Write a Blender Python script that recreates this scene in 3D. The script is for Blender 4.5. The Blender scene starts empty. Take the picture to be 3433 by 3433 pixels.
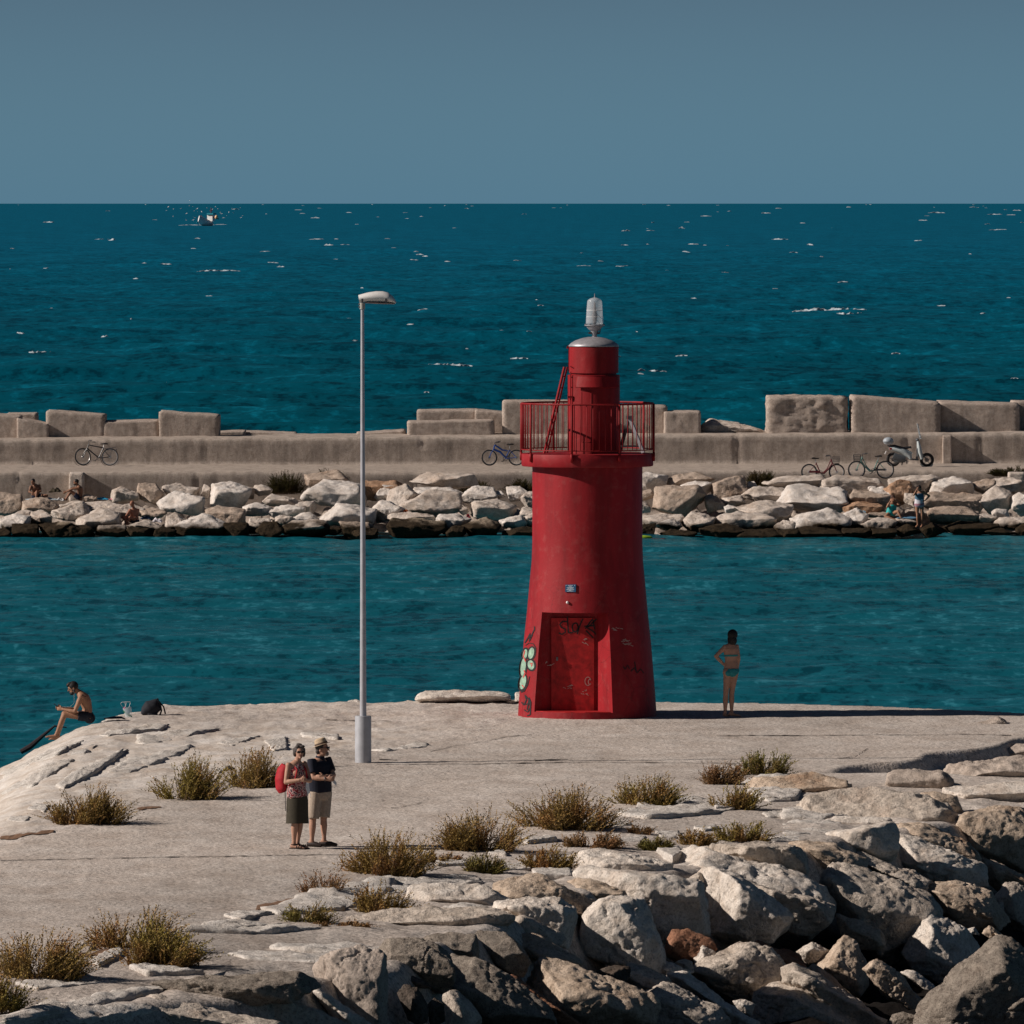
import bpy, bmesh, math, random
import numpy as np
from mathutils import Vector, Matrix
R = math.radians
random.seed(7)
scene = bpy.context.scene
COL = scene.collection
# ------------------------------------------------------------------ camera numbers
F_PX, C_PX, CAM_Z = 28608.0, 1716.5, 12.4
TH = math.atan(1034.5 / F_PX)
DECK = 2.3
def ray(px, py):
    a, b = (px - C_PX) / F_PX, -(py - C_PX) / F_PX
    return Vector((a, math.cos(TH) + b * math.sin(TH), -math.sin(TH) + b * math.cos(TH)))
CAM = Vector((0, 0, CAM_Z))
def at_y(px, py, Y):
    d = ray(px, py); return CAM + d * (Y / d.y)
def at_z(px, py, z):
    d = ray(px, py); return CAM + d * ((z - CAM_Z) / d.z)
# ------------------------------------------------------------------ noise (numpy)
def _hash(i, j, k, s):
    n = (i * 374761393 + j * 668265263 + k * 2147483647 + s * 974634777) & 0xFFFFFFFF
    n = ((n ^ (n >> 13)) * 1274126177) & 0xFFFFFFFF
    n = n ^ (n >> 16)
    return (n & 0xFFFF) / 65535.0
def vnoise(P, s=0):
    P = np.asarray(P, float); I = np.floor(P).astype(np.int64); f = P - I; f = f * f * (3 - 2 * f)
    i, j, k = I[:, 0], I[:, 1], I[:, 2]; r = 0
    for a in (0, 1):
        wa = f[:, 0] if a else 1 - f[:, 0]
        for b in (0, 1):
            wb = f[:, 1] if b else 1 - f[:, 1]
            for c in (0, 1):
                wc = f[:, 2] if c else 1 - f[:, 2]
                r = r + wa * wb * wc * _hash(i + a, j + b, k + c, s)
    return r * 2 - 1
def fbm(P, octv=4, s=0, gain=.5, lac=2.03):
    P = np.asarray(P, float); a, r = 1.0, 0
    for o in range(octv):
        r = r + a * vnoise(P, s + o * 17); P = P * lac + 13.7; a *= gain
    return r
# ------------------------------------------------------------------ terrain of the pier
CREST = np.array([(-40, 92), (-14, 102.5), (-7, 107.5), (-3.4, 111.5), (-1.75, 114.7), (1.28, 129), (6.3, 140), (8.9, 145), (16, 153), (40, 170)], float)
EDGE = np.array([(5.2, 151.2), (6.6, 153.4), (9.56, 160.9), (14, 168)], float)
BX = [-40, -12, -8.2, -7.0, -4.3, 0, 5.8, 8.2, 10.2, 40]
BY = [158, 164.5, 166.5, 171.8, 173.2, 173.5, 172.6, 171.2, 169.6, 162]
def sdist(x, y, PL):
    best = np.full(x.shape, 1e9); sg = np.ones(x.shape)
    for (ax, ay), (bx, by) in zip(PL[:-1], PL[1:]):
        dx, dy = bx - ax, by - ay; L2 = dx * dx + dy * dy
        t = np.clip(((x - ax) * dx + (y - ay) * dy) / L2, 0, 1)
        d = np.hypot(x - ax - t * dx, y - ay - t * dy)
        c = (x - ax) * dy - (y - ay) * dx
        m = d < best - 1e-9
        best = np.where(m, d, best); sg = np.where(m, np.sign(c), sg)
    return best * sg                 # > 0 on the right (seaward) side
def sstep(a, b, v):
    t = np.clip((v - a) / (b - a), 0, 1); return t * t * (3 - 2 * t)
def terrain(x, y, rough=True):
    # rough=False: the level the boulders rest at; rough=True: the surface itself, sunk under the boulders
    x = np.atleast_1d(np.asarray(x, float)); y = np.atleast_1d(np.asarray(y, float))
    d = sdist(x, y, CREST)
    z = DECK - .20 * sstep(-5, 0, d) - .22 * sstep(-.1, .5, d) - .48 * np.clip(d - .15, 0, 3.2) - .16 * np.clip(d - 3.35, 0, 8)
    if rough: z = z - .75 * sstep(.15, .9, d)
    # the left flank falls to the water
    lf = np.clip(-8.3 - x, -.6, 20); q = np.where(lf < .6, (lf + .6) ** 2 / 2.4, lf)
    z = z - .53 * np.clip(q, 0, 20)
    # the far edge
    wob = .35 * vnoise(np.stack([x * .7, y * 0, y * 0], 1), 5)
    yb = np.interp(x, BX, BY) + wob
    e = y - yb
    z = z - np.where(e > -.35, (e + .35) ** 1 * 1.3, 0) * (e > -.35) 
    # the broken concrete edge on the right
    de = sdist(x, y, EDGE) + .35 * vnoise(np.stack([x * .8, y * .6, 0 * x], 1), 8)
    m = sstep(151.0, 153.5, y) * sstep(4.6, 6.2, x)
    z = z - m * .26 * sstep(-.06, .25, de)
    if rough:
        P = np.stack([x, y, 0 * x], 1)
        bed = sstep(-3.5, -.3, d) + sstep(.2, 1.6, lf + .6)
        bank = 1 - sstep(-42.2, -40.6, x - .25 * y + .5 * vnoise(P * .7, 77))      # rubbly limestone bank on the left
        bed = np.clip(bed, 0, 1)
        z = z + .012 * fbm(P * .55, 3, 3) + bed * (.055 * fbm(P * np.array([.8, .5, 1]), 4, 9) + .03 * fbm(P * np.array([3.2, 2, 1]), 3, 21))
        z = z + .006 * fbm(P * 5, 2, 31) + bank * (.020 * fbm(P * np.array([2.4, .9, 1]), 4, 55) + .012 * fbm(P * np.array([7, 4, 1]), 2, 56))
    low = np.where((d > 0) & (d < 10), .14, -1.6)
    if rough: low = low + np.where(d > 0, .30 * np.clip(fbm(np.stack([x * .9, y * .7, 0 * x], 1), 4, 61), -.4, 1), 0)      # rubble between the boulders
    return np.maximum(z, low)
def ground(px, py):
    """where the sight line through a photo pixel meets the pier"""
    d = ray(px, py)
    ts = np.linspace(98, 182, 1400)
    xs = d.x / d.y * ts; zs = CAM_Z + d.z / d.y * ts
    h = terrain(xs, ts, False)
    k = np.argmax(zs < h)
    if zs[k] >= h[k]: k = len(ts) - 1
    a, b = (ts[k - 1], ts[k]) if k else (ts[0], ts[0])
    for _ in range(12):
        m = (a + b) / 2
        if CAM_Z + d.z / d.y * m < terrain(d.x / d.y * m, m, False)[0]: b = m
        else: a = m
    return Vector((d.x / d.y * b, b, CAM_Z + d.z / d.y * b))
# ------------------------------------------------------------------ object helpers
def tag(o, label=None, cat=None, group=None, kind=None):
    if label: o['label'] = label
    if cat: o['category'] = cat
    if group: o['group'] = group
    if kind: o['kind'] = kind
    return o
def thing(name, loc, label, cat, group=None, rz=0):
    o = bpy.data.objects.new(name, None); o.empty_display_size = .2
    COL.objects.link(o); o.location = loc; o.rotation_euler = (0, 0, rz)
    return tag(o, label, cat, group)
def link(name, me, parent=None, loc=(0, 0, 0)):
    o = bpy.data.objects.new(name, me); COL.objects.link(o); o.parent = parent; o.location = loc
    return o
PENDING = []
class MB:
    def __init__(s): s.V, s.F = [], []
    def add(s, vs, fs):
        n = len(s.V); s.V += [Vector(v) for v in vs]; s.F += [tuple(i + n for i in f) for f in fs]; return s
    def box(s, c, size, M=None):
        c = Vector(c); M = M or Matrix.Identity(3); vs = []
        for z in (-.5, .5):
            for x, y in ((-.5, -.5), (.5, -.5), (.5, .5), (-.5, .5)):
                vs.append(c + M @ Vector((x * size[0], y * size[1], z * size[2])))
        return s.add(vs, [(3, 2, 1, 0), (4, 5, 6, 7), (0, 1, 5, 4), (1, 2, 6, 5), (2, 3, 7, 6), (3, 0, 4, 7)])
    def bar(s, a, b, w, h=None, up=(0, 0, 1)):
        a, b = Vector(a), Vector(b); d = (b - a).normalized(); u = Vector(up)
        if abs(d.dot(u)) > .98: u = Vector((1, 0, 0))
        x = d.cross(u).normalized(); y = x.cross(d)
        return s.box((a + b) / 2, (w, (b - a).length, h or w), Matrix((x, d, y)).transposed())
    def loft(s, pts, radii, side=(1, 0, 0), n=14, sides=None):
        pts = [Vector(p) for p in pts]; m = len(pts); vs = []
        for i, p in enumerate(pts):
            t = (pts[min(i + 1, m - 1)] - pts[max(i - 1, 0)])
            t = t.normalized() if t.length > 1e-9 else Vector((0, 0, 1))
            sd = Vector(sides[i] if sides else side); sd = sd - t * sd.dot(t)
            if sd.length < 1e-4: sd = t.orthogonal()
            sd.normalize(); w = t.cross(sd)
            ra, rb = radii[i] if isinstance(radii[i], (tuple, list)) else (radii[i], radii[i])
            for k in range(n):
                a = 2 * math.pi * k / n
                vs.append(p + sd * (ra * math.cos(a)) + w * (rb * math.sin(a)))
        fs = [tuple(reversed(range(n)))]
        for i in range(m - 1):
            for k in range(n):
                k2 = (k + 1) % n
                fs.append((i * n + k, i * n + k2, (i + 1) * n + k2, (i + 1) * n + k))
        fs.append(tuple((m - 1) * n + k for k in range(n)))
        return s.add(vs, fs)
    def tube(s, pts, r, n=8):
        if not isinstance(r, (list, tuple)): r = [r] * len(pts)
        pts = [Vector(p) for p in pts]
        t = pts[-1] - pts[0]
        sd = t.orthogonal() if t.length > 1e-6 else Vector((0, 0, 1))
        # one stable side vector per point
        sides = []; cur = sd.normalized()
        for i in range(len(pts)):
            tt = pts[min(i + 1, len(pts) - 1)] - pts[max(i - 1, 0)]
            tt.normalize(); c2 = cur - tt * cur.dot(tt)
            cur = c2.normalized() if c2.length > 1e-3 else tt.orthogonal().normalized()
            sides.append(cur.copy())
        return s.loft(pts, list(r), n=n, sides=sides)
    def lathe(s, prof, c=(0, 0, 0), n=48, cap=True):
        c = Vector(c); vs, fs = [], []
        for r, z in prof:
            for k in range(n):
                a = 2 * math.pi * k / n; vs.append(c + Vector((r * math.cos(a), r * math.sin(a), z)))
        for i in range(len(prof) - 1):
            for k in range(n):
                k2 = (k + 1) % n; fs.append((i * n + k, i * n + k2, (i + 1) * n + k2, (i + 1) * n + k))
        if cap:
            fs.append(tuple(reversed(range(n)))); fs.append(tuple((len(prof) - 1) * n + k for k in range(n)))
        return s.add(vs, fs)
    def ell(s, c, r, M=None, n=12):
        c = Vector(c); M = M or Matrix.Identity(3)
        if not isinstance(r, (tuple, list)): r = (r, r, r)
        vs, fs = [], []; m = max(6, n // 2 + 2)
        for i in range(1, m):
            a = math.pi * i / m
            for k in range(n):
                b = 2 * math.pi * k / n
                vs.append(c + M @ Vector((r[0] * math.sin(a) * math.cos(b), r[1] * math.sin(a) * math.sin(b), r[2] * math.cos(a))))
        for i in range(m - 2):
            for k in range(n):
                k2 = (k + 1) % n; fs.append((i * n + k, (i + 1) * n + k, (i + 1) * n + k2, i * n + k2))
        t = len(vs); vs.append(c + M @ Vector((0, 0, r[2]))); vs.append(c - M @ Vector((0, 0, r[2])))
        for k in range(n):
            k2 = (k + 1) % n; fs.append((t, k, k2)); fs.append((t + 1, (m - 2) * n + k2, (m - 2) * n + k))
        return s.add(vs, fs)
    def torus(s, c, Rr, r, axis=(0, 1, 0), n=28, m=6, a0=0, a1=2 * math.pi):
        c = Vector(c); ax = Vector(axis).normalized(); u = ax.orthogonal().normalized()
        if abs(ax.z) < .9: u = ax.cross(Vector((0, 0, 1))).normalized()
        w = ax.cross(u); pts = []
        full = abs(a1 - a0 - 2 * math.pi) < 1e-6
        N = n if full else n + 1; vs, fs = [], []
        for i in range(N):
            a = a0 + (a1 - a0) * i / n; d = u * math.cos(a) + w * math.sin(a)
            for k in range(m):
                b = 2 * math.pi * k / m; vs.append(c + d * (Rr + r * math.cos(b)) + ax * (r * math.sin(b)))
        for i in range(n):
            j = (i + 1) % N
            for k in range(m):
                k2 = (k + 1) % m; fs.append((i * m + k, j * m + k, j * m + k2, i * m + k2))
        return s.add(vs, fs)
    def prism(s, pts, vec):
        vec = Vector(vec); n = len(pts); pts = [Vector(p) for p in pts]
        return s.add(pts + [p + vec for p in pts], [tuple(reversed(range(n))), tuple(range(n, 2 * n))] + [(i, (i + 1) % n, n + (i + 1) % n, n + i) for i in range(n)])
    def mesh(s, name, off=(0, 0, 0), smooth=True, fix=True):
        off = Vector(off)
        me = bpy.data.meshes.new(name); me.from_pydata([tuple(v - off) for v in s.V], [], s.F)
        if fix:
            bm = bmesh.new(); bm.from_mesh(me); bmesh.ops.recalc_face_normals(bm, faces=bm.faces); bm.to_mesh(me); bm.free()
        if smooth:
            me.polygons.foreach_set('use_smooth', [True] * len(me.polygons))
        return me
    def obj(s, name, mat, parent=None, off=(0, 0, 0), smooth=True, loc=(0, 0, 0), sharp=40, fix=True):
        me = s.mesh(name, off, smooth, fix); me.materials.append(mat)
        if smooth and sharp: me.set_sharp_from_angle(angle=R(sharp))
        return link(name, me, parent, loc)
    def blob(s, name, mat, parent, voxel=.009, smooth_it=4, loc=(0, 0, 0)):
        """one continuous skin over all the shapes collected here"""
        o = s.obj(name, mat, parent, loc=loc, sharp=0)
        m = o.modifiers.new('r', 'REMESH'); m.mode = 'VOXEL'; m.voxel_size = voxel; m.use_smooth_shade = True
        if smooth_it:
            q = o.modifiers.new('s', 'SMOOTH'); q.factor = .5; q.iterations = smooth_it
        PENDING.append(o); return o
def bake():
    dg = bpy.context.evaluated_depsgraph_get(); dg.update()
    for o in PENDING:
        me = bpy.data.meshes.new_from_object(o.evaluated_get(dg)); me.name = o.data.name
        o.modifiers.clear(); o.data = me
        me.polygons.foreach_set('use_smooth', [True] * len(me.polygons))
    PENDING.clear()
# ------------------------------------------------------------------ materials
def L(nt, a, ai, b, bi): nt.links.new(a.outputs[ai], b.inputs[bi])
def newmat(name):
    m = bpy.data.materials.new(name); m.use_nodes = True; nt = m.node_tree
    return m, nt, nt.nodes['Principled BSDF']
def nd(nt, t, **kw):
    n = nt.nodes.new(t)
    for k, v in kw.items():
        if k.startswith('i_'):
            key = k[2:]; key = int(key) if key.isdigit() else key.replace('_', ' ')
            n.inputs[key].default_value = v
        else: setattr(n, k, v)
    return n
def rgba(c): return (c[0], c[1], c[2], 1)
def ramp(nt, stops, interp='LINEAR'):
    n = nt.nodes.new('ShaderNodeValToRGB'); cr = n.color_ramp; cr.interpolation = interp
    while len(cr.elements) < len(stops): cr.elements.new(.5)
    for e, (p, c) in zip(cr.elements, stops):
        e.position = p; e.color = rgba(c) if isinstance(c, (tuple, list)) else (c, c, c, 1)
    return n
def mixc(nt, fac, a, b, blend='MIX'):
    n = nt.nodes.new('ShaderNodeMix'); n.data_type = 'RGBA'; n.blend_type = blend
    for i, v in ((0, fac), (6, a), (7, b)):
        if isinstance(v, bpy.types.NodeSocket): nt.links.new(v, n.inputs[i])
        elif i == 0: n.inputs[0].default_value = v
        else: n.inputs[i].default_value = rgba(v)
    return n.outputs[2]
def noise(nt, vec, scale, detail=4, rough=.55, sc=None):
    if sc:
        mp = nd(nt, 'ShaderNodeMapping'); mp.inputs['Scale'].default_value = sc; nt.links.new(vec, mp.inputs[0]); vec = mp.outputs[0]
    n = nd(nt, 'ShaderNodeTexNoise', i_Scale=scale, i_Detail=detail, i_Roughness=rough); nt.links.new(vec, n.inputs['Vector'])
    return n.outputs['Fac']
def bumps(nt, bsdf, layers, dist=.02):
    prev = None
    for sock, strength, d in layers:
        b = nd(nt, 'ShaderNodeBump', i_Strength=strength, i_Distance=d); nt.links.new(sock, b.inputs['Height'])
        if prev: nt.links.new(prev, b.inputs['Normal'])
        prev = b.outputs[0]
    nt.links.new(prev, bsdf.inputs['Normal'])
def plain(name, col, rough=.6, metal=0, var=.18, scale=30, bump=0):
    m, nt, b = newmat(name)
    tc = nd(nt, 'ShaderNodeTexCoord'); n = noise(nt, tc.outputs['Object'], scale, 4)
    lo = tuple(c * (1 - var) for c in col); hi = tuple(min(1, c * (1 + var)) for c in col)
    r = ramp(nt, [(.3, lo), (.7, hi)]); nt.links.new(n, r.inputs[0])
    L(nt, r, 0, b, 'Base Color'); b.inputs['Roughness'].default_value = rough; b.inputs['Metallic'].default_value = metal
    b.inputs['Specular IOR Level'].default_value = .3
    if bump: bumps(nt, b, [(n, bump, .01)])
    return m
def rockmat(name, lo, hi, stain=(.28, .15, .08), stain_amt=.35, dark=.5, wet=None, grit=1.0, scale=1.0, midb=.55, streak=0):
    """lo/hi: the two stone tones; stain: iron stain; wet: height under which algae darkens the stone"""
    m, nt, b = newmat(name)
    g = nd(nt, 'ShaderNodeNewGeometry'); pos = g.outputs['Position']
    big = noise(nt, pos, .9 * scale, 5, .6); mid = noise(nt, pos, 4.5 * scale, 6, .65); fine = noise(nt, pos, 26 * scale, 5, .7)
    r1 = ramp(nt, [(.34, lo), (.62, hi)]); nt.links.new(mid, r1.inputs[0]); c = r1.outputs[0]
    r2 = ramp(nt, [(.56, 0.), (.72, stain_amt)]); nt.links.new(big, r2.inputs[0])
    c = mixc(nt, r2.outputs[0], c, stain)
    r3 = ramp(nt, [(.32, 1 - dark), (.48, 1.0), (.64, 1.12)]); nt.links.new(fine, r3.inputs[0])
    c = mixc(nt, 1.0, c, r3.outputs[0], 'MULTIPLY')
    vor = nd(nt, 'ShaderNodeTexVoronoi', i_Scale=7 * scale); nt.links.new(pos, vor.inputs['Vector'])
    r4 = ramp(nt, [(.0, .55), (.16, 1.0)]); nt.links.new(vor.outputs['Distance'], r4.inputs[0])
    c = mixc(nt, .5 * dark, c, r4.outputs[0], 'MULTIPLY')
    if streak:      # rain streaks down the face
        st_ = noise(nt, pos, 2.6, 5, .65, (1, 1, .16)); r5 = ramp(nt, [(.36, 1 - streak), (.55, 1.0)]); nt.links.new(st_, r5.inputs[0]); c = mixc(nt, 1.0, c, r5.outputs[0], 'MULTIPLY')
    if wet is not None:
        sx = nd(nt, 'ShaderNodeSeparateXYZ'); nt.links.new(pos, sx.inputs[0])
        ad = nd(nt, 'ShaderNodeMath', operation='MULTIPLY_ADD'); nt.links.new(big, ad.inputs[0]); ad.inputs[1].default_value = -1.0; nt.links.new(sx.outputs[2], ad.inputs[2])
        mr = nd(nt, 'ShaderNodeMapRange'); nt.links.new(ad.outputs[0], mr.inputs[0])
        mr.inputs[1].default_value = wet - .5 - .10; mr.inputs[2].default_value = wet - .5 + .12; mr.inputs[3].default_value = 1; mr.inputs[4].default_value = 0
        alg = ramp(nt, [(.35, (.008, .006, .004)), (.7, (.055, .036, .018))]); nt.links.new(fine, alg.inputs[0])
        c = mixc(nt, mr.outputs[0], c, alg.outputs[0])
    nt.links.new(c, b.inputs['Base Color']); b.inputs['Roughness'].default_value = .92; b.inputs['Specular IOR Level'].default_value = .15
    bumps(nt, b, [(mid, midb * grit, .10), (fine, .9 * grit, .03)])
    return m
# ------------------------------------------------------------------ stone builder
_ico = {}
def ico(n):
    if n not in _ico:
        bm = bmesh.new(); bmesh.ops.create_icosphere(bm, subdivisions=n, radius=1)
        bm.verts.ensure_lookup_table()
        _ico[n] = (np.array([v.co[:] for v in bm.verts]), [tuple(v.index for v in f.verts) for f in bm.faces]); bm.free()
    return _ico[n]
def hull_planes(pts):
    bm = bmesh.new()
    for p in pts: bm.verts.new(p)
    r = bmesh.ops.convex_hull(bm, input=bm.verts)
    bm.normal_update()
    used = [v for v in bm.verts if v.link_faces]
    c = Vector((0, 0, 0))
    for v in used: c += v.co
    c /= len(used)
    pl = []
    for f in bm.faces:
        n = f.normal.copy(); d = n.dot(f.verts[0].co - c)
        if d < 0: n, d = -n, -d
        if d < 1e-5 or n.length < .5: continue
        if all((n - m).length > .12 or abs(d - e) > .04 * max(d, e) for m, e in pl): pl.append((n, d))
    ext = [max(abs(v.co[k] - c[k]) for v in used) for k in range(3)]
    bm.free()
    return c, np.array([n[:] for n, d in pl]), np.array([d for n, d in pl]), np.array(ext)
def stone_mesh(name, pts, sub=4, p=16, amp=.035, freq=1.6, seed=0, mat=None, chips=.5, grow=1.0, cuts=0, crack=0):
    c, N, D, E = hull_planes(pts)
    if cuts:      # fracture planes chop the corners off
        rr = np.random.RandomState(seed + 7); Pp = np.array([list(Vector(p_) - c) for p_ in pts]); X = rr.normal(size=(cuts, 3)); X[:, 1] = -np.abs(X[:, 1]) * .8; X /= np.linalg.norm(X, axis=1)[:, None]
        h_ = (Pp @ X.T).max(0); N = np.vstack([N, X]); D = np.concatenate([D, h_ * rr.uniform(.66, .88, cuts)])
    V, Fc = ico(sub)
    Q = V * np.maximum(E, .02)
    T = np.maximum(Q @ N.T / D, 1e-6)
    t = grow * (T ** p).sum(1) ** (-1.0 / p)
    P = Q * t[:, None]
    size = float(np.sort(E)[1]) * 2
    W = P + np.array(c)
    dirs = P / np.linalg.norm(P, axis=1)[:, None]
    # direction of the nearest hull face, smooth
    w = T ** 8; Nn = (w @ N); Nn /= np.linalg.norm(Nn, axis=1)[:, None] + 1e-9
    n1 = fbm(W * freq / size * 1.0, 6, seed, .62)
    rid = 1 - np.abs(fbm(W * freq * 2.2 / size, 3, seed + 50))
    disp = amp * size * n1 - chips * amp * size * np.clip(rid - .75, 0, 1) * 4 * .6
    if crack:
        disp = disp - crack * .03 * size * np.clip(1 - np.abs(fbm(W * 1.5 / size + 9, 4, seed + 90)) / .05, 0, 1)
    P = P + Nn * disp[:, None]
    me = bpy.data.meshes.new(name); me.from_pydata(P.tolist(), [], Fc)
    me.polygons.foreach_set('use_smooth', [True] * len(me.polygons))
    if mat: me.materials.append(mat)
    return me, c
def stone(name, pts, mat, label=None, cat=None, group=None, parent=None, kind=None, **kw):
    me, c = stone_mesh(name, pts, mat=mat, **kw)
    zmin = min(v.co.z for v in me.vertices)
    me.transform(Matrix.Translation((0, 0, -zmin)))
    o = link(name, me, parent, Vector(c) + Vector((0, 0, zmin)))
    return tag(o, label, cat, group, kind)
def outline_pts(out, ridge, Y, depth):
    """3-D corner points of a stone seen in the photo: its outline, and the ridge that comes nearest to us"""
    ys = [p[1] for p in out]; y0, y1 = min(ys), max(ys); cx = sum(p[0] for p in out) / len(out); cy = sum(ys) / len(ys)
    pts = []
    for x, y in out:
        v = (y - y0) / max(1, y1 - y0)
        pts.append(at_y(x, y, Y + depth * (.62 - .42 * v)))
        bx, by = cx + (x - cx) * .8, cy + (y - cy) * .8 + (y1 - y0) * .08
        pts.append(at_y(bx, by, Y + depth * 1.15))
    for x, y in ridge: pts.append(at_y(x, y, Y))
    return pts
SRC = {'S': (0, 0, 1.), 'A': (1200, 2633, .41408), 'B': (1900, 2633, .41408), 'C': (2633, 2633, .41408), 'D': (2400, 2280, .5347),
       'E': (0, 2900, .6729), 'G': (0, 2200, .6211), 'H': (900, 2300, .6211), 'F1': (0, 1300, .46584), 'F2': (900, 1300, .46584), 'F3': (2100, 1300, .36232), 'F4': (2650, 1300, .40528)}
def src(k, pts):
    ox, oy, s = SRC[k]; return [(ox + x * s, oy + y * s) for x, y in pts]

# ------------------------------------------------------------------ world, sun, camera
SUN_EL, SUN_AZ = 30.0, 8.0      # elevation; how far the sun stands in front of the picture's left
sdir = Vector((-math.cos(R(SUN_AZ)) * math.cos(R(SUN_EL)), -math.sin(R(SUN_AZ)) * math.cos(R(SUN_EL)), math.sin(R(SUN_EL))))
world = bpy.data.worlds.new('World'); scene.world = world; world.use_nodes = True
wn = world.node_tree; bg = wn.nodes['Background']
sky = nd(wn, 'ShaderNodeTexSky', sky_type='NISHITA', sun_disc=False)
sky.sun_elevation = R(SUN_EL); sky.sun_rotation = math.atan2(sdir.x, sdir.y); sky.air_density = 1.0; sky.dust_density = .6; sky.ozone_density = 3.0
tint = wn.nodes.new('ShaderNodeMix'); tint.data_type = 'RGBA'; tint.blend_type = 'MULTIPLY'; tint.inputs[0].default_value = 1
wn.links.new(sky.outputs[0], tint.inputs[6])
tcw = nd(wn, 'ShaderNodeTexCoord'); sxw = nd(wn, 'ShaderNodeSeparateXYZ'); wn.links.new(tcw.outputs['Generated'], sxw.inputs[0])
hz_ = ramp(wn, [(0, (.362, .77, 1.38)), (.026, (.265, .44, .755)), (.12, (.165, .175, .19))]); wn.links.new(sxw.outputs[2], hz_.inputs[0]); wn.links.new(hz_.outputs[0], tint.inputs[7])   # blue sea haze low down
wn.links.new(tint.outputs[2], bg.inputs[0]); bg.inputs[1].default_value = .08
ld = bpy.data.lights.new('sun', 'SUN'); ld.energy = 5.0; ld.angle = R(.5); ld.color = (1, .895, .805)
lo = bpy.data.objects.new('sun', ld); COL.objects.link(lo); lo.location = (-30, 100, 60); lo.rotation_euler = (-sdir).to_track_quat('-Z', 'Y').to_euler()
cd = bpy.data.cameras.new('camera'); cd.sensor_width = 24; cd.sensor_fit = 'HORIZONTAL'; cd.lens = F_PX / 3433 * 24
cd.clip_start = 5; cd.clip_end = 2e6
co = bpy.data.objects.new('camera', cd); COL.objects.link(co); co.location = CAM; co.rotation_euler = (math.pi / 2 - TH, 0, 0)
scene.camera = co
scene.view_settings.view_transform = 'Standard'; scene.view_settings.look = 'None'; scene.view_settings.exposure = 0

# ------------------------------------------------------------------ stone and ground materials
M_pale = rockmat('pale_limestone', (.53, .455, .385), (.74, .675, .605), stain_amt=.3, dark=.45)
M_grey = rockmat('grey_limestone', (.39, .33, .275), (.60, .525, .45), stain_amt=.35, dark=.55)
M_tan = rockmat('tan_stone', (.38, .29, .215), (.58, .47, .37), stain=(.26, .13, .06), stain_amt=.55, dark=.55)
M_rust = rockmat('rust_stone', (.22, .10, .06), (.36, .19, .12), stain=(.42, .32, .25), stain_amt=.4, dark=.6)
M_grit = rockmat('gritty_concrete', (.28, .235, .195), (.50, .43, .36), stain_amt=.1, dark=.85, grit=1.6, scale=1.8)
M_fpale = rockmat('pale_far_stone', (.40, .33, .275), (.60, .53, .47), stain=(.36, .24, .16), stain_amt=.4, dark=.35, wet=.42, scale=.7)
M_ftan = rockmat('tan_far_stone', (.30, .23, .18), (.47, .38, .31), stain=(.30, .15, .07), stain_amt=.55, dark=.45, wet=.45, scale=.7)
M_fdark = rockmat('weedy_far_stone', (.24, .185, .135), (.38, .31, .235), stain=(.12, .075, .03), stain_amt=.6, dark=.6, wet=.64, scale=.7)
M_conc = rockmat('sea_wall_concrete', (.38, .315, .265), (.50, .425, .365), stain=(.31, .245, .205), stain_amt=.5, dark=.5, grit=.8, scale=1.3, midb=.12, streak=.28)
M_void = rockmat('dark_rubble', (.05, .042, .035), (.12, .10, .085), stain_amt=.2, dark=.7)
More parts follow.
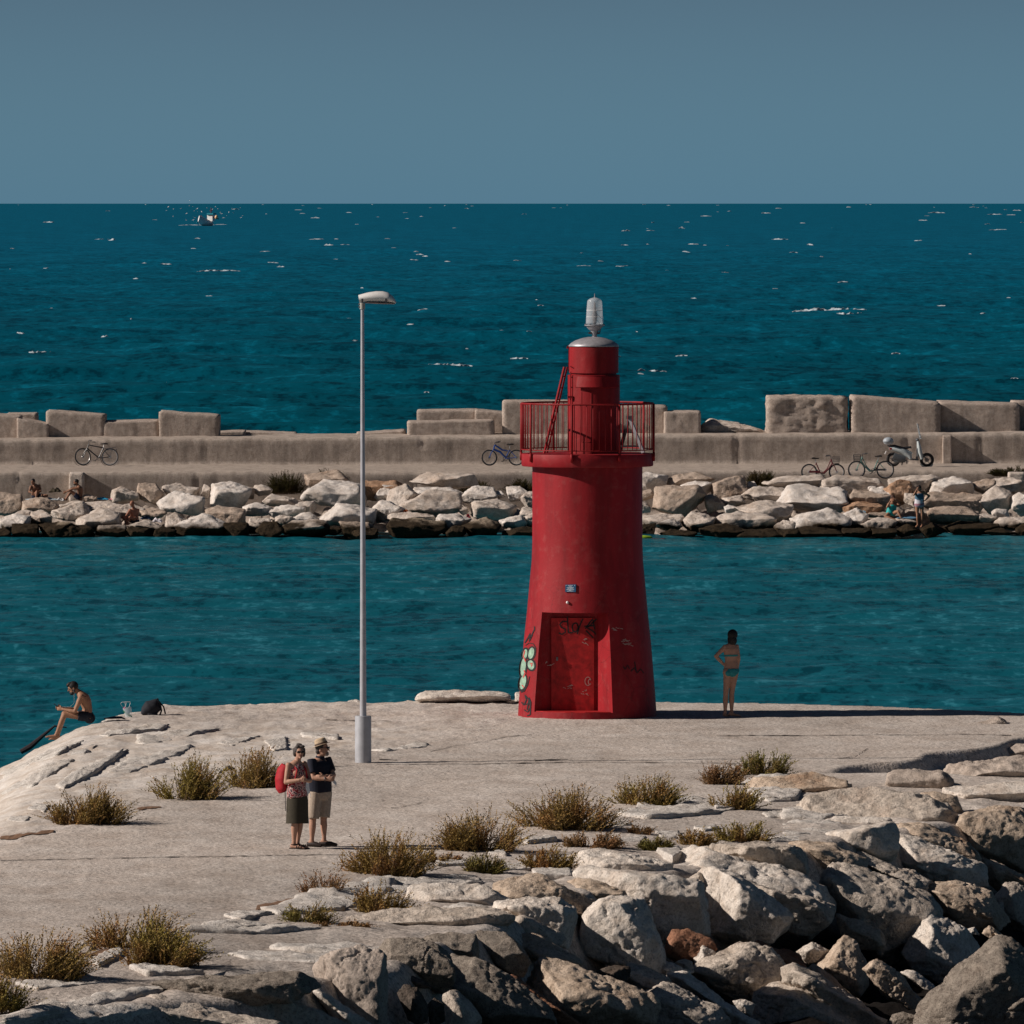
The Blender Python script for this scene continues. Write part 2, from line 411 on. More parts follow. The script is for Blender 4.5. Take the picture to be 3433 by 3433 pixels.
def deckmat():
    m, nt, b = newmat('gravel_concrete')
    g = nd(nt, 'ShaderNodeNewGeometry'); pos = g.outputs['Position']
    big = noise(nt, pos, .16, 5, .6, (1, .45, 1)); mid = noise(nt, pos, 1.3, 6, .65, (1, .5, 1)); fine = noise(nt, pos, 13, 3, .7); fin2 = noise(nt, pos, 34, 2, .8)
    r1 = ramp(nt, [(.33, (.44, .375, .325)), (.55, (.54, .48, .43)), (.72, (.62, .565, .515))]); nt.links.new(mid, r1.inputs[0])
    r0 = ramp(nt, [(.36, .76), (.60, 1.06)]); nt.links.new(big, r0.inputs[0])
    c = mixc(nt, 1, r1.outputs[0], r0.outputs[0], 'MULTIPLY')
    r2 = ramp(nt, [(.34, .40), (.47, .92), (.52, 1.0), (.66, 1.30)]); nt.links.new(fine, r2.inputs[0])
    c = mixc(nt, .85, c, r2.outputs[0], 'MULTIPLY')
    r3 = ramp(nt, [(.32, .55), (.62, 1.25)]); nt.links.new(fin2, r3.inputs[0]); c = mixc(nt, .8, c, r3.outputs[0], 'MULTIPLY')
    # bleached limestone bank along the left flank
    sp = nd(nt, 'ShaderNodeSeparateXYZ'); nt.links.new(pos, sp.inputs[0])
    m1 = nd(nt, 'ShaderNodeMath', operation='MULTIPLY_ADD'); L(nt, sp, 1, m1, 0); m1.inputs[1].default_value = -.25; L(nt, sp, 0, m1, 2)      # x - .25 y
    m2 = nd(nt, 'ShaderNodeMath', operation='MULTIPLY_ADD'); nt.links.new(mid, m2.inputs[0]); m2.inputs[1].default_value = 2.4; L(nt, m1, 0, m2, 2)
    ml_ = nd(nt, 'ShaderNodeMapRange'); L(nt, m2, 0, ml_, 0); ml_.inputs[1].default_value = -42.4; ml_.inputs[2].default_value = -40.4; ml_.inputs[3].default_value = .75; ml_.inputs[4].default_value = 0
    my_ = nd(nt, 'ShaderNodeMapRange'); L(nt, sp, 1, my_, 0); my_.inputs[1].default_value = 161; my_.inputs[2].default_value = 167; my_.inputs[3].default_value = 1; my_.inputs[4].default_value = .25
    mm_ = nd(nt, 'ShaderNodeMath', operation='MULTIPLY'); L(nt, ml_, 0, mm_, 0); L(nt, my_, 0, mm_, 1)
    pr = ramp(nt, [(.36, (.50, .42, .35)), (.5, (.63, .57, .51)), (.64, (.70, .66, .62))]); nt.links.new(mid, pr.inputs[0])
    c = mixc(nt, mm_.outputs[0], c, pr.outputs[0])
    # rubble bed under the boulders is darker: gap shade painted into the colour
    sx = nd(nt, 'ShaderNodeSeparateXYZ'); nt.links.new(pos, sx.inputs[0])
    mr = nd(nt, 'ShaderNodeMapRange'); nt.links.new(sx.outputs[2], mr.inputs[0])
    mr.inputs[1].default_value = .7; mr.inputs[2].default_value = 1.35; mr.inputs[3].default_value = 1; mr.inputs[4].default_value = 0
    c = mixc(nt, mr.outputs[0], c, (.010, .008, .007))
    nt.links.new(c, b.inputs['Base Color']); b.inputs['Roughness'].default_value = .95; b.inputs['Specular IOR Level'].default_value = .1
    bumps(nt, b, [(mid, .35, .12), (fine, .75, .025)])
    return m
M_deck = deckmat()

# ------------------------------------------------------------------ grids
def grid(name, xs, ys, zfun, mat, kind='structure', persp=None):
    """xs: columns (or per-row scale when persp), ys: rows"""
    nx, ny = len(xs), len(ys)
    X = np.tile(np.asarray(xs, float), (ny, 1)); Yg = np.tile(np.asarray(ys, float)[:, None], (1, nx))
    if persp is not None: X = X * Yg
    Z = zfun(X.ravel(), Yg.ravel())
    V = np.stack([X.ravel(), Yg.ravel(), Z], 1)
    idx = np.arange(nx * ny).reshape(ny, nx)
    Fq = np.stack([idx[:-1, :-1], idx[:-1, 1:], idx[1:, 1:], idx[1:, :-1]], -1).reshape(-1, 4)
    me = bpy.data.meshes.new(name)
    me.vertices.add(len(V)); me.vertices.foreach_set('co', V.ravel())
    me.loops.add(Fq.size); me.loops.foreach_set('vertex_index', Fq.ravel().astype(np.int32))
    me.polygons.add(len(Fq)); me.polygons.foreach_set('loop_start', np.arange(0, Fq.size, 4, dtype=np.int32))
    me.polygons.foreach_set('loop_total', np.full(len(Fq), 4, dtype=np.int32))
    me.polygons.foreach_set('use_smooth', np.ones(len(Fq), dtype=bool))
    me.update(); me.validate(); me.materials.append(mat)
    o = link(name, me); return tag(o, kind=kind)
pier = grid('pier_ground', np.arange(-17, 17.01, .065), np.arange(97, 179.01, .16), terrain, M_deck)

# ------------------------------------------------------------------ water
def swell(x, y):
    P = np.stack([x, y, 0 * x], 1)
    a = fbm(P / np.array([26., 13., 1]), 3, 71); b = fbm(P / np.array([7., 4.2, 1]), 3, 72)
    fade = np.clip(1800 / np.maximum(y, 1), .15, 1)
    return (.75 * a + .26 * b - .35) * fade
def ripple(x, y):
    P = np.stack([x, y, 0 * x], 1)
    return .11 * fbm(P / np.array([4.5, 3.2, 1]), 3, 81) + .05 * fbm(P / np.array([1.5, 1.1, 1]), 3, 82)
def watermat(name, cols, far, k, k0, rough, sc, bump):
    """ruffled water: light and dark of wave facets painted as colour streaks, a little sky on top by the Fresnel law"""
    m = bpy.data.materials.new(name); m.use_nodes = True; nt = m.node_tree; nt.nodes.remove(nt.nodes['Principled BSDF']); out = nt.nodes['Material Output']
    g = nd(nt, 'ShaderNodeNewGeometry'); pos = g.outputs['Position']
    n1 = noise(nt, pos, sc[0], 6, .6, (1, .32, 1)); n2 = noise(nt, pos, sc[1], 5, .62, (1, .38, 1)); n3 = noise(nt, pos, sc[2], 3, .5, (.5, .22, 1))
    s1 = nd(nt, 'ShaderNodeMath', operation='MULTIPLY_ADD'); nt.links.new(n2, s1.inputs[0]); s1.inputs[1].default_value = .6; s1.inputs[2].default_value = -.3
    s2 = nd(nt, 'ShaderNodeMath', operation='ADD'); L(nt, s1, 0, s2, 0); nt.links.new(n1, s2.inputs[1])
    s3 = nd(nt, 'ShaderNodeMath', operation='MULTIPLY_ADD'); nt.links.new(n3, s3.inputs[0]); s3.inputs[1].default_value = .5; s3.inputs[2].default_value = -.25
    s4 = nd(nt, 'ShaderNodeMath', operation='ADD'); L(nt, s2, 0, s4, 0); L(nt, s3, 0, s4, 1)
    r = ramp(nt, [(.33, cols[0]), (.48, cols[1]), (.58, cols[1]), (.74, cols[2])]); L(nt, s4, 0, r, 0); rc = r.outputs[0]  # ramp puts the shading of the wave facets into the diffuse colour
    if far:      # bluer far out; nearer tones hold wave-facet shade painted into the colour
        r_ = ramp(nt, [(.32, far[0]), (.70, far[1])]); L(nt, s4, 0, r_, 0)
        sy = nd(nt, 'ShaderNodeSeparateXYZ'); nt.links.new(pos, sy.inputs[0]); lg = nd(nt, 'ShaderNodeMath', operation='LOGARITHM'); L(nt, sy, 1, lg, 0); lg.inputs[1].default_value = 10
        mr = nd(nt, 'ShaderNodeMapRange'); L(nt, lg, 0, mr, 0); mr.inputs[1].default_value = 2.55; mr.inputs[2].default_value = 3.4
        rc = mixc(nt, mr.outputs[0], rc, r_.outputs[0])
    b1 = nd(nt, 'ShaderNodeBump', i_Strength=1.0, i_Distance=bump); L(nt, s4, 0, b1, 'Height')
    d = nd(nt, 'ShaderNodeBsdfDiffuse'); nt.links.new(rc, d.inputs['Color'])
    gl = nd(nt, 'ShaderNodeBsdfGlossy', i_Roughness=rough); L(nt, b1, 0, gl, 'Normal'); gl.inputs['Color'].default_value = (.75, .95, 1, 1)
    fr = nd(nt, 'ShaderNodeFresnel', i_IOR=1.33)
    mu = nd(nt, 'ShaderNodeMath', operation='MULTIPLY_ADD'); L(nt, fr, 0, mu, 0); mu.inputs[1].default_value = k; mu.inputs[2].default_value = k0
    mx = nd(nt, 'ShaderNodeMixShader'); L(nt, mu, 0, mx, 0); L(nt, d, 0, mx, 1); L(nt, gl, 0, mx, 2); L(nt, mx, 0, out, 'Surface')
    return m
M_sea = watermat('open_sea_water', ((.0002, .019, .028), (.0004, .060, .086), (.002, .128, .190)), ((.0003, .060, .108), (.0006, .118, .208)), .05, .005, .25, (.55, 1.9, .12), .03)
M_chan = watermat('harbour_water_surface', ((.001, .044, .064), (.004, .096, .131), (.026, .19, .250)), None, .22, .03, .2, (1.5, 4.5, .35), .02)
ys = [343.0]
while ys[-1] < 2600: ys.append(ys[-1] + ys[-1] ** 2 * 2.2 / (F_PX * CAM_Z))
while ys[-1] < 600000: ys.append(ys[-1] * 1.12)
cx_ = np.linspace(-.16, .16, 900)
sea = grid('sea_water', cx_, ys, swell, M_sea, persp=1)
ys2 = [150.0]
while ys2[-1] < 322: ys2.append(ys2[-1] + ys2[-1] ** 2 * 1.9 / (F_PX * CAM_Z))
chan = grid('harbour_water', np.linspace(-.13, .13, 820), ys2, ripple, M_chan, persp=1)
nearw = grid('inshore_water', np.linspace(-40, 60, 120), np.linspace(20, 151, 140), lambda x, y: ripple(x, y) - .05, M_chan)
seabed = None
# ------------------------------------------------------------------ slabs set in the pier, joints
SLABS = [
 ('G', [(10, 640), (200, 560), (440, 460), (320, 540), (60, 652)]), ('G', [(10, 745), (250, 600), (480, 480), (512, 492), (200, 690)]),
 ('G', [(310, 690), (450, 610), (690, 510), (480, 650), (360, 712)]), ('G', [(600, 620), (700, 550), (1030, 480), (980, 520), (720, 622)]),
 ('G', [(745, 460), (790, 430), (1180, 395), (960, 445), (800, 480)]), ('G', [(540, 425), (700, 395), (900, 372), (860, 400), (600, 430)]),
 ('G', [(40, 890), (60, 865), (160, 870), (130, 897)]), ('G', [(150, 830), (200, 800), (260, 815), (240, 845)]), ('G', [(1140, 640), (1200, 600), (1240, 600), (1180, 642)]),
 ('G', [(1180, 470), (1300, 440), (1400, 430), (1260, 482)]), ('G', [(1430, 460), (1540, 440), (1545, 500), (1480, 512)]), ('G', [(1630, 420), (1820, 430), (1820, 447), (1640, 437)]),
 ('H', [(560, 345), (850, 310), (850, 330), (640, 352)]),
 ('E', [(1120, 255), (1180, 240), (1350, 245), (1200, 280)]), ('E', [(1330, 222), (1620, 130), (1932, 80), (1932, 140), (1720, 220), (1420, 247)]),
 ('E', [(990, 310), (1060, 288), (1400, 295), (1200, 314)]), ('E', [(1160, 450), (1220, 438), (1840, 470), (1800, 495), (1540, 490), (1250, 472)]),
 ('E', [(1360, 420), (1440, 403), (1780, 410), (1900, 440), (1800, 465), (1450, 437)]), ('E', [(0, 750), (300, 690), (1060, 550), (1060, 577), (640, 652), (200, 762)]),
 ('E', [(450, 480), (590, 418), (620, 440), (500, 502)]), ('E', [(650, 515), (720, 510), (1000, 543), (740, 547)]), ('E', [(120, 722), (700, 690), (780, 720), (400, 772)]),
 ('E', [(80, 590), (400, 560), (560, 590), (200, 620)]), ('E', [(900, 330), (1300, 322), (1600, 326), (1250, 345)]),
 ('A', [(0, 790), (480, 740), (950, 740), (980, 790), (700, 796), (60, 822)]), ('A', [(640, 630), (860, 618), (870, 650), (650, 652)]), ('A', [(1060, 565), (1180, 548), (1200, 580)]),
 ('A', [(1120, 645), (1380, 632), (1395, 680), (1150, 692)]), ('A', [(1420, 695), (1700, 685), (1725, 740), (1450, 734)]), ('A', [(1340, 450), (1580, 430), (1600, 450), (1380, 470)]),
 ('A', [(380, 1030), (900, 985), (1080, 1010), (700, 1050)]), ('A', [(200, 830), (420, 835), (380, 880), (240, 890)]),
 ('B', [(440, 240), (720, 120), (950, 112), (1350, 150), (1340, 200), (1100, 240), (700, 272)]), ('B', [(370, 430), (560, 403), (640, 420), (600, 460), (420, 464)]),
 ('B', [(720, 385), (900, 388), (920, 430), (760, 422)]), ('B', [(1470, 50), (1600, 10), (1880, 60), (1850, 120), (1560, 112)]), ('B', [(1600, 230), (1932, 208), (1932, 258), (1640, 264)]),
 ('B', [(1650, 430), (1932, 428), (1932, 460), (1680, 468)]), ('B', [(740, 540), (900, 520), (930, 560), (860, 600)]), ('B', [(200, 320), (440, 305), (520, 330), (300, 350)]),
 ('B', [(1030, 350), (1180, 330), (1230, 350), (1120, 380)]), ('C', [(0, 205), (300, 190), (600, 240), (300, 290), (0, 270)]), ('C', [(0, 310), (320, 290), (440, 330), (360, 400), (0, 410)]),
 ('D', [(240, 690), (480, 690), (520, 720), (470, 757), (330, 760)]), ('D', [(0, 770), (120, 770), (100, 810), (0, 815)]), ('D', [(180, 640), (280, 605), (600, 585), (640, 620), (300, 650)]),
]
M_slab = rockmat('embedded_limestone', (.46, .415, .37), (.66, .62, .575), stain=(.44, .36, .28), stain_amt=.4, dark=.4, grit=.9)
for k, (c_, o_) in enumerate(SLABS):
    gp = [ground(x, y) for x, y in src(c_, o_)]
    pts = [g + Vector((0, 0, (.004 + .010 * ((k * 7) % 3) if c_ in 'GH' else .012 + .016 * ((k * 7) % 3)))) for g in gp] + [g - Vector((0, 0, .30)) for g in gp]
    s = stone('embedded_slab', pts, M_slab, parent=pier, sub=5, p=34, amp=.035, freq=2.6, seed=k * 3, chips=.5, grow=1.1)
M_joint = plain('joint_dark', (.075, .062, .055), .95)  # joints are thin dark strips laid on the deck
def ribbon_ground(name, pts, w, wob, seed, mat):
    rnd = random.Random(seed); mb = MB(); vs = []
    for (xa, ya), (xb, yb) in zip(pts[:-1], pts[1:]):
        n = max(2, int(math.hypot(xb - xa, yb - ya) / 14))
        for i in range(n + (1 if (xb, yb) == pts[-1] else 0)):
            t = i / n; g = ground(xa + (xb - xa) * t, ya + (yb - ya) * t)
            ww = w * rnd.uniform(.4, 1.3); q = rnd.uniform(-wob, wob)
            for sgn in (-1, 1):
                x, y = g.x, g.y + q + sgn * ww / 2
                vs.append((x, y, terrain(x, y)[0] + .012))
    n = len(vs) // 2
    mb.add(vs, [(2 * i, 2 * i + 2, 2 * i + 3, 2 * i + 1) for i in range(n - 1)])
    return mb.obj(name, mat, pier, smooth=False, fix=False)
for i, (pts, w) in enumerate([
    ([(0, 2886), (400, 2879), (900, 2872), (1210, 2866)], .10), ([(1470, 2836), (1560, 2832)], .08),
    ([(1265, 2564), (1600, 2562), (2000, 2556), (2640, 2560)], .09), ([(1050, 2578), (1190, 2568)], .09),
    ([(2400, 2467), (2760, 2467), (3250, 2464), (3390, 2467)], .10), ([(1440, 2520), (1560, 2496), (1700, 2472), (1780, 2466)], .09),
    ([(1310, 2712), (1420, 2690)], .10), ([(2810, 2542), (2860, 2538), (2910, 2512)], .16), ([(1150, 2415), (1340, 2418)], .14),
    ([(170, 3158), (260, 3152)], .10), ([(1090, 2415), (1130, 2417)], .12), ([(1270, 2545), (1330, 2549)], .14), ([(1790, 2552), (1900, 2548)], .16)]):
    ribbon_ground('pavement_joint', pts, w, .03, i, M_joint)
M_litter = plain('rust_soil', (.20, .115, .07), .95, var=.35)
for i, (pts, w) in enumerate([([(0, 2815), (90, 2800), (180, 2786)], .8), ([(460, 2716), (540, 2708)], .5), ([(860, 3045), (930, 3030), (1000, 3015)], .7), ([(250, 3205), (330, 3198), (380, 3185)], .6)]):
    ribbon_ground('soil_streak', pts, w, .12, 60 + i, M_litter)

# ------------------------------------------------------------------ near boulders
MAT = {'p': M_pale, 'g': M_grey, 't': M_tan, 'r': M_rust, 'k': M_grit, 'v': M_void, 'c': M_conc}
NEAR = [
 # crop, outline, ridge, tone, label
 ('A', [(430, 930), (460, 830), (560, 805), (960, 810), (1060, 880), (1200, 925), (1120, 1025), (930, 990), (600, 965)], [(440, 915), (930, 925), (1170, 932)], 'p', 'flat white slab just right of the shrub nearest the broken pier corner'),
 ('A', [(1095, 870), (1110, 800), (1240, 745), (1440, 735), (1560, 790), (1930, 950), (1900, 1050), (1650, 930), (1400, 920), (1240, 930), (1120, 915)], [(1120, 880), (1300, 910), (1650, 930)], 't', 'broad sloping tan boulder behind the white block, right of the flat white slab'),
 ('A', [(1125, 1010), (1140, 950), (1230, 935), (1420, 920), (1620, 930), (1720, 990), (1770, 1060), (1760, 1200), (1700, 1310), (1560, 1180), (1330, 1060), (1200, 1060)], [(1290, 1000), (1590, 1010), (1570, 1150)], 'p', 'white block with a shaded right face below the sloping tan boulder'),
 ('A', [(1190, 1180), (1215, 1060), (1335, 1060), (1500, 1170), (1640, 1200), (1710, 1330), (1650, 1310), (1480, 1220), (1300, 1215)], [(1270, 1205), (1335, 1075)], 'g', 'small tilted slab with a pointed lit tip under the white block'),
 ('A', [(-200, 1090), (0, 1060), (400, 1000), (900, 990), (1080, 1010), (1190, 1060), (1195, 1180), (1100, 1170), (820, 1135), (400, 1140), (-200, 1140)], [(820, 1100), (1180, 1068), (300, 1110)], 'g', 'long level grey ledge with a dark broken right end above the gritty concrete lump'),
 ('A', [(170, 1300), (220, 1260), (480, 1260), (590, 1290), (700, 1370), (755, 1480), (745, 1580), (700, 1660), (560, 1590), (440, 1560), (270, 1470), (240, 1440)], [(250, 1440), (420, 1455), (740, 1480)], 'k', 'gritty concrete lump overhanging the dark hollow beside the pier corner'),
 ('A', [(510, 1290), (560, 1230), (740, 1210), (930, 1220), (985, 1310), (960, 1390), (700, 1370), (600, 1310)], [(640, 1310), (960, 1320)], 'k', 'crumbling concrete shelf above the gritty lump at the pier corner'),
 ('A', [(940, 1240), (1000, 1190), (1180, 1200), (1220, 1260), (1340, 1340), (1375, 1420), (1330, 1540), (1230, 1510), (1220, 1440), (1090, 1400), (1020, 1340)], [(1090, 1390), (1200, 1430), (1365, 1400)], 'k', 'rough concrete boulder with cobbles in it, right of the crumbling shelf'),
 ('A', [(1215, 1265), (1340, 1215), (1440, 1225), (1600, 1310), (1780, 1390), (1810, 1440), (1640, 1440), (1380, 1390)], [(1400, 1370), (1750, 1430)], 't', 'low brownish slab sloping right below the tilted slab with the pointed tip'),
 ('A', [(705, 1390), (780, 1355), (900, 1390), (1100, 1490), (1300, 1680), (1550, 1870), (1620, 1990), (1000, 1990), (800, 1700), (770, 1560)], [(800, 1620), (1210, 1790), (1220, 1960)], 'k', 'long gritty slab sloping down at the lower edge, left of the orange edged slab'),
 ('A', [(1230, 1590), (1270, 1555), (1480, 1690), (1820, 1950), (1700, 1960), (1420, 1760)], [(1300, 1610), (1500, 1730)], 'r', 'thin orange edged slab on its side among the grey rocks'),
 ('S', [(1759, 3291), (1780, 3242), (1821, 3219), (1871, 3223), (2024, 3279), (2165, 3337), (2177, 3374), (2148, 3450), (1945, 3450), (1840, 3380)], [(1830, 3330), (2080, 3390), (1980, 3340)], 't', 'large jagged tan boulder at the lower edge right of the orange edged slab'),
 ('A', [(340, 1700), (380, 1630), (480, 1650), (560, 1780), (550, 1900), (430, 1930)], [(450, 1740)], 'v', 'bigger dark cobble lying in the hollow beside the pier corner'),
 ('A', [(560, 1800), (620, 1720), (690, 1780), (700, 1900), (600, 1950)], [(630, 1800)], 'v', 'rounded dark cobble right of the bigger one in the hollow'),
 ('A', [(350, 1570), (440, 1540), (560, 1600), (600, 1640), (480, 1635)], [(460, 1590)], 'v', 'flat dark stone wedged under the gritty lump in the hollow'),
 ('A', [(700, 1710), (800, 1650), (900, 1750), (1000, 1890), (960, 1990), (740, 1990)], [(800, 1740), (860, 1900)], 'g', 'grey stone tucked under the long gritty slab'),
 ('A', [(-330, 1440), (-100, 1350), (0, 1330), (150, 1350), (205, 1410), (215, 1990), (-120, 1990), (-330, 1560)], [(-60, 1420), (130, 1440), (140, 1900)], 'c', 'tall squared concrete block at the broken end of the pier, its face in shade'),
 ('E', [(800, 590), (930, 570), (1250, 560), (1400, 540), (1560, 560), (1580, 600), (1420, 680), (1240, 650), (1060, 690)], [(960, 610), (1380, 620)], 'k', 'broken gravelly crust hanging over dark gaps left of the squared block'),
 ('E', [(1240, 640), (1270, 610), (1400, 680), (1720, 780), (1750, 830), (1320, 830)], [(1290, 660), (1500, 760)], 'g', 'grey slab sliding down beneath the gravelly crust'),
 ('E', [(1530, 610), (1560, 590), (1620, 640), (1830, 790), (1800, 830), (1700, 790)], [(1580, 630), (1700, 740)], 'p', 'pale pointed stone leaning on the shaded face of the squared block'),
 ('E', [(620, 690), (780, 660), (1060, 720), (1400, 800), (1420, 830), (700, 830)], [(760, 720), (1200, 800)], 'g', 'flat grey rock with a brown stripe at the lower left edge'),
 ('B', [(105, 1340), (140, 1180), (190, 990), (260, 945), (420, 935), (590, 960), (650, 1050), (720, 1280), (765, 1430), (720, 1520), (600, 1460), (480, 1410), (300, 1390)], [(595, 990), (610, 1250), (612, 1440), (240, 1000)], 'p', 'upright white boulder with a sharp shadow edge left of the rust red rock'),
 ('B', [(130, 740), (200, 700), (420, 720), (860, 765), (1080, 795), (1105, 960), (1090, 1190), (850, 1255), (720, 1220), (620, 1000), (470, 930), (450, 880), (350, 800)], [(650, 785), (625, 960), (1070, 805)], 'p', 'big squared block with a broad shaded face above the rust red rock'),
 ('B', [(0, 760), (130, 755), (350, 800), (450, 850), (470, 900), (440, 940), (260, 940), (170, 900), (-40, 830)], [(170, 870), (440, 880)], 't', 'pitted tan stone between the sloping tan boulder and the big squared block'),
 ('B', [(-40, 620), (0, 560), (180, 535), (420, 555), (700, 600), (810, 630), (820, 750), (640, 740), (420, 720), (200, 690), (60, 680)], [(600, 630), (560, 720), (200, 640)], 'p', 'pale boulder with a shaded right end on the crest, behind the big squared block'),
 ('S', [(2281, 2869), (2298, 2846), (2331, 2840), (2389, 2857), (2447, 2890), (2633, 2923), (2683, 2939), (2749, 2973), (2786, 3022), (2780, 3046), (2633, 2996), (2480, 2952), (2356, 2915), (2300, 2932)], [(2340, 2908), (2480, 2948), (2700, 3010)], 'p', 'very long pale slab lying diagonally down from the crest'),
 ('S', [(2476, 2950), (2633, 2995), (2785, 3043), (2770, 3090), (2716, 3135), (2650, 3115), (2560, 3060)], [(2640, 3010), (2740, 3070)], 'g', 'shaded grey mass directly beneath the very long diagonal slab'),
 ('B', [(1085, 720), (1140, 685), (1350, 740), (1400, 780), (1700, 970), (1785, 1060), (1780, 1110), (1620, 1260), (1400, 1270), (1150, 1210), (1100, 1150), (1110, 850)], [(1345, 800), (1330, 960), (1650, 1065), (1250, 1020)], 'p', 'massive boulder with a white left cheek and shaded belly beside the big squared block'),
 ('B', [(940, 770), (1050, 700), (1085, 720), (1125, 800), (1110, 860), (1070, 805)], [(1070, 760)], 'g', 'small wedge stone between the squared block and the white cheeked boulder'),
 ('B', [(820, 1260), (870, 1185), (980, 1180), (1170, 1270), (1185, 1330), (1060, 1360), (1030, 1450), (960, 1410), (890, 1410), (800, 1350)], [(890, 1290), (1010, 1350)], 'r', 'rust red rock in the hollow below the big squared block'),
 ('B', [(1035, 1390), (1100, 1305), (1220, 1360), (1190, 1420), (1060, 1500)], [(1100, 1380)], 'p', 'small pale stone against the right side of the rust red rock'),
 ('B', [(1040, 1520), (1200, 1400), (1330, 1340), (1400, 1275), (1480, 1300), (1640, 1370), (1690, 1430), (1750, 1500), (1740, 1600), (1560, 1760), (1400, 1730), (1200, 1620)], [(1110, 1510), (1420, 1590), (1570, 1640), (1380, 1420)], 'g', 'rounded pitted grey boulder below the white cheeked boulder'),
 ('B', [(1480, 1290), (1560, 1260), (1700, 1340), (1900, 1430), (1932, 1500), (1740, 1490), (1650, 1370)], [(1600, 1330), (1860, 1480)], 'r', 'brown slab leaning behind the rounded pitted boulder'),
 ('B', [(750, 1500), (780, 1420), (880, 1450), (1010, 1510), (930, 1530), (840, 1580)], [(800, 1490)], 'p', 'small pale stone under the rust red rock, left of a pebble'),
 ('B', [(880, 1430), (960, 1410), (1010, 1430), (1030, 1510), (970, 1510)], [(950, 1450)], 'g', 'fist sized pebble resting beneath the rust red rock'),
 ('B', [(460, 1560), (510, 1450), (600, 1470), (820, 1570), (840, 1600), (720, 1650), (690, 1690), (560, 1650)], [(540, 1560), (700, 1630)], 'g', 'grey angular stone below the upright white boulder'),
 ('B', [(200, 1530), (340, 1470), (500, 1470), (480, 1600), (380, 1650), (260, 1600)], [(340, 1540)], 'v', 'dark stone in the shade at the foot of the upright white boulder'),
 ('B', [(825, 1590), (910, 1510), (960, 1515), (1200, 1680), (1540, 1930), (1560, 1980), (1350, 1950), (1030, 1680), (900, 1600)], [(930, 1580), (1200, 1760)], 'p', 'thin pale slab on edge running down to the right below the rounded boulder'),
 ('B', [(660, 1690), (800, 1605), (900, 1640), (1200, 1800), (1340, 1980), (640, 1980), (680, 1800)], [(700, 1700), (1000, 1850), (1040, 1960)], 'g', 'pitted grey boulder at the lower edge beneath the thin pale slab'),
 ('S', [(2525, 3403), (2546, 3329), (2600, 3300), (2637, 3296), (2699, 3316), (2799, 3370), (2898, 3445), (2529, 3450)], [(2590, 3340), (2620, 3440), (2720, 3350)], 'g', 'fissured grey boulder at the lower edge under the narrow dark slab'),
 ('B', [(1350, 1750), (1440, 1735), (1520, 1780), (1490, 1860), (1400, 1820)], [(1430, 1780)], 'p', 'small pale rounded stone below the rounded pitted boulder'),
 ('B', [(1740, 1570), (1800, 1500), (1880, 1460), (1960, 1480), (1960, 1610), (1830, 1620)], [(1830, 1560)], 'p', 'small pale stone right of the rounded pitted boulder'),
 ('B', [(1100, 490), (1400, 475), (1700, 480), (1850, 500), (1900, 570), (1930, 740), (1750, 690), (1500, 620), (1320, 590), (1180, 530)], [(1330, 505), (1840, 508), (1600, 500)], 'g', 'flat topped ledge with a dark ragged front behind the very long diagonal slab'),
 ('C', [(0, 190), (200, 100), (560, 40), (760, 35), (1080, 90), (1200, 150), (1340, 220), (1370, 300), (1360, 390), (1250, 350), (980, 320), (880, 270), (600, 235), (300, 215)], [(900, 300), (1100, 255), (1330, 220)], 'g', 'widest flat grey slab at the far right of the rocks, edge undercut'),
 ('C', [(1090, 75), (1200, 60), (1380, 90), (1420, 220), (1390, 290), (1340, 240), (1220, 160)], [(1250, 130), (1370, 190)], 't', 'rounded tan boulder behind the right tip of the widest flat slab'),
 ('C', [(1310, 60), (1320, 20), (1500, 0), (1932, -20), (2100, 0), (2100, 130), (1932, 130), (1550, 165), (1400, 140)], [(1340, 85), (1932, 60)], 'p', 'long pale squared stone at the right edge above the rust streaked boulder'),
 ('C', [(1380, 400), (1430, 260), (1530, 210), (1800, 190), (2050, 170), (2100, 500), (2050, 720), (1640, 560), (1400, 440)], [(1460, 260), (1900, 225), (1600, 500)], 't', 'rust streaked boulder at the right edge beneath the long pale squared stone'),
 ('C', [(350, 400), (380, 380), (800, 330), (840, 300), (880, 330), (870, 600), (760, 590), (670, 530), (500, 490), (480, 440)], [(690, 360), (670, 520), (420, 400)], 'p', 'pale block with a pitted end and dark right face under the widest flat slab'),
 ('C', [(310, 295), (420, 250), (800, 265), (870, 310), (840, 305), (460, 345), (330, 315)], [(460, 320), (840, 300)], 'p', 'thin pale slab lying on top of the pitted end block'),
 ('C', [(60, 480), (200, 465), (400, 490), (520, 560), (690, 640), (700, 720), (500, 710), (420, 660), (330, 640), (320, 690), (230, 715), (160, 620)], [(300, 600), (470, 600), (190, 520)], 't', 'ochre stained boulder right of the flat topped ledge'),
 ('C', [(550, 540), (720, 590), (1000, 720), (1250, 800), (1150, 880), (1000, 860), (850, 765), (690, 690)], [(760, 670), (1050, 820)], 'g', 'narrow grey slab running down right from the ochre stained boulder'),
 ('C', [(1100, 850), (1250, 790), (1600, 830), (1700, 900), (1690, 950), (1820, 1080), (1700, 1150), (1450, 1150), (1380, 1040), (1200, 910)], [(1280, 880), (1500, 960), (1700, 1090)], 't', 'pitted brown slab full of holes right of the pyramid topped boulder'),
 ('C', [(880, 500), (910, 410), (980, 405), (1090, 480), (1400, 590), (1590, 650), (1600, 800), (1300, 810), (1080, 730), (1060, 670), (900, 610)], [(1092, 495), (1070, 660), (1580, 665)], 'p', 'long block with a white left end and shaded side, below the widest flat slab'),
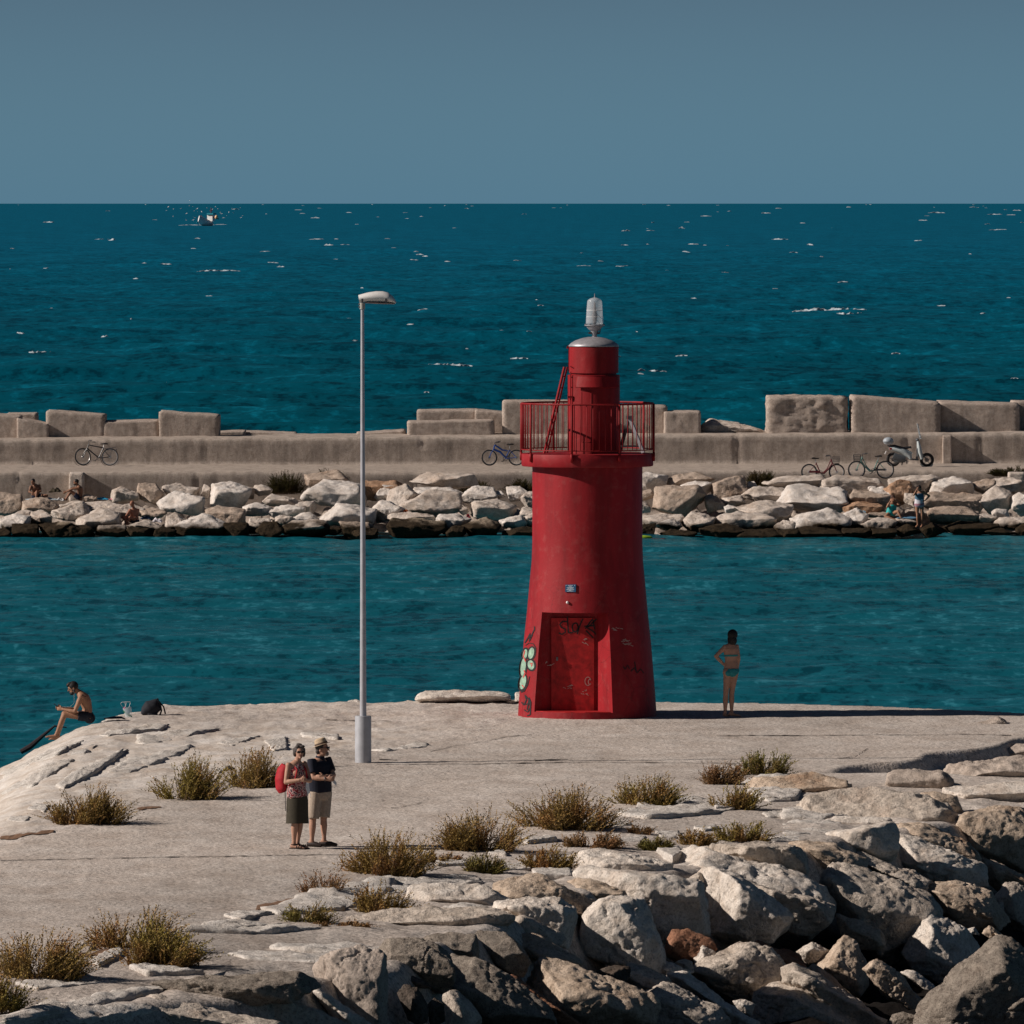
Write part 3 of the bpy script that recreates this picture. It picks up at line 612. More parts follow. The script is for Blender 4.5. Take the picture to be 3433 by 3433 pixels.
 ('C', [(910, 390), (960, 330), (1060, 350), (1150, 310), (1250, 370), (1550, 530), (1640, 640), (1600, 655), (1400, 580), (1100, 490), (990, 410)], [(1100, 420), (1500, 590)], 't', 'brown ridge of rock behind the long block with the white left end'),
 ('C', [(1600, 640), (1650, 560), (1850, 660), (2050, 760), (2050, 850), (1720, 845), (1590, 720)], [(1700, 680), (1900, 780)], 't', 'brown weathered rock full of hollows at the right edge below the rust streaked boulder'),
 ('C', [(315, 850), (350, 740), (430, 650), (540, 670), (800, 780), (1130, 900), (1210, 1020), (1190, 1090), (1080, 1200), (960, 1380), (800, 1400), (700, 1120), (480, 1015), (360, 935)], [(480, 1000), (800, 1025), (1120, 1025), (400, 800)], 'g', 'largest boulder with pale pitted top and brown shaded front, centre of the right hand rocks'),
 ('C', [(430, 1050), (620, 1110), (760, 1180), (800, 1230), (780, 1330), (560, 1310), (480, 1230)], [(560, 1180), (700, 1250)], 't', 'dark tan stone in the shade under the largest boulder'),
 ('C', [(980, 1350), (1050, 1200), (1120, 1090), (1190, 1065), (1330, 1120), (1560, 1280), (1570, 1370), (1400, 1520), (1280, 1600), (1200, 1550), (1050, 1450)], [(1150, 1160), (1240, 1330), (1380, 1480), (1060, 1330)], 'p', 'wedge shaped boulder half lit, left of the dark gritty mass'),
 ('C', [(1110, 1780), (1200, 1700), (1400, 1500), (1690, 1270), (1780, 1280), (1950, 1420), (2100, 1600), (2100, 1990), (1110, 1990)], [(1420, 1720), (1750, 1500), (1350, 1900)], 'k', 'huge dark gritty concrete mass in the lower right corner, rear piece'),
 ('C', [(1430, 1970), (1480, 1850), (1650, 1650), (1800, 1600), (1950, 1560), (2100, 1580), (2100, 2000), (1430, 2000)], [(1620, 1800), (1900, 1650)], 'k', 'dark gritty concrete lump in the lower right corner, front piece'),
 ('C', [(650, 1500), (760, 1420), (860, 1490), (940, 1550), (1100, 1760), (1090, 1830), (900, 1750), (780, 1660)], [(870, 1560), (800, 1640), (700, 1510)], 't', 'brown stone with a lit round face left of a small speckled stone'),
 ('C', [(950, 1520), (1000, 1490), (1100, 1540), (1220, 1650), (1200, 1700), (1130, 1660)], [(1050, 1570)], 'p', 'small speckled stone left of the huge gritty mass'),
 ('C', [(250, 1440), (330, 1370), (480, 1250), (560, 1290), (650, 1450), (660, 1600), (600, 1690), (530, 1670), (430, 1580)], [(400, 1470), (560, 1560)], 't', 'weathered boulder with a dark slope below the dark tan stone'),
 ('C', [(100, 1350), (220, 1280), (335, 1340), (250, 1430), (180, 1440)], [(220, 1340)], 'p', 'small bright white stone left of the weathered boulder with a dark slope'),
 ('C', [(160, 1480), (240, 1440), (530, 1680), (540, 1730), (400, 1650)], [(300, 1560)], 't', 'narrow brown splinter of rock above the narrow dark slab'),
 ('C', [(0, 1500), (100, 1455), (170, 1490), (500, 1700), (800, 1900), (800, 1970), (650, 1960), (300, 1740), (140, 1640), (20, 1610)], [(150, 1560), (450, 1760)], 'g', 'narrow dark slab sloping down over the fissured grey boulder'),
 ('C', [(820, 1970), (880, 1860), (960, 1840), (1080, 1880), (1120, 1980)], [(950, 1890)], 'k', 'rounded stone peeking up at the lower edge left of the corner mass'),
 ('C', [(1700, 930), (1790, 810), (1870, 800), (1960, 850), (1990, 1160), (1850, 1160)], [(1830, 900), (1870, 1100)], 'g', 'grey boulder with a lit shoulder at the right edge'),
 ('C', [(1660, 960), (1760, 950), (1780, 1000), (1740, 1025)], [(1720, 975)], 'p', 'small pale cobble beside the boulder with a lit shoulder'),
 ('C', [(1590, 1190), (1650, 1140), (1750, 1200), (1700, 1265)], [(1660, 1190)], 't', 'small angular brown stone above the huge gritty mass'),
 ('C', [(1470, 1160), (1530, 1150), (1570, 1210), (1500, 1200)], [(1520, 1170)], 'p', 'tiny pale chip under the slab full of holes'),
 ('C', [(1690, 1190), (1760, 1220), (1920, 1330), (1900, 1380), (1780, 1300)], [(1800, 1280)], 't', 'thin brown shard leaning behind the huge gritty mass'),
 ('C', [(1750, 560), (1780, 500), (1950, 490), (1990, 650), (1800, 640)], [(1830, 560)], 'g', 'dark pitted stone at the right edge under the rust streaked boulder'),
 ('C', [(-60, 1330), (30, 1330), (110, 1370), (140, 1460), (-60, 1450)], [(30, 1390)], 'r', 'reddish brown stone left of the small bright white one'),
 ('D', [(1090, 690), (1100, 590), (1140, 565), (1400, 570), (1480, 620), (1470, 670), (1440, 715), (1250, 725)], [(1110, 605), (1440, 600), (1300, 600)], 'c', 'rounded concrete block below the broken edge of the pier top'),
 ('D', [(1410, 575), (1460, 530), (1700, 500), (2050, 475), (2050, 650), (1480, 665), (1460, 605)], [(1500, 590), (2000, 560)], 'c', 'wide concrete slab at the right edge below the broken pier top'),
 ('D', [(1670, 520), (1740, 460), (1840, 445), (1880, 405), (2050, 385), (2050, 500), (1850, 505)], [(1850, 470), (2000, 440)], 'c', 'second concrete slab, farther back at the right edge'),
 ('D', [(180, 660), (270, 615), (600, 590), (880, 650), (900, 695), (700, 745), (540, 755), (490, 690)], [(520, 680), (870, 665)], 't', 'outcrop with a rough brown front left of the rounded concrete block'),
 ('D', [(1530, 304), (1600, 282), (1800, 225), (1814, 240), (1812, 300)], [(1690, 285), (1806, 250)], 'c', 'tilted concrete flag with a dark face at the far end of the pier'),
]
for k, (c_, o_, r_, t_, lab) in enumerate(NEAR):
    o = src(c_, o_); r_ = src(c_, r_)
    xs_ = [p[0] for p in o]; ys_ = [p[1] for p in o]
    cx, w, h = (min(xs_) + max(xs_)) / 2, max(xs_) - min(xs_), max(ys_) - min(ys_)
    g = ground(min(max(cx, -50), 3480), min(ys_) + h * .62)
    g.y = min(g.y, at_z(cx, max(ys_), .12).y - .3)
    sc = F_PX / g.y
    dep = min(w, 2.2 * h + 60) / sc * (.75 if h > 60 else .5)
    pts = outline_pts(o, r_, g.y - dep * .35, dep)
    big = w * h > 30000
    stone('boulder', pts, MAT[t_], lab, 'boulder', 'boulders piled along the near side of the pier', sub=6 if big else 5, p=110, amp=.028, freq=3.4, seed=k * 5 + 1, chips=.6, grow=1.15, cuts=3, crack=1)
# rough block sitting on the far edge of the pier
for o_, lab in (([(1385, 2350), (1392, 2328), (1415, 2318), (1690, 2316), (1722, 2322), (1722, 2352)], 'low white rounded block on the far edge of the pier left of the red lighthouse'), ([(1724, 2352), (1727, 2322), (1745, 2318), (1800, 2330), (1800, 2352)], 'small white block half hidden by the lighthouse foot'), ([(1150, 2362), (1165, 2350), (1195, 2344), (1230, 2356), (1225, 2364)], 'small white hump on the pier edge behind the lamp post')):
    stone('edge_stone', outline_pts(o_, [(o_[1][0] + 30, o_[1][1] + 12), (o_[3][0] - 10, o_[3][1] + 14)] if len(o_) > 5 else [], 172.2, 1.0), M_pale, lab, 'stone', sub=5, p=18, amp=.03, seed=len(lab))
# ------------------------------------------------------------------ far breakwater
ZW = 2.1
def yshift(x): return .04 * x
def profile_sheet():
    prof = [(315.0, -1.6), (317.5, -.85), (323, -.1), (327.2, .4), (328.3, .5), (328.3, 1.5), (328.3, 1.94), (328.34, 2.05), (328.46, ZW), (331, ZW + .02), (334, ZW), (337.48, ZW), (337.5, 2.4), (337.5, 2.75), (337.49, 3.06), (337.53, 3.16), (337.68, 3.2), (340, 3.22), (343, 3.2), (345, 3.0), (346, 1.5), (348, -1.2)]
    # refine
    P = []
    for (a, b), (c, d) in zip(prof[:-1], prof[1:]):
        n = max(1, int(math.hypot((c - a) * .3, d - b) / .12))
        P += [(a + (c - a) * i / n, b + (d - b) * i / n) for i in range(n)]
    P.append(prof[-1]); P = np.array(P)
    xs = np.arange(-45, 45.01, .14)
    X = np.tile(xs, (len(P), 1)); Yv = np.tile(P[:, :1], (1, len(xs))) + yshift(X); Z = np.tile(P[:, 1:], (1, len(xs)))
    Z = Z + np.where(Z > 2.6, .006 * X, 0)
    Q = np.stack([X.ravel(), Yv.ravel() * .8, Z.ravel()], 1)
    n = fbm(Q * .8, 4, 41).reshape(X.shape); n2 = fbm(Q * 3.1, 3, 47).reshape(X.shape)
    rub = (Yv - yshift(X) < 327.9) & (Yv - yshift(X) > 316)      # loose rubble under the rocks
    r1_ = 1 - np.abs(fbm(np.stack([X.ravel() * .8, Yv.ravel() * .7, 0 * X.ravel()], 1), 4, 66)).reshape(X.shape)
    Z = Z + rub * (.55 * np.clip(r1_ - .55, 0, 1) * 1.6)
    # casting joints of the wall
    jit = 0
    for xj, wd in ((-12.05, .05), (-3.6, .06), (8.9, .05), (15.6, .04), (18.6, .06), (-19, .05)):
        jit = jit + np.exp(-((X - xj - .1 * n) / wd) ** 2)
    Yv = Yv + .02 * n + .008 * n2 + .05 * jit; Z = Z + .025 * n + .010 * n2 - .02 * jit
    V = np.stack([X.ravel(), Yv.ravel(), Z.ravel()], 1); idx = np.arange(X.size).reshape(X.shape)
    Fq = np.stack([idx[:-1, :-1], idx[:-1, 1:], idx[1:, 1:], idx[1:, :-1]], -1).reshape(-1, 4)
    me = bpy.data.meshes.new('breakwater'); me.from_pydata(V.tolist(), [], Fq.tolist())
    me.polygons.foreach_set('use_smooth', [True] * len(me.polygons)); me.materials.append(M_conc)
    return tag(link('breakwater', me), kind='structure')
breakwater = profile_sheet()
M_block = rockmat('old_concrete_block', (.36, .29, .245), (.50, .42, .36), stain=(.30, .235, .195), stain_amt=.45, dark=.45, grit=.8, scale=1.4, midb=.2, streak=.25)
def block_pts(x0, y0, x1, y1, Y, d, tl=0, tr=0, lean=.0):
    """a cast block: front face corners from the photo, tl/tr drop the top corners"""
    a = [at_y(x0, y1, Y), at_y(x1, y1, Y), at_y(x1, y0 + tr, Y), at_y(x0, y0 + tl, Y)]
    b = [p + Vector((lean, d, 0)) for p in a]
    a = [p - Vector((0, 0, .25)) if i < 2 else p for i, p in enumerate(a)]
    b = [p - Vector((0, 0, .25)) if i < 2 else p + Vector((0, .0, .03)) for i, p in enumerate(b)]
    return a + b
BLK = [ # crop, box, Y, depth, tl, tr, sub-label
 ('F1', (50, 182, 260, 330), 342.5, 1.3, 10, 8, 'low rear block peeking over the block at the left edge of the sea wall'),
 ('F1', (-150, 190, 140, 368), 339.6, 1.6, 0, 25, 'block cut by the left edge of the photo, on top of the sea wall'),
 ('F1', (125, 222, 345, 370), 339.3, 1.5, 0, 45, 'block with a sloping right shoulder, second from the left edge on the sea wall'),
 ('F1', (340, 174, 746, 370), 339.6, 1.8, 0, 28, 'tall block on the sea wall directly above and left of the black bicycle'),
 ('F1', (748, 240, 1136, 372), 339.6, 1.7, 10, 0, 'long low block on the sea wall right of the one above the black bicycle'),
 ('F1', (1155, 178, 1566, 376), 339.4, 1.8, 0, 30, 'lone tall block with a diagonal seam, right of the long low block'),
 ('F1', (1568, 316, 1760, 372), 341.5, 1.5, 5, 0, 'low shaded slab on the sea wall right of the block with the diagonal seam'),
 ('F1', (1690, 318, 2120, 372), 343, 1.6, 0, 14, 'low flat slab on the sea wall left of the lamp post'),
 ('F2', (330, 345, 705, 372), 342.5, 1.5, 8, 0, 'lowest slab on the sea wall just behind the lamp post'),
 ('F2', (640, 272, 975, 372), 340.8, 1.8, 60, 40, 'rounded boulder like block right of the lamp post'),
 ('F2', (1078, 166, 1500, 345), 342.6, 1.5, 4, 0, 'rear block of the stacked pair left of the lighthouse'),
 ('F2', (1490, 166, 1696, 350), 342.2, 1.6, 0, 18, 'rear block of the stacked pair, the one nearer the lighthouse'),
 ('F2', (1014, 238, 1612, 364), 339.6, 1.6, 12, 0, 'long front block of the stacked pair left of the lighthouse'),
 ('F2', (1698, 104, 2260, 352), 339.8, 1.8, 0, 0, 'tall block partly hidden by the lighthouse gallery on its left'),
 ('F3', (-260, 165, 362, 432), 340.2, 1.8, 10, 16, 'block seen through the right side of the lighthouse railing'),
 ('F3', (358, 230, 682, 430), 339.5, 1.6, 0, 0, 'cube shaped block right of the lighthouse railing'),
 ('F3', (1320, 97, 2030, 426), 339.4, 2.0, 0, 0, 'big block with a knobbly face, left of the gap above the bicycles'),
 ('F4', (520, 78, 1225, 375), 339.4, 2.0, 0, 55, 'big block with a falling top edge behind the white scooter'),
 ('F4', (1240, 124, 1880, 372), 340.0, 2.2, 0, 20, 'wide block with a slanting upper front, right of the scooter windshield'),
 ('F4', (1850, 122, 2400, 368), 342.0, 1.8, 0, 0, 'block cut by the right edge of the photo, on the sea wall'),
]
for k, (c_, bx, Y, d, tl, tr, lab) in enumerate(BLK):
    (x0, y0), (x1, y1) = src(c_, [(bx[0], bx[1]), (bx[2], bx[3])]); q = SRC[c_][2]
    stone('concrete_block', block_pts(x0, y0, x1, y1, Y, d, tl * q, tr * q), M_block, lab, 'concrete block', 'concrete blocks along the top of the sea wall',
          sub=5, p=60, amp=.03 if 'knobbly' in lab else .010, freq=5 if 'knobbly' in lab else 2.2, grow=1.05, seed=200 + k * 3, chips=.4)
stone('rubble_mound', outline_pts(src('F3', [(680, 430), (690, 330), (760, 300), (860, 305), (1100, 340), (1310, 385), (1310, 430)]), src('F3', [(760, 345), (900, 340), (1200, 395)]), 340, 1.8), M_fpale,
      'low pale rock heap on the sea wall between the cube block and the knobbly block', 'rock', sub=5, amp=.05, seed=321)
p0_, p1_ = src('F4', [(1258, 398), (1336, 618)])
stone('pilaster', block_pts(p0_[0], p0_[1], p1_[0], p1_[1], 337.9, .5), M_block, 'narrow upright pilaster on the sea wall right of the white scooter', 'pilaster', sub=4, p=20, amp=.02)
p0_, p1_ = src('F1', [(495, 617), (605, 785)])
stone('concrete_stub', block_pts(p0_[0], p0_[1], p1_[0], p1_[1], 327.1, .7), M_fpale, 'short pale concrete stub against the lower wall behind the seated bearded man', 'stub', sub=4, p=24, amp=.02)
p0_, p1_ = src('F4', [(1805, 706), (1945, 748)])
stone('concrete_stub', block_pts(p0_[0], p0_[1], p1_[0], p1_[1], 326.8, .7), M_fpale, 'small squared concrete lump under the wall shrub at the right edge', 'stub', sub=4, p=24, amp=.02)

# ------------------------------------------------------------------ rocks of the breakwater, row by row
FAR = {
 'F1': [(-60, 750, 150, 915, 't'), (165, 790, 400, 930, 't'), (375, 815, 660, 900, 'p'), (380, 820, 650, 970, 'p'), (600, 815, 895, 905, 'p'), (740, 840, 1040, 930, 'p'), (980, 690, 1170, 840, 't'), (790, 720, 990, 840, 'p'),
   (1165, 685, 1420, 790, 'p'), (1150, 745, 1480, 920, 'w'), (1480, 680, 1790, 880, 'w'), (1440, 700, 1520, 790, 'p'), (1640, 700, 1840, 800, 't'), (1820, 695, 1960, 770, 'p'), (1740, 835, 1960, 920, 'w'), (1470, 850, 1770, 1000, 't'),
   (540, 880, 860, 1040, 'p'), (690, 990, 920, 1085, 'p'), (-20, 915, 260, 1045, 'w'), (220, 890, 370, 1000, 'p'), (930, 950, 1190, 1065, 'p'), (1000, 860, 1190, 940, 't'), (1200, 910, 1330, 1060, 'p'), (1250, 910, 1620, 1085, 'w'),
   (1600, 960, 1780, 1085, 'd'), (1770, 935, 1950, 1060, 'p'), (60, 980, 290, 1095, 'd'), (290, 960, 520, 1092, 'd'), (400, 985, 690, 1090, 'd'), (900, 990, 1110, 1085, 'd'), (1100, 1000, 1260, 1085, 'd'), (-60, 1010, 90, 1095, 'd'), (110, 880, 250, 960, 'p'), (600, 770, 700, 820, 't')],
 'F2': [(-30, 770, 250, 870, 'p'), (250, 600, 570, 715, 't'), (250, 680, 730, 870, 'w'), (570, 680, 1030, 800, 'r'), (765, 710, 910, 820, 'w'), (840, 710, 1070, 900, 'p'), (1030, 615, 1530, 720, 'p'), (1030, 710, 1380, 790, 'w'),
   (990, 750, 1380, 930, 'p'), (1380, 715, 1640, 830, 'w'), (1620, 740, 1700, 800, 'w'), (1700, 715, 1870, 810, 'w'), (1820, 750, 1990, 870, 'p'), (1450, 795, 1780, 950, 'p'), (-20, 840, 270, 930, 'w'), (190, 820, 350, 910, 'p'),
   (350, 850, 790, 1010, 'w'), (740, 810, 960, 960, 'w'), (870, 890, 1180, 980, 'p'), (160, 905, 340, 990, 'w'), (50, 910, 170, 990, 'p'), (80, 960, 450, 1075, 'p'), (430, 1000, 520, 1058, 'p'), (510, 930, 760, 1085, 't'),
   (785, 950, 1290, 1080, 'd'), (1200, 900, 1440, 1040, 'w'), (1370, 840, 1440, 910, 'p'), (1410, 940, 1670, 1080, 'd'), (1680, 920, 1850, 1020, 'w'), (1790, 860, 1960, 940, 'p'), (1840, 900, 1990, 1010, 'p'), (1680, 1005, 1990, 1075, 'd'), (-80, 960, 100, 1085, 'd'), (600, 1010, 800, 1085, 'd'), (1270, 1000, 1430, 1080, 'd')],
 'F3': [(120, 770, 370, 940, 'w'), (370, 800, 800, 910, 't'), (520, 870, 790, 990, 'w'), (785, 797, 1120, 1040, 't'), (1110, 900, 1560, 1070, 'p'), (1280, 820, 1932, 935, 'p'), (230, 905, 750, 1190, 't'), (100, 940, 260, 1050, 't'),
   (90, 1040, 220, 1165, 'p'), (690, 985, 920, 1155, 't'), (860, 1000, 1090, 1100, 'p'), (900, 1090, 1060, 1165, 'w'), (1060, 1060, 1520, 1245, 'p'), (1430, 910, 2100, 1185, 'w'), (1110, 870, 1210, 940, 'w'), (160, 1160, 550, 1290, 'p'),
   (290, 1210, 520, 1335, 'w'), (500, 1155, 810, 1335, 'p'), (780, 1150, 1370, 1325, 'p'), (1510, 1118, 2060, 1360, 'w'), (1360, 1220, 1560, 1385, 'p'), (120, 1260, 290, 1395, 'd'), (290, 1320, 660, 1395, 'd'), (670, 1260, 1100, 1400, 'd'), (1000, 1310, 1430, 1400, 'd'), (1400, 1300, 1620, 1400, 'd')],
 'F4': [(220, 718, 740, 862, 'p'), (640, 810, 720, 850, 'w'), (615, 820, 890, 930, 'w'), (790, 758, 1010, 960, 'r'), (800, 728, 1250, 860, 'p'), (1170, 745, 1510, 910, 'w'), (430, 848, 830, 1020, 't'), (430, 945, 780, 1065, 'r'),
   (940, 870, 1100, 1000, 'p'), (1090, 838, 1620, 1060, 't'), (1110, 990, 1640, 1135, 't'), (1560, 838, 1840, 1045, 'p'), (1670, 748, 1960, 872, 'p'), (1500, 760, 1720, 865, 't'), (1820, 878, 2000, 1065, 'w'), (1660, 1000, 1810, 1095, 'w'),
   (1710, 1058, 1990, 1175, 'p'), (1510, 1040, 1700, 1125, 'p'), (1250, 1030, 1370, 1095, 'w'), (418, 1000, 620, 1185, 'w'), (600, 1070, 880, 1205, 'p'), (620, 1030, 840, 1085, 't'), (860, 1070, 1050, 1160, 'p'), (870, 1130, 1070, 1230, 'd'),
   (640, 1165, 870, 1235, 'd'), (1080, 1110, 1260, 1240, 'd'), (1230, 1110, 1720, 1225, 'd'), (1610, 1165, 1860, 1235, 'd'), (1860, 1130, 2000, 1230, 'd'), (-40, 1150, 480, 1245, 'd'), (400, 1160, 660, 1240, 'd')],
}
LMK = [(0, 'at the left edge'), (110, 'below the bending man'), (255, 'below the seated bearded man'), (430, 'around the bald man'), (600, 'left of the dark wall shrub'), (760, 'right of the bald man'),
       (940, 'below the dark wall shrub'), (1120, 'left of the lamp post'), (1300, 'right of the lamp post'), (1465, 'around the blue cloth'), (1640, 'below the blue bicycle'), (1790, 'left of the lighthouse'),
       (2190, 'right of the lighthouse'), (2350, 'left of the right hand shrub'), (2540, 'below the right hand shrub'), (2720, 'below the maroon bicycle'), (2900, 'below the mint bicycle'), (2990, 'around the seated woman'), (3090, 'around the standing woman'), (3230, 'right of the standing woman'), (3420, 'at the right edge')]
FM = {'p': (M_fpale, 'buff'), 'w': (rockmat('white_far_stone', (.52, .455, .40), (.68, .63, .585), stain=(.48, .38, .30), stain_amt=.3, dark=.3, wet=.42, scale=.7), 'white'), 't': (M_ftan, 'brownish'), 'r': (rockmat('orange_far_stone', (.30, .17, .10), (.46, .30, .20), stain=(.16, .08, .045), stain_amt=.7, dark=.5, wet=.4, scale=.7), 'orange brown'), 'd': (M_fdark, 'weedy')}
def bedY(py, px):
    # depth of the rubble face under a photo row
    return float(np.interp(py, [1590, 1680, 1806], [326.4, 322.7, 315.9]))
recs = []
for c_, lst in FAR.items():
    for (x0, y0, x1, y1, t) in lst:
        (X0, Y0), (X1, Y1) = src(c_, [(x0, y0), (x1, y1)]); recs.append((X0, Y0, X1, Y1, t))
cnt = {}
lbls = []
for (X0, Y0, X1, Y1, t) in recs:
    cx = (X0 + X1) / 2; row = 'by the water' if Y1 > 1775 else ('mid slope' if Y1 > 1700 else 'against the wall')
    size = 'big' if (X1 - X0) * (Y1 - Y0) > 8500 else ('small' if (X1 - X0) * (Y1 - Y0) < 3200 else 'medium')
    shape = 'flat' if (X1 - X0) > 2.4 * (Y1 - Y0) else ('blocky' if (X1 - X0) < 1.25 * (Y1 - Y0) else 'angular')
    mark = min(LMK, key=lambda m: abs(m[0] - cx))[1]
    lbls.append([f'{size} {FM[t][1]} {shape} rock {row} {mark}', cx])
from collections import defaultdict
dd = defaultdict(list)
for i, (l, cx) in enumerate(lbls): dd[l].append((cx, i))
ORD = ['leftmost', 'second from left', 'third from left', 'fourth from left', 'fifth from left', 'sixth from left']
for l, v in dd.items():
    if len(v) > 1:
        for k, (cx, i) in enumerate(sorted(v)):
            lbls[i][0] = (ORD[k] if k < len(v) - 1 or len(v) > 6 else 'rightmost') + ' of the ' + l.replace(' rock ', ' rocks ', 1)
rnd = random.Random(11)
for k, (X0, Y0, X1, Y1, t) in enumerate(recs):
    w, h = X1 - X0, Y1 - Y0; cx, cy = (X0 + X1) / 2, (Y0 + Y1) / 2
    if Y1 > 1790: Y1 += 10
    out = []
    n = rnd.choice([4, 5, 5, 6])
    a0 = rnd.uniform(0, 6.28)
    for i in range(n):
        a = a0 + 6.283 * (i + rnd.uniform(-.3, .3)) / n
        ex = 2.6
        c, s = math.cos(a), math.sin(a); rr = (abs(c) ** ex + abs(s) ** ex) ** (-1 / ex) * rnd.uniform(.88, 1.14)
        out.append((cx + w * .5 * c * rr, cy + h * .5 * s * rr))
    q = rnd.uniform(.34, .62); sl = rnd.uniform(-.16, .16)
    rx = rnd.uniform(-.12, .12)
    ridge = [(cx - w * .36 + rx * w, Y0 + h * (q + sl)), (cx + w * .38 + rx * w, Y0 + h * (q - sl))] + ([(cx + rx * w, Y1 - h * .15)] if k % 3 == 0 else [])
    Yr = bedY(Y0 + h * .7, cx) + .04 * (cx - C_PX) / 88
    dep = min(w, 1.9 * h + 20) / 88
    stone('breakwater_rock', outline_pts(out, ridge, Yr - dep * .25, dep), FM[t][0], lbls[k][0], 'rock', 'loose rocks along the foot of the breakwater', sub=5, p=110, amp=.03, freq=3.4, seed=400 + k * 3, chips=.6, grow=1.16, cuts=2)
# ------------------------------------------------------------------ lighthouse
def painted(name, col, worn=.35, dust=(.45, .25, .22)):
    m, nt, b = newmat(name)
    tc = nd(nt, 'ShaderNodeTexCoord'); v = tc.outputs['Object']
    big = noise(nt, v, .8, 5, .6); mid = noise(nt, v, 5, 6, .7); fine = noise(nt, v, 40, 3, .6); strk = noise(nt, v, 3.5, 4, .6, (1, 1, .14))
    r = ramp(nt, [(.3, tuple(c * .82 for c in col)), (.6, col)]); nt.links.new(big, r.inputs[0]); c = r.outputs[0]
    r2 = ramp(nt, [(.52, 0.), (.75, worn)]); nt.links.new(mid, r2.inputs[0]); c = mixc(nt, r2.outputs[0], c, dust)
    r3 = ramp(nt, [(.36, .58), (.56, 1.0)]); nt.links.new(strk, r3.inputs[0]); c = mixc(nt, .6, c, r3.outputs[0], 'MULTIPLY')
    # hairline cracks, only on the flared part
    vor = nd(nt, 'ShaderNodeTexVoronoi', feature='DISTANCE_TO_EDGE', i_Scale=1.5)
    wob = nd(nt, 'ShaderNodeMix', data_type='VECTOR'); nt.links.new(v, wob.inputs[4])
    nz = nd(nt, 'ShaderNodeTexNoise', i_Scale=4, i_Detail=4); nt.links.new(v, nz.inputs['Vector']); L(nt, nz, 'Color', wob, 5); wob.inputs[0].default_value = .18
    nt.links.new(wob.outputs[1], vor.inputs['Vector'])
    r4 = ramp(nt, [(.0, .35), (.012, 1.0)]); L(nt, vor, 'Distance', r4, 0)
    sx = nd(nt, 'ShaderNodeSeparateXYZ'); nt.links.new(v, sx.inputs[0])
    mr = nd(nt, 'ShaderNodeMapRange'); L(nt, sx, 2, mr, 0); mr.inputs[1].default_value = 1.9; mr.inputs[2].default_value = 3.3; mr.inputs[3].default_value = .55; mr.inputs[4].default_value = 0
    c = mixc(nt, mr.outputs[0], c, r4.outputs[0], 'MULTIPLY')
    nt.links.new(c, b.inputs['Base Color']); b.inputs['Roughness'].default_value = .62; b.inputs['Specular IOR Level'].default_value = .25
    bumps(nt, b, [(mid, .25, .02), (fine, .15, .006)])
    return m
M_red = painted('worn_red_paint', (.285, .0085, .014), .12)
M_red2 = painted('red_metal_paint', (.27, .0065, .010), .08)
M_redp = plain('chipped_red_paint', (.36, .013, .014), .6, var=.35, scale=9)
M_zinc = plain('zinc_grey_metal', (.34, .33, .35), .45, .35, .15, 12)
M_dgrey = plain('dark_grey_steel', (.09, .085, .09), .5, .4)
M_white = plain('white_enamel', (.72, .71, .70), .4)
M_black = plain('black_rubber', (.018, .017, .018), .7)
LHY = at_z(1969, 2413, DECK).y + 1.37
base = at_y(1969, 2404, LHY); LX = base.x; LZ = DECK - .02
S_ = F_PX / LHY
def zpx(py): return at_y(1969, py, LHY).z - LZ
LH = thing('lighthouse', (LX, LHY, LZ), 'red painted lighthouse with a round railed gallery and glass lantern on the pier', 'lighthouse')
prof_px = [(2413, 1.372), (2402, 1.372), (2330, 1.342), (2280, 1.318), (2155, 1.257), (2043, 1.187), (1948, 1.137), (1880, 1.098), (1820, 1.086), (1562, 1.086)]
prof = [(r, max(0.0, zpx(y))) for y, r in prof_px]
prof[0] = (1.375, -.05)
def Rz(z): return float(np.interp(z, [p[1] for p in prof], [p[0] for p in prof]))
dense = []
for (r0, z0), (r1, z1) in zip(prof[:-1], prof[1:]):
    n = max(1, int((z1 - z0) / .15)); dense += [(r0 + (r1 - r0) * i / n, z0 + (z1 - z0) * i / n) for i in range(n)]
dense.append(prof[-1])
tower = MB().lathe(dense, n=96).obj('tower', M_red, LH, sharp=50)
NZ0, NZ1, NBY = .15, zpx(2046), -.70      # splayed niche: floor, lintel, depth of its back wall
NBL, NBR = -.74, .19
niche = [(NBL, NBY + .01), (NBR, NBY), (NBR + .59, NBY - 1.14), (NBR + .59, -2.3), (NBL - 1.38, -2.3), (NBL - 1.38, NBY + .01 - .80)]
cut = MB().prism([(x, y, NZ0) for x, y in niche], (0, 0, NZ1 - NZ0)).obj('cutter', M_redp, LH, smooth=False)
m_ = tower.modifiers.new('niche', 'BOOLEAN'); m_.operation = 'DIFFERENCE'; m_.object = cut; m_.solver = 'EXACT'
dg = bpy.context.evaluated_depsgraph_get(); dg.update()
me_ = bpy.data.meshes.new_from_object(tower.evaluated_get(dg)); tower.modifiers.clear(); tower.data = me_
me_.polygons.foreach_set('use_smooth', [True] * len(me_.polygons)); me_.set_sharp_from_angle(angle=R(35))
bpy.data.objects.remove(cut)
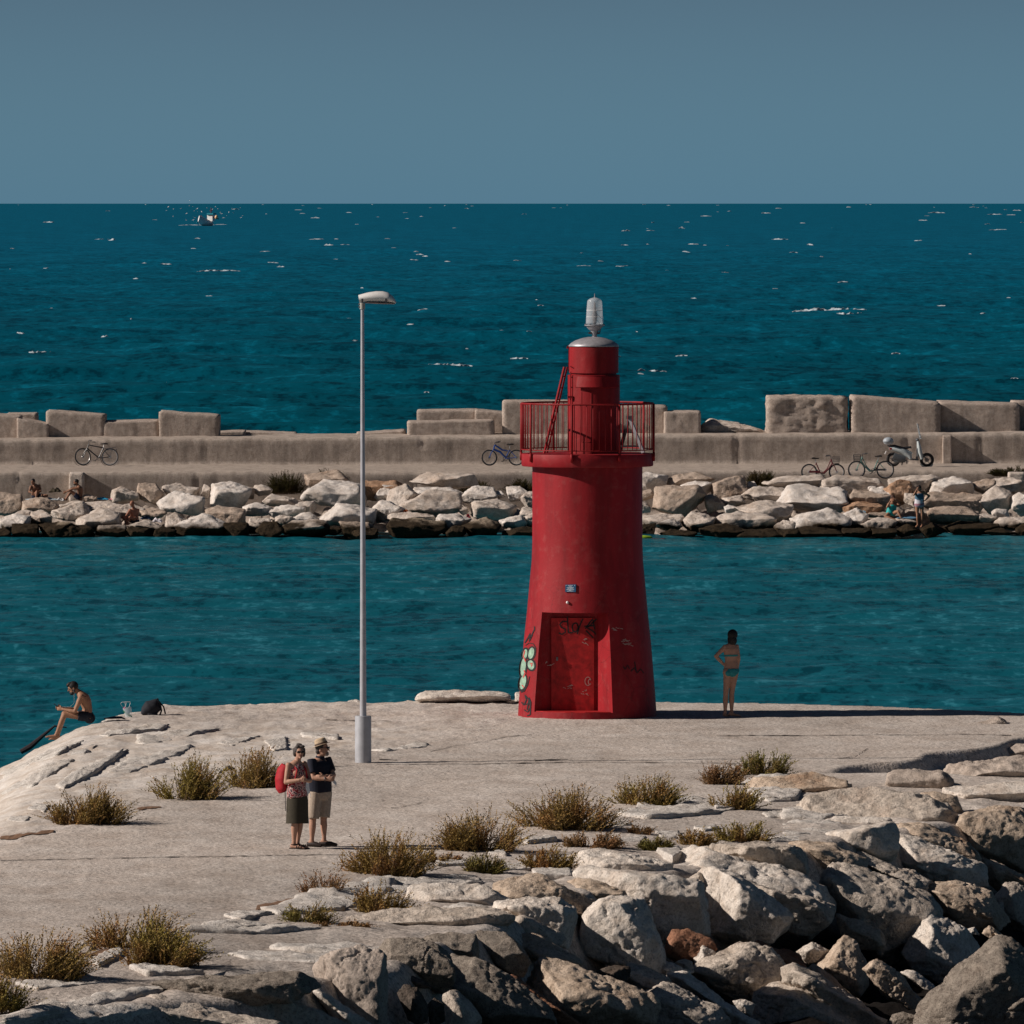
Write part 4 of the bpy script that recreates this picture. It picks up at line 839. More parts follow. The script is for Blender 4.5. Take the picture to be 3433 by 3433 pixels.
# door leaf at the back of the niche
door = MB().box(((NBL + NBR) / 2 - .02, NBY - .012, (NZ0 + NZ1 - .12) / 2 + .004), (NBR - NBL - .09, .05, NZ1 - .12 - NZ0)).obj('door', M_redp, LH, smooth=False)
MB().box((NBL + .14, NBY - .055, 1.18), (.04, .04, .07)).obj('handle', M_dgrey, door, smooth=False)
sill = MB().prism([(NBL - .28, NBY - .155, NZ0 - .004), (NBR + .02, NBY - .09, NZ0 - .004), (NBR + .262, -1.285, NZ0 - .004), (-.05, -1.352, NZ0 - .004), (-.45, -1.27, NZ0 - .004), (-.80, -1.085, NZ0 - .004)], (0, 0, .018)).obj('sill', M_redp, LH, smooth=False)
# gallery
GZ0, GZ1 = zpx(1562), zpx(1520)
MB().lathe([(1.07, GZ0 - .002), (1.285, GZ0), (1.30, GZ0 + .02), (1.30, GZ1 - .02), (1.29, GZ1), (.3, GZ1 + .005)], n=96).obj('gallery_slab', M_red, LH)
RT = zpx(1352); RB = zpx(1511) + .03
rail = MB().torus((0, 0, RT), 1.295, .02, (0, 0, 1), 96, 6).torus((0, 0, RB), 1.295, .012, (0, 0, 1), 96, 6).obj('railing', M_red2, LH)
bme = MB().tube([(0, 0, RB), (0, 0, RT)], .0085, 6).mesh('baluster'); bme.materials.append(M_red2)
for k in range(66):
    a = 2 * math.pi * (k + .3) / 66
    link('baluster', bme, rail, (1.295 * math.cos(a), 1.295 * math.sin(a), 0))
pme = MB().tube([(0, 0, GZ0 + .10), (0, 0, RT)], .022, 6).bar((0, 0, GZ1 - .13), (0, 0, GZ1 + .02), .07, .05).mesh('post'); pme.materials.append(M_red2)
for a in (-148, -104, -62, -8, 32, 76, 120, 172):
    link('post', pme, rail, (1.318 * math.cos(R(a)), 1.318 * math.sin(R(a)), 0))
# upper drum, standing a little to the right of the axis
UX = (1990 - 1969) / S_
def U(rz): return [(r, z) for r, z in rz]
zz = zpx
MB().lathe([(.515, GZ1 - .01), (.515, zz(1257)), (.50, zz(1257) + .005), (.45, zz(1256)), (.45, zz(1250)), (.488, zz(1250)), (.490, zz(1163)), (.40, zz(1162))], (UX, 0, 0), 72).obj('upper_drum', M_red2, LH)
MB().lathe([(.497, zz(1161.5)), (.500, zz(1159)), (.45, zz(1150)), (.36, zz(1141)), (.22, zz(1133)), (.10, zz(1129.5)), (.03, zz(1129))], (UX, 0, 0), 72).obj('dome', M_zinc, LH, sharp=0)
# hood plate on the front of the drum
mb = MB(); vs = []; zt, zb = zz(1261), zz(1296)
for k in range(25):
    a = R(-128 + 96 * k / 24)
    for r, z in ((.52, zt), (.545, zt), (.60, zb), (.58, zb - .01)): vs.append((UX + r * math.cos(a), r * math.sin(a), z))
fs = []
for k in range(24):
    for j in range(3): fs.append((k * 4 + j, k * 4 + 4 + j, k * 4 + 5 + j, k * 4 + 1 + j))
hood = mb.add(vs, fs).obj('hood', M_red2, LH)
sm = hood.modifiers.new('t', 'SOLIDIFY'); sm.thickness = .012
PENDING.append(hood)
# hatch outline and rungs on the drum
mb = MB()
for a0, a1, z in ((-118, -96, zz(1310)), (-118, -96, zz(1480))):
    mb.tube([(UX + .517 * math.cos(R(a0 + (a1 - a0) * i / 6)), .517 * math.sin(R(a0 + (a1 - a0) * i / 6)), z) for i in range(7)], .006, 5)
for a in (-118, -96): mb.tube([(UX + .517 * math.cos(R(a)), .517 * math.sin(R(a)), zz(1480)), (UX + .517 * math.cos(R(a)), .517 * math.sin(R(a)), zz(1310))], .006, 5)
mb.obj('hatch_frame', M_red2, LH)
mb = MB(); a = R(-146); px_, py_ = UX + .55 * math.cos(a), .55 * math.sin(a)
mb.tube([(px_, py_, GZ1), (px_, py_, zz(1245))], .012, 6)
for i in range(9):
    z = GZ1 + .12 + i * .2; mb.tube([(px_, py_, z), (UX + .5 * math.cos(a - .22), .5 * math.sin(a - .22), z)], .009, 5)
mb.box((px_ - .01, py_ - .02, zz(1330)), (.10, .06, .05))
mb.obj('conduit', M_red2, LH)
mb = MB().bar((UX - .50, -.05, zz(1160)), (UX - .53, -.05, zz(1168)), .03).bar((UX - .49, -.05, zz(1163)), (UX - .49, -.05, zz(1245)), .018); mb.obj('drip_bracket', M_red2, LH)
# lantern
LXX = (1993 - 1969) / S_
lan = MB().lathe([(.045, zz(1131)), (.05, zz(1122)), (.07, zz(1116)), (.075, zz(1110)), (.12, zz(1104)), (.16, zz(1096)), (.165, zz(1093)), (.198, zz(1092)), (.198, zz(1089)), (.175, zz(1088))], (LXX, 0, 0), 40).obj('lantern', M_zinc, LH)
bme_ = MB().tube([(0, 0, zz(1094)), (0, 0, zz(1086))], .010, 5).mesh('bolt'); bme_.materials.append(M_dgrey)
for k in range(12):
    a = 2 * math.pi * k / 12; link('bolt', bme_, lan, (LXX + .187 * math.cos(a), .187 * math.sin(a), 0))
MB().bar((LXX - .12, -.03, zz(1116)), (LXX + .10, -.03, zz(1117)), .04).bar((LXX + .10, 0, zz(1117)), (LXX + .12, 0, zz(1098)), .02).obj('bracket', M_dgrey, lan)
mg, nt, b = newmat('lantern_glass'); b.inputs['Base Color'].default_value = (.93, .94, .97, 1); b.inputs['Roughness'].default_value = .12; b.inputs['Alpha'].default_value = .30; b.inputs['IOR'].default_value = 1.4
MB().lathe([(.175, zz(1087)), (.172, zz(1080)), (.160, zz(1042)), (.145, zz(1010)), (.135, zz(1006)), (.10, zz(1001.5)), (.04, zz(998)), (.012, zz(997))], (LXX, 0, 0), 48).obj('lantern_glass', mg, lan, sharp=0)
MB().lathe([(.030, zz(1086)), (.045, zz(1070)), (.06, zz(1058)), (.03, zz(1040)), (.02, zz(1020)), (.008, zz(1012))], (LXX, 0, 0), 20).obj('lamp_bulb', M_dgrey, lan)
MB().torus((LXX, 0, zz(1040)), .155, .006, (0, 0, 1), 32, 5).torus((LXX, 0, zz(1062)), .162, .004, (0, 0, 1), 32, 5).obj('glass_band', M_white, lan)
MB().tube([(LXX, 0, zz(999)), (LXX, 0, zz(984))], [.012, .006], 6).obj('spike', M_zinc, lan)
# --- marks on the tower: hit the real surface and lie 6 mm proud of it
C0 = Vector((LX, LHY, LZ))
def on_tower(px, py, off=.006):
    d = ray(px, py); lo, hi = (LHY - 1.6), LHY
    prev = lo
    for i in range(200):
        Y = lo + (hi - lo) * i / 199; p = CAM + d * (Y / d.y) - C0
        if math.hypot(p.x, p.y) < Rz(p.z): break
        prev = Y
    a, bq = prev, Y
    for _ in range(14):
        m = (a + bq) / 2; p = CAM + d * (m / d.y) - C0
        if math.hypot(p.x, p.y) < Rz(p.z): bq = m
        else: a = m
    p = CAM + d * (a / d.y) - C0; n = Vector((p.x, p.y, 0)).normalized()
    return p + n * off
def on_back(x_, y_, off=.006):
    d = ray(x_, y_); p0 = CAM - C0
    t = (NBY - .037 - off - p0.y) / d.y; return p0 + d * t
def stroke(mb, pts, w, surf, seg=5):
    pl = []
    for (xa, ya), (xb, yb) in zip(pts[:-1], pts[1:]):
        n = max(1, int(math.hypot(xb - xa, yb - ya) / seg)); pl += [(xa + (xb - xa) * i / n, ya + (yb - ya) * i / n) for i in range(n)]
    pl.append(pts[-1]); vs = []
    for i, (x, y) in enumerate(pl):
        x0, y0 = pl[max(0, i - 1)]; x1, y1 = pl[min(len(pl) - 1, i + 1)]; l = math.hypot(x1 - x0, y1 - y0) or 1
        nx, ny = -(y1 - y0) / l, (x1 - x0) / l
        vs += [surf(x + nx * w / 2, y + ny * w / 2), surf(x - nx * w / 2, y - ny * w / 2)]
    mb.add(vs, [(2 * i, 2 * i + 2, 2 * i + 3, 2 * i + 1) for i in range(len(pl) - 1)])
def fill(mb, pts, surf, rings=4):
    cx = sum(p[0] for p in pts) / len(pts); cy = sum(p[1] for p in pts) / len(pts); n = len(pts); vs = [surf(cx, cy)]; fs = []
    for r in range(1, rings + 1):
        f = r / rings; vs += [surf(cx + (x - cx) * f, cy + (y - cy) * f) for x, y in pts]
    for i in range(n): fs.append((0, 1 + i, 1 + (i + 1) % n))
    for r in range(rings - 1):
        for i in range(n):
            j = (i + 1) % n; fs.append((1 + r * n + i, 1 + (r + 1) * n + i, 1 + (r + 1) * n + j, 1 + r * n + j))
    mb.add(vs, fs)
def K2(pts): return [(1650 + x * .41408, 1700 + y * .41408) for x, y in pts]
def oval(cx, cy, a, b, tilt=0, n=22, a0=0, a1=360):
    t = R(tilt); return [(cx + a * math.cos(q) * math.cos(t) - b * math.sin(q) * math.sin(t), cy + a * math.cos(q) * math.sin(t) + b * math.sin(q) * math.cos(t)) for q in [R(a0 + (a1 - a0) * i / n) for i in range(n + (a1 - a0 < 360))]]
M_tagk = plain('black_spray_paint', (.016, .014, .016), .7); M_mint = plain('mint_spray_paint', (.25, .38, .29), .7, var=.35, scale=14); M_tagr = plain('bright_red_spray_paint', (.5, .05, .05), .7)
tw1 = lambda x, y: on_tower(x, y, .005); tw2 = lambda x, y: on_tower(x, y, .009); tw3 = lambda x, y: on_tower(x, y, .013)
mb = MB()
for o in (oval(318, 1185, 36, 60, 12), oval(316, 1278, 40, 52, -12), oval(268, 1190, 30, 55, 10), oval(252, 1300, 34, 90, 6), oval(248, 1420, 38, 75, 12)): fill(mb, K2(o), tw1)
mb.obj('graffiti', M_tagk, LH, smooth=False, fix=False)
mb = MB()
for o in (oval(319, 1183, 22, 46, 12), oval(317, 1278, 26, 38, -12), oval(270, 1190, 17, 40, 10), oval(254, 1295, 20, 72, 6), oval(252, 1418, 24, 58, 12)): fill(mb, K2(o), tw2)
mb.obj('graffiti', M_mint, LH, smooth=False, fix=False)
mb = MB()
for s in ([(268, 1160), (258, 1210), (275, 1250)], [(262, 1320), (272, 1345), (256, 1380)], [(310, 1270), (330, 1262), (322, 1290)], [(246, 1440), (262, 1460)]): stroke(mb, K2(s), 3.2, tw3)
mb.obj('graffiti', M_tagr, LH, smooth=False, fix=False)
mb = MB()
for s, w in (([(272, 1120), (300, 1100), (335, 1105), (355, 1140), (352, 1180)], 2.4), ([(235, 1500), (262, 1490), (290, 1440), (305, 1370)], 3), ([(268, 1100), (290, 1060), (320, 1040), (345, 990), (345, 965)], 3.5),
             ([(280, 1085), (310, 1020), (302, 1090), (330, 1030)], 3), ([(240, 1580), (262, 1600), (280, 1560), (268, 1520), (300, 1560), (285, 1640)], 4), ([(262, 1640), (290, 1660), (310, 1620), (300, 1540), (315, 1580), (310, 1680), (285, 1690)], 4), ([(250, 1600), (300, 1590)], 3),
             ([(1060, 1290), (1075, 1315), (1095, 1280), (1110, 1310)], 3), ([(1120, 1330), (1150, 1300), (1170, 1345), (1200, 1310), (1225, 1345)], 3), ([(1150, 1250), (1165, 1330)], 3)): stroke(mb, K2(s), w, tw2)
mb.obj('graffiti', M_tagk, LH, smooth=False, fix=False)
mb = MB(); bk = lambda x, y: on_back(x, y, .005)
for s in ([(610, 930), (570, 925), (548, 950), (560, 975), (590, 985), (592, 1015), (565, 1030), (540, 1020)], [(608, 885), (618, 1020), (655, 1015)], oval(672, 975, 24, 36, 5), [(700, 985), (690, 945)], [(690, 1030), (700, 985), (722, 930), (735, 905)],
          [(755, 985), (790, 935), (815, 905), (830, 990)], [(745, 965), (820, 960)], [(845, 905), (800, 950), (770, 980), (810, 1000), (840, 1030)], [(760, 1000), (820, 1060)], [(420, 925), (425, 960)], [(880, 940), (895, 950)]):
    stroke(mb, K2(s), 4.6, bk)
mb.obj('graffiti', M_tagk, LH, smooth=False, fix=False)
mb = MB(); M_scr = plain('pale_scratches', (.42, .30, .27), .8)
rs = random.Random(5)
for cx, cy in ((720, 1085), (740, 1500), (1000, 985), (1090, 1100), (440, 1270), (600, 1460), (1060, 1075)):
    for q in range(5):
        x, y = cx + rs.uniform(-35, 35), cy + rs.uniform(-14, 14); s = [(x, y)]
        for _ in range(4): s.append((s[-1][0] + rs.uniform(2, 12), s[-1][1] + rs.uniform(-9, 8)))
        stroke(mb, K2(s), 1.6, (lambda x, y: on_back(x, y, .005)) if 330 < cx < 840 else tw1)
for cc in (oval(775, 1410, 24, 34, 0, 16, 60, 330), oval(790, 1415, 12, 20, 0, 12, 40, 320)): stroke(mb, K2(cc), 2, lambda x, y: on_back(x, y, .005))
mb.obj('scratch_marks', M_scr, LH, smooth=False, fix=False)
# plaque and small lamp above the niche
pq = MB(); pts = K2([(596, 628), (680, 626), (679, 688), (594, 687)]); P4 = [on_tower(x, y, .012) for x, y in pts]; n_ = (P4[1] - P4[0]).cross(P4[3] - P4[0]).normalized()
if n_.y > 0: n_ = -n_
P4 = [p + n_ * .012 for p in P4]; pq.prism(P4, -n_ * .03)
plq = pq.obj('plaque', plain('blue_enamel_sign', (.012, .075, .16), .5), LH, smooth=False)
mb = MB()
def pqpt(u, v): return P4[0] + (P4[1] - P4[0]) * u + (P4[3] - P4[0]) * v + n_ * .003
for v, u0, u1 in ((.14, .05, .12), (.14, .25, .72), (.14, .86, .94), (.30, .34, .64), (.42, .16, .82), (.54, .24, .78), (.68, .12, .86), (.80, .36, .60), (.90, .18, .80)):
    n = max(1, int((u1 - u0) / .06))
    for i in range(n):
        a = u0 + (u1 - u0) * i / n; b_ = a + (u1 - u0) / n * .74
        mb.add([pqpt(a, v - .035), pqpt(b_, v - .035), pqpt(b_, v + .03), pqpt(a, v + .03)], [(0, 1, 2, 3)])
mb.obj('plaque_lettering', plain('white_lettering', (.6, .65, .7), .6), plq, smooth=False, fix=False)
pl_ = on_tower(*K2([(612, 772)])[0], .02); MB().ell(pl_, (.028, .03, .028)).obj('bulkhead_light', M_white, LH)
# leaning ladder and trestle on the gallery
A0, A1 = at_y(1600 + 541 * .414, 1520, LHY - .25) , at_y(1600 + 705 * .414, 900 + 798 * .414, LHY - .05)
B0, B1 = at_y(1600 + 566 * .414, 1520, LHY + .05) , at_y(1600 + 729 * .414, 900 + 798 * .414, LHY + .10)
gz = LZ + GZ1 + .01
A0.z = gz; B0.z = gz
lad = thing('ladder', (A0 + B0) / 2, 'narrow red ladder leaning on the lighthouse drum from the gallery floor', 'ladder'); o_ = (A0 + B0) / 2
for a, b_ in ((A0, A1), (B0, B1)): MB().bar(a, b_, .05, .03).obj('rail', M_red2, lad, o_, smooth=False)
for i in range(7):
    t = (i + .6) / 7.4; MB().tube([A0.lerp(A1, t), B0.lerp(B1, t)], .012, 6).obj('rung', M_red2, lad, o_)
T = [at_y(1600 + x * .414, 900 + y * .414, LHY + q) for x, y, q in ((1232, 1205, -.5), (1345, 1470, -.6), (1165, 1395, -.2), (1330, 1485, .1), (1160, 1440, -.5), (1325, 1440, -.5))]
tr = thing('trestle', Vector((T[0].x, T[0].y, gz)), 'grey metal trestle standing inside the right side of the gallery railing', 'trestle'); o_ = tr.location.copy()
T[1].z = gz + .02; T[3].z = gz + .02; q_ = Vector((T[2].x - .03, T[2].y, gz + .02))
MB().bar(T[0], T[1], .06, .06).obj('leg', M_zinc, tr, o_, smooth=False); MB().bar(T[0], q_, .05, .05).obj('leg', M_dgrey, tr, o_, smooth=False)
MB().bar(T[4], T[5], .05, .04).obj('crossbar', M_dgrey, tr, o_, smooth=False); MB().box(T[0] + Vector((0, 0, .0)), (.12, .5, .05)).obj('top_plate', M_dgrey, tr, o_, smooth=False)

# ------------------------------------------------------------------ street lamp
lp = at_z(1217.5, 2556, DECK); SL = F_PX / lp.y
lamp = thing('street_lamp', lp, 'tall galvanised street lamp with a single white head standing in a thick sleeve', 'street lamp')
M_galv = plain('galvanised_steel', (.40, .40, .43), .5, .25, .12, 6); M_galv2 = plain('sleeve_steel', (.40, .41, .44), .55, .2, .14, 5); M_lhead = plain('white_lamp_housing', (.66, .64, .62), .5, 0, .08)
def lpz(py): return at_y(1217, py, lp.y).z - lp.z
MB().lathe([(.148, -.03), (.148, lpz(2404)), (.145, lpz(2400)), (.07, lpz(2400) + .002)], n=40).obj('sleeve', M_galv2, lamp)
top = Vector(((1216 - 1217.5) / SL, 0, lpz(1034)))
zs_ = lpz(2402)
MB().tube([(0, 0, zs_ - .05), (0, 0, zs_ + 2), Vector((0, 0, zs_)).lerp(top, .66), top], [.061, .052, .040, .031], 20).obj('pole', M_galv, lamp)
def lq(x, y): return Vector(((1150 + x * .12422 - 1217.5) / SL, 0, lpz(940 + y * .12422)))
MB().tube([lq(530, 775), lq(530, 600)], .05, 14).obj('clamp', plain('clamp_metal', (.38, .36, .32), .5, .2), lamp)
st = [(435, 395, 590), (520, 370, 590), (700, 322, 580), (900, 292, 590), (1060, 292, 600), (1180, 320, 606), (1290, 400, 612), (1380, 500, 618), (1435, 590, 622)]
pts, rad = [], []
for x, yt, yb in st:
    a, b_ = lq(x, yt), lq(x, yb); pts.append((a + b_) / 2); hgt = (a.z - b_.z) / 2; rad.append((max(.012, hgt), max(.02, min(.15, .07 + .10 * math.sin(min(1, (x - 400) / 700) * 1.6)) * (1 if x < 1300 else .55))))
head = MB().loft(pts, rad, side=(0, 0, 1), n=20).obj('lamp_head', M_lhead, lamp)
MB().loft([lq(600, 596), lq(900, 606), lq(1200, 614), lq(1415, 624)], [(.012, .07), (.02, .12), (.02, .12), (.012, .05)], side=(0, 0, 1), n=14).obj('diffuser', plain('smoked_glass', (.10, .07, .07), .3), head)
for x in (535, 1175): MB().box(lq(x, 545) + Vector((0, -.145, 0)), (.035, .03, .075)).obj('clip', M_dgrey, head, smooth=False)
MB().bar(lq(432, 640) + Vector((0, -.02, 0)), lq(470, 640), .02).bar(lq(432, 715) + Vector((0, -.02, 0)), lq(470, 715), .02).obj('bolt', M_dgrey, lamp, smooth=False)

# ------------------------------------------------------------------ fishing boat and gulls
bt = at_z(690, 756, 0); SB = F_PX / bt.y
boat = thing('fishing_boat', bt, 'small white fishing boat heading in, bow towards us, near the horizon', 'boat', rz=R(-20))
M_hull = plain('white_hull', (.85, .85, .83), .5); M_teal = plain('turquoise_trim', (.02, .25, .33), .5); M_win = plain('dark_window', (.02, .04, .05), .2); M_maroon = plain('maroon_gear', (.10, .02, .03), .7); M_buoy = plain('orange_buoy', (.75, .45, .25), .5)
def bq(x, y, d=0): return Vector(((560 + x * .1346 - 690) / SB, d, (756 - (640 + y * .1346)) / SB))
hull = MB().loft([bq(935, 820, 7), bq(935, 800, 4), bq(930, 785, 0), bq(900, 745, -3), bq(865, 690, -5)], [(2.6, 1.6), (3.0, 1.7), (2.9, 2.1), (1.7, 2.4), (.3, 2.0)], side=(1, 0, 0), n=20).obj('hull', M_hull, boat, sharp=60)
MB().bar(bq(812, 790, -5.3), bq(875, 790, -4.2), .5, .6).obj('hull_mark', M_teal, hull, smooth=False)
MB().box(bq(1000, 680, 6), (3.2, 4, 3.4)).obj('wheelhouse', M_hull, boat, smooth=False)
MB().box(bq(1010, 572, 6), (3.9, 4.6, .8)).obj('wheelhouse_roof', M_teal, boat, smooth=False); MB().box(bq(1020, 600, 3.9), (2.8, .3, .7)).obj('window', M_win, boat, smooth=False)
MB().tube([bq(1000, 560, 6), bq(1000, 420, 6)], .28, 6).box(bq(1000, 490, 6), (1.6, .3, .5)).obj('mast', M_maroon, boat)
MB().bar(bq(720, 690, 2), bq(860, 650, 2), .5).bar(bq(760, 720, 0), bq(850, 610, 0), .4).obj('net_gear', M_maroon, boat, smooth=False)
MB().ell(bq(1195, 655, 3), (.95, .95, 1.15)).obj('buoy', M_buoy, boat); MB().bar(bq(1060, 650, 5), bq(1260, 700, 3), .35).obj('boom', M_maroon, boat, smooth=False)
gme = MB().ell((0, 0, 0), (.12, .34, .12), n=8).add([(0, -.15, .05), (.45, -.1, .28), (.95, .1, .12), (.45, .15, .26), (0, .15, .05)], [(0, 1, 3, 4), (1, 2, 3)]).add([(0, -.15, .05), (-.45, -.1, .28), (-.95, .1, .12), (-.45, .15, .26), (0, .15, .05)], [(0, 1, 3, 4), (1, 2, 3)]).mesh('gull'); gme.materials.append(plain('gull_plumage', (.72, .68, .66), .8))
rs = random.Random(3)
gl_px = [(636, 672), (647, 692), (652, 707), (663, 709), (625, 716), (581, 726), (582, 701), (564, 694), (607, 700), (647, 738), (652, 730), (624, 738), (661, 700), (722, 693), (731, 700), (739, 712), (743, 717), (767, 712), (783, 714), (761, 724), (808, 730), (814, 723), (806, 696), (785, 702), (779, 701), (676, 710), (729, 733), (694, 697), (635, 690), (712, 702)]
for k, (x, y) in enumerate(gl_px):
    o = link('gull', gme); o.location = at_y(x, y, bt.y - rs.uniform(-250, 500)); o.rotation_euler = (rs.uniform(-.5, .5), rs.uniform(-.6, .6), rs.uniform(0, 6.28)); s = rs.uniform(.9, 1.5) * .8; o.scale = (s, s, s)
    tag(o, 'pale gull wheeling in the flock around the fishing boat', 'bird', 'gulls around the fishing boat')
# ------------------------------------------------------------------ shrubs
def leafmat(name, lo, hi, dry):
    m, nt, b = newmat(name)
    g = nd(nt, 'ShaderNodeNewGeometry'); n = noise(nt, g.outputs['Position'], 9, 4, .7); n2 = noise(nt, g.outputs['Position'], 2.2, 3, .6)
    r = ramp(nt, [(.35, lo), (.65, hi)]); nt.links.new(n, r.inputs[0]); r2 = ramp(nt, [(.48, 0.), (.66, .85)]); nt.links.new(n2, r2.inputs[0])
    c = mixc(nt, r2.outputs[0], r.outputs[0], dry); nt.links.new(c, b.inputs['Base Color']); b.inputs['Roughness'].default_value = .85; b.inputs['Specular IOR Level'].default_value = .1
    b.inputs['Transmission Weight'].default_value = 0
    return m
M_leaf = {'g': leafmat('olive_foliage', (.15, .118, .028), (.31, .24, .065), (.32, .175, .07)), 'o': leafmat('brownish_foliage', (.17, .115, .034), (.33, .225, .075), (.32, .16, .065)),
          'b': leafmat('dry_foliage', (.17, .10, .045), (.29, .18, .085), (.23, .105, .05)), 'y': leafmat('yellow_green_foliage', (.12, .11, .028), (.23, .20, .06), (.22, .13, .05)), 'd': leafmat('far_foliage', (.028, .028, .009), (.07, .06, .02), (.06, .036, .014))}
M_twig = plain('dry_twigs', (.10, .065, .04), .9)
def shrub(px, base, w, h, tone, label, seed, dens=1.0, g=None, lean=.25, leafy=1.0, cat='shrub', grp='salt shrubs growing out of the pier'):
    r = random.Random(seed)
    g = g or ground(px, base - h * .06); sc = F_PX / g.y; W, H = w / sc, h / sc
    root = thing('shrub', g, label, cat, grp)
    st, lf = MB(), MB()
    N = int((60 + 215 * min(1.6, W)) * dens)
    # several clumps give an uneven outline
    cl = [(r.uniform(-.5, .46) * W, r.uniform(-.35, .35) * W * .9, r.uniform(.6, 1.0)) for _ in range(10 + int(W * 6))]
    LFv, LFf = [], []
    for i in range(N):
        cx, cy, ch = cl[r.randrange(len(cl))]
        bx, by = cx * .66 + r.gauss(0, .07 * W), cy * .55 + r.gauss(0, .05 * W)
        u = cx / (.5 * W) if W else 0
        dx = (cx - bx) * 1.05 + r.gauss(0, .17) * H + lean * H * r.uniform(0, 1) * .8; dy = (cy - by) + r.gauss(0, .16) * H
        L_ = H * ch * r.uniform(.35, 1.18) * (1 - .45 * min(1, abs(u)) ** 2) * .97
        if r.random() < .25: L_ *= .6; dx *= 1.5
        tip = Vector((bx + dx, by + dy, L_)); b0 = Vector((bx, by, -.06)); mid = b0.lerp(tip, .5) + Vector((-dx * .22 + r.gauss(0, .03) * H, -dy * .2, L_ * .10))
        P = [b0 * (1 - t) ** 2 + mid * (2 * t * (1 - t)) + tip * t * t for t in (0, .2, .4, .6, .8, 1)]
        st.tube(P[:5], [.0045, .0042, .0036, .003, .0022], 3) if i % 2 == 0 else None
        nl = int((22 + 30 * L_) * leafy)
        for k in range(nl):
            t = .12 + .88 * (k + r.random()) / nl
            p = b0 * (1 - t) ** 2 + mid * (2 * t * (1 - t)) + tip * t * t
            d = (tip - mid).normalized() * r.uniform(.5, 1.2) + Vector((r.gauss(0, .42), r.gauss(0, .42), r.gauss(.1, .3)))
            d.normalize(); ll = r.uniform(.026, .062) * (1.1 - .4 * t); s = d.cross(Vector((r.gauss(0, 1), r.gauss(0, 1), r.gauss(0, 1)))).normalized() * r.uniform(.005, .010)
            n = len(LFv); LFv += [p - s * .5, p + d * ll * .5 + s, p + d * ll, p + d * ll * .5 - s]; LFf.append((n, n + 1, n + 2, n + 3))
    st.obj('stems', M_twig, root, smooth=False, fix=False)
    lf.V, lf.F = LFv, LFf; lf.obj('foliage', M_leaf[tone], root, smooth=False, fix=False)
    return root
SHR = [
 (302, 2768, 300, 127, 'o', 'dark bushy shrub nearest the left edge at the foot of the whitish bank', 1.5, 1),
 (640, 2686, 265, 146, 'g', 'shrub with a tall spray on its left, second from the left along the whitish bank', 1.4, 1),
 (858, 2648, 225, 145, 'o', 'brown shrub right behind the woman with the red backpack', 1.3, 1),
 (440, 3190, 340, 152, 'o', 'spiky upright shrub with separate plumes in the lower left of the pier', .9, 1),
 (520, 3243, 310, 150, 'g', 'dense shrub leaning right, in front of the spiky plumed one', 1.4, 1),
 (130, 3290, 350, 165, 'o', 'wide dark shrub near the lower left edge, left of the plumed one', 1.5, 1),
 (10, 3395, 150, 130, 'g', 'shrub cut by the left edge at the very bottom left corner', 1.3, 1),
 (1080, 3002, 175, 92, 'b', 'sparse dry reddish shrub just below the feet of the couple', .55, .7),
 (1035, 3098, 185, 76, 'y', 'low sparse green shrub on a flat white slab, lower centre', .75, .9),
 (1270, 3066, 240, 108, 'o', 'loose open shrub right of the low sparse one on the flat slab', .85, .9),
 (1310, 2942, 320, 155, 'o', 'big rounded shrub right of the couple, leftmost of the row of three big ones', 1.5, 1),
 (1610, 2860, 305, 146, 'o', 'big shrub with two upright tips, middle of the row of three big ones', 1.5, 1),
 (1895, 2788, 340, 155, 'o', 'largest shrub below the lighthouse, rightmost of the row of three big ones', 1.6, 1),
 (1620, 2925, 140, 66, 'y', 'small yellowish tuft under the middle big shrub', .9, 1),
 (1840, 2920, 175, 92, 'o', 'brown low shrub under the largest shrub', 1.0, 1),
 (2165, 2705, 245, 108, 'g', 'green spreading shrub right of the largest shrub', 1.1, 1),
 (2462, 2718, 185, 86, 'g', 'green and brown shrub on the white slab, right part of the pier', .9, 1),
 (2417, 2634, 150, 80, 'b', 'brown shrub beside the bright green tuft on the right part of the pier', 1.2, 1),
 (2560, 2602, 195, 84, 'y', 'bright green tuft farthest right on the pier', 1.1, 1),
 (2142, 2800, 90, 40, 'b', 'tiny dry tuft on the bare slab right of the largest shrub', .6, .7),
 (2200, 2852, 140, 52, 'y', 'low yellow green tuft, left one of the strip above the pale boulders', .9, 1),
 (2335, 2838, 140, 60, 'o', 'low brownish tuft in the middle of the strip above the pale boulders', .8, 1),
 (2490, 2826, 200, 74, 'g', 'spiky green shrub at the right end of the strip above the pale boulders', .9, 1),
 (1990, 2848, 200, 62, 'b', 'flat brown mat of dry growth below the largest shrub', 1.1, 1),
 (1450, 2890, 190, 30, 'b', 'thin strip of dry growth between the left and middle big shrubs', .8, .8),
 (1130, 3110, 230, 22, 'b', 'thin dry strip at the edge of the flat white slab, lower centre', .6, .8),
]
for k, (px, base, w, h, t, lab, dn, lfy) in enumerate(SHR):
    shrub(px, base, w, h, t, lab, 900 + k, dn, leafy=lfy, cat='plant' if h < 70 else 'shrub')
FSH = [(963, 1652, 130, 80, 'broad dark shrub hanging on the lower wall left of the lamp post', 0.2), (1105, 1612, 110, 40, 'thin dark shrub on the lower wall right above the long rock beside the lamp post', .2),
       (1600, 1655, 110, 42, 'low shrub between rocks and wall, below the blue bicycle', 0), (1745, 1648, 90, 42, 'low shrub against the wall left of the lighthouse tower', 0), (2552, 1628, 110, 55, 'dark shrub on the lower wall right of the lighthouse', 0), (3390, 1592, 130, 32, 'straggly dark shrub on the wall top at the right edge', .3)]
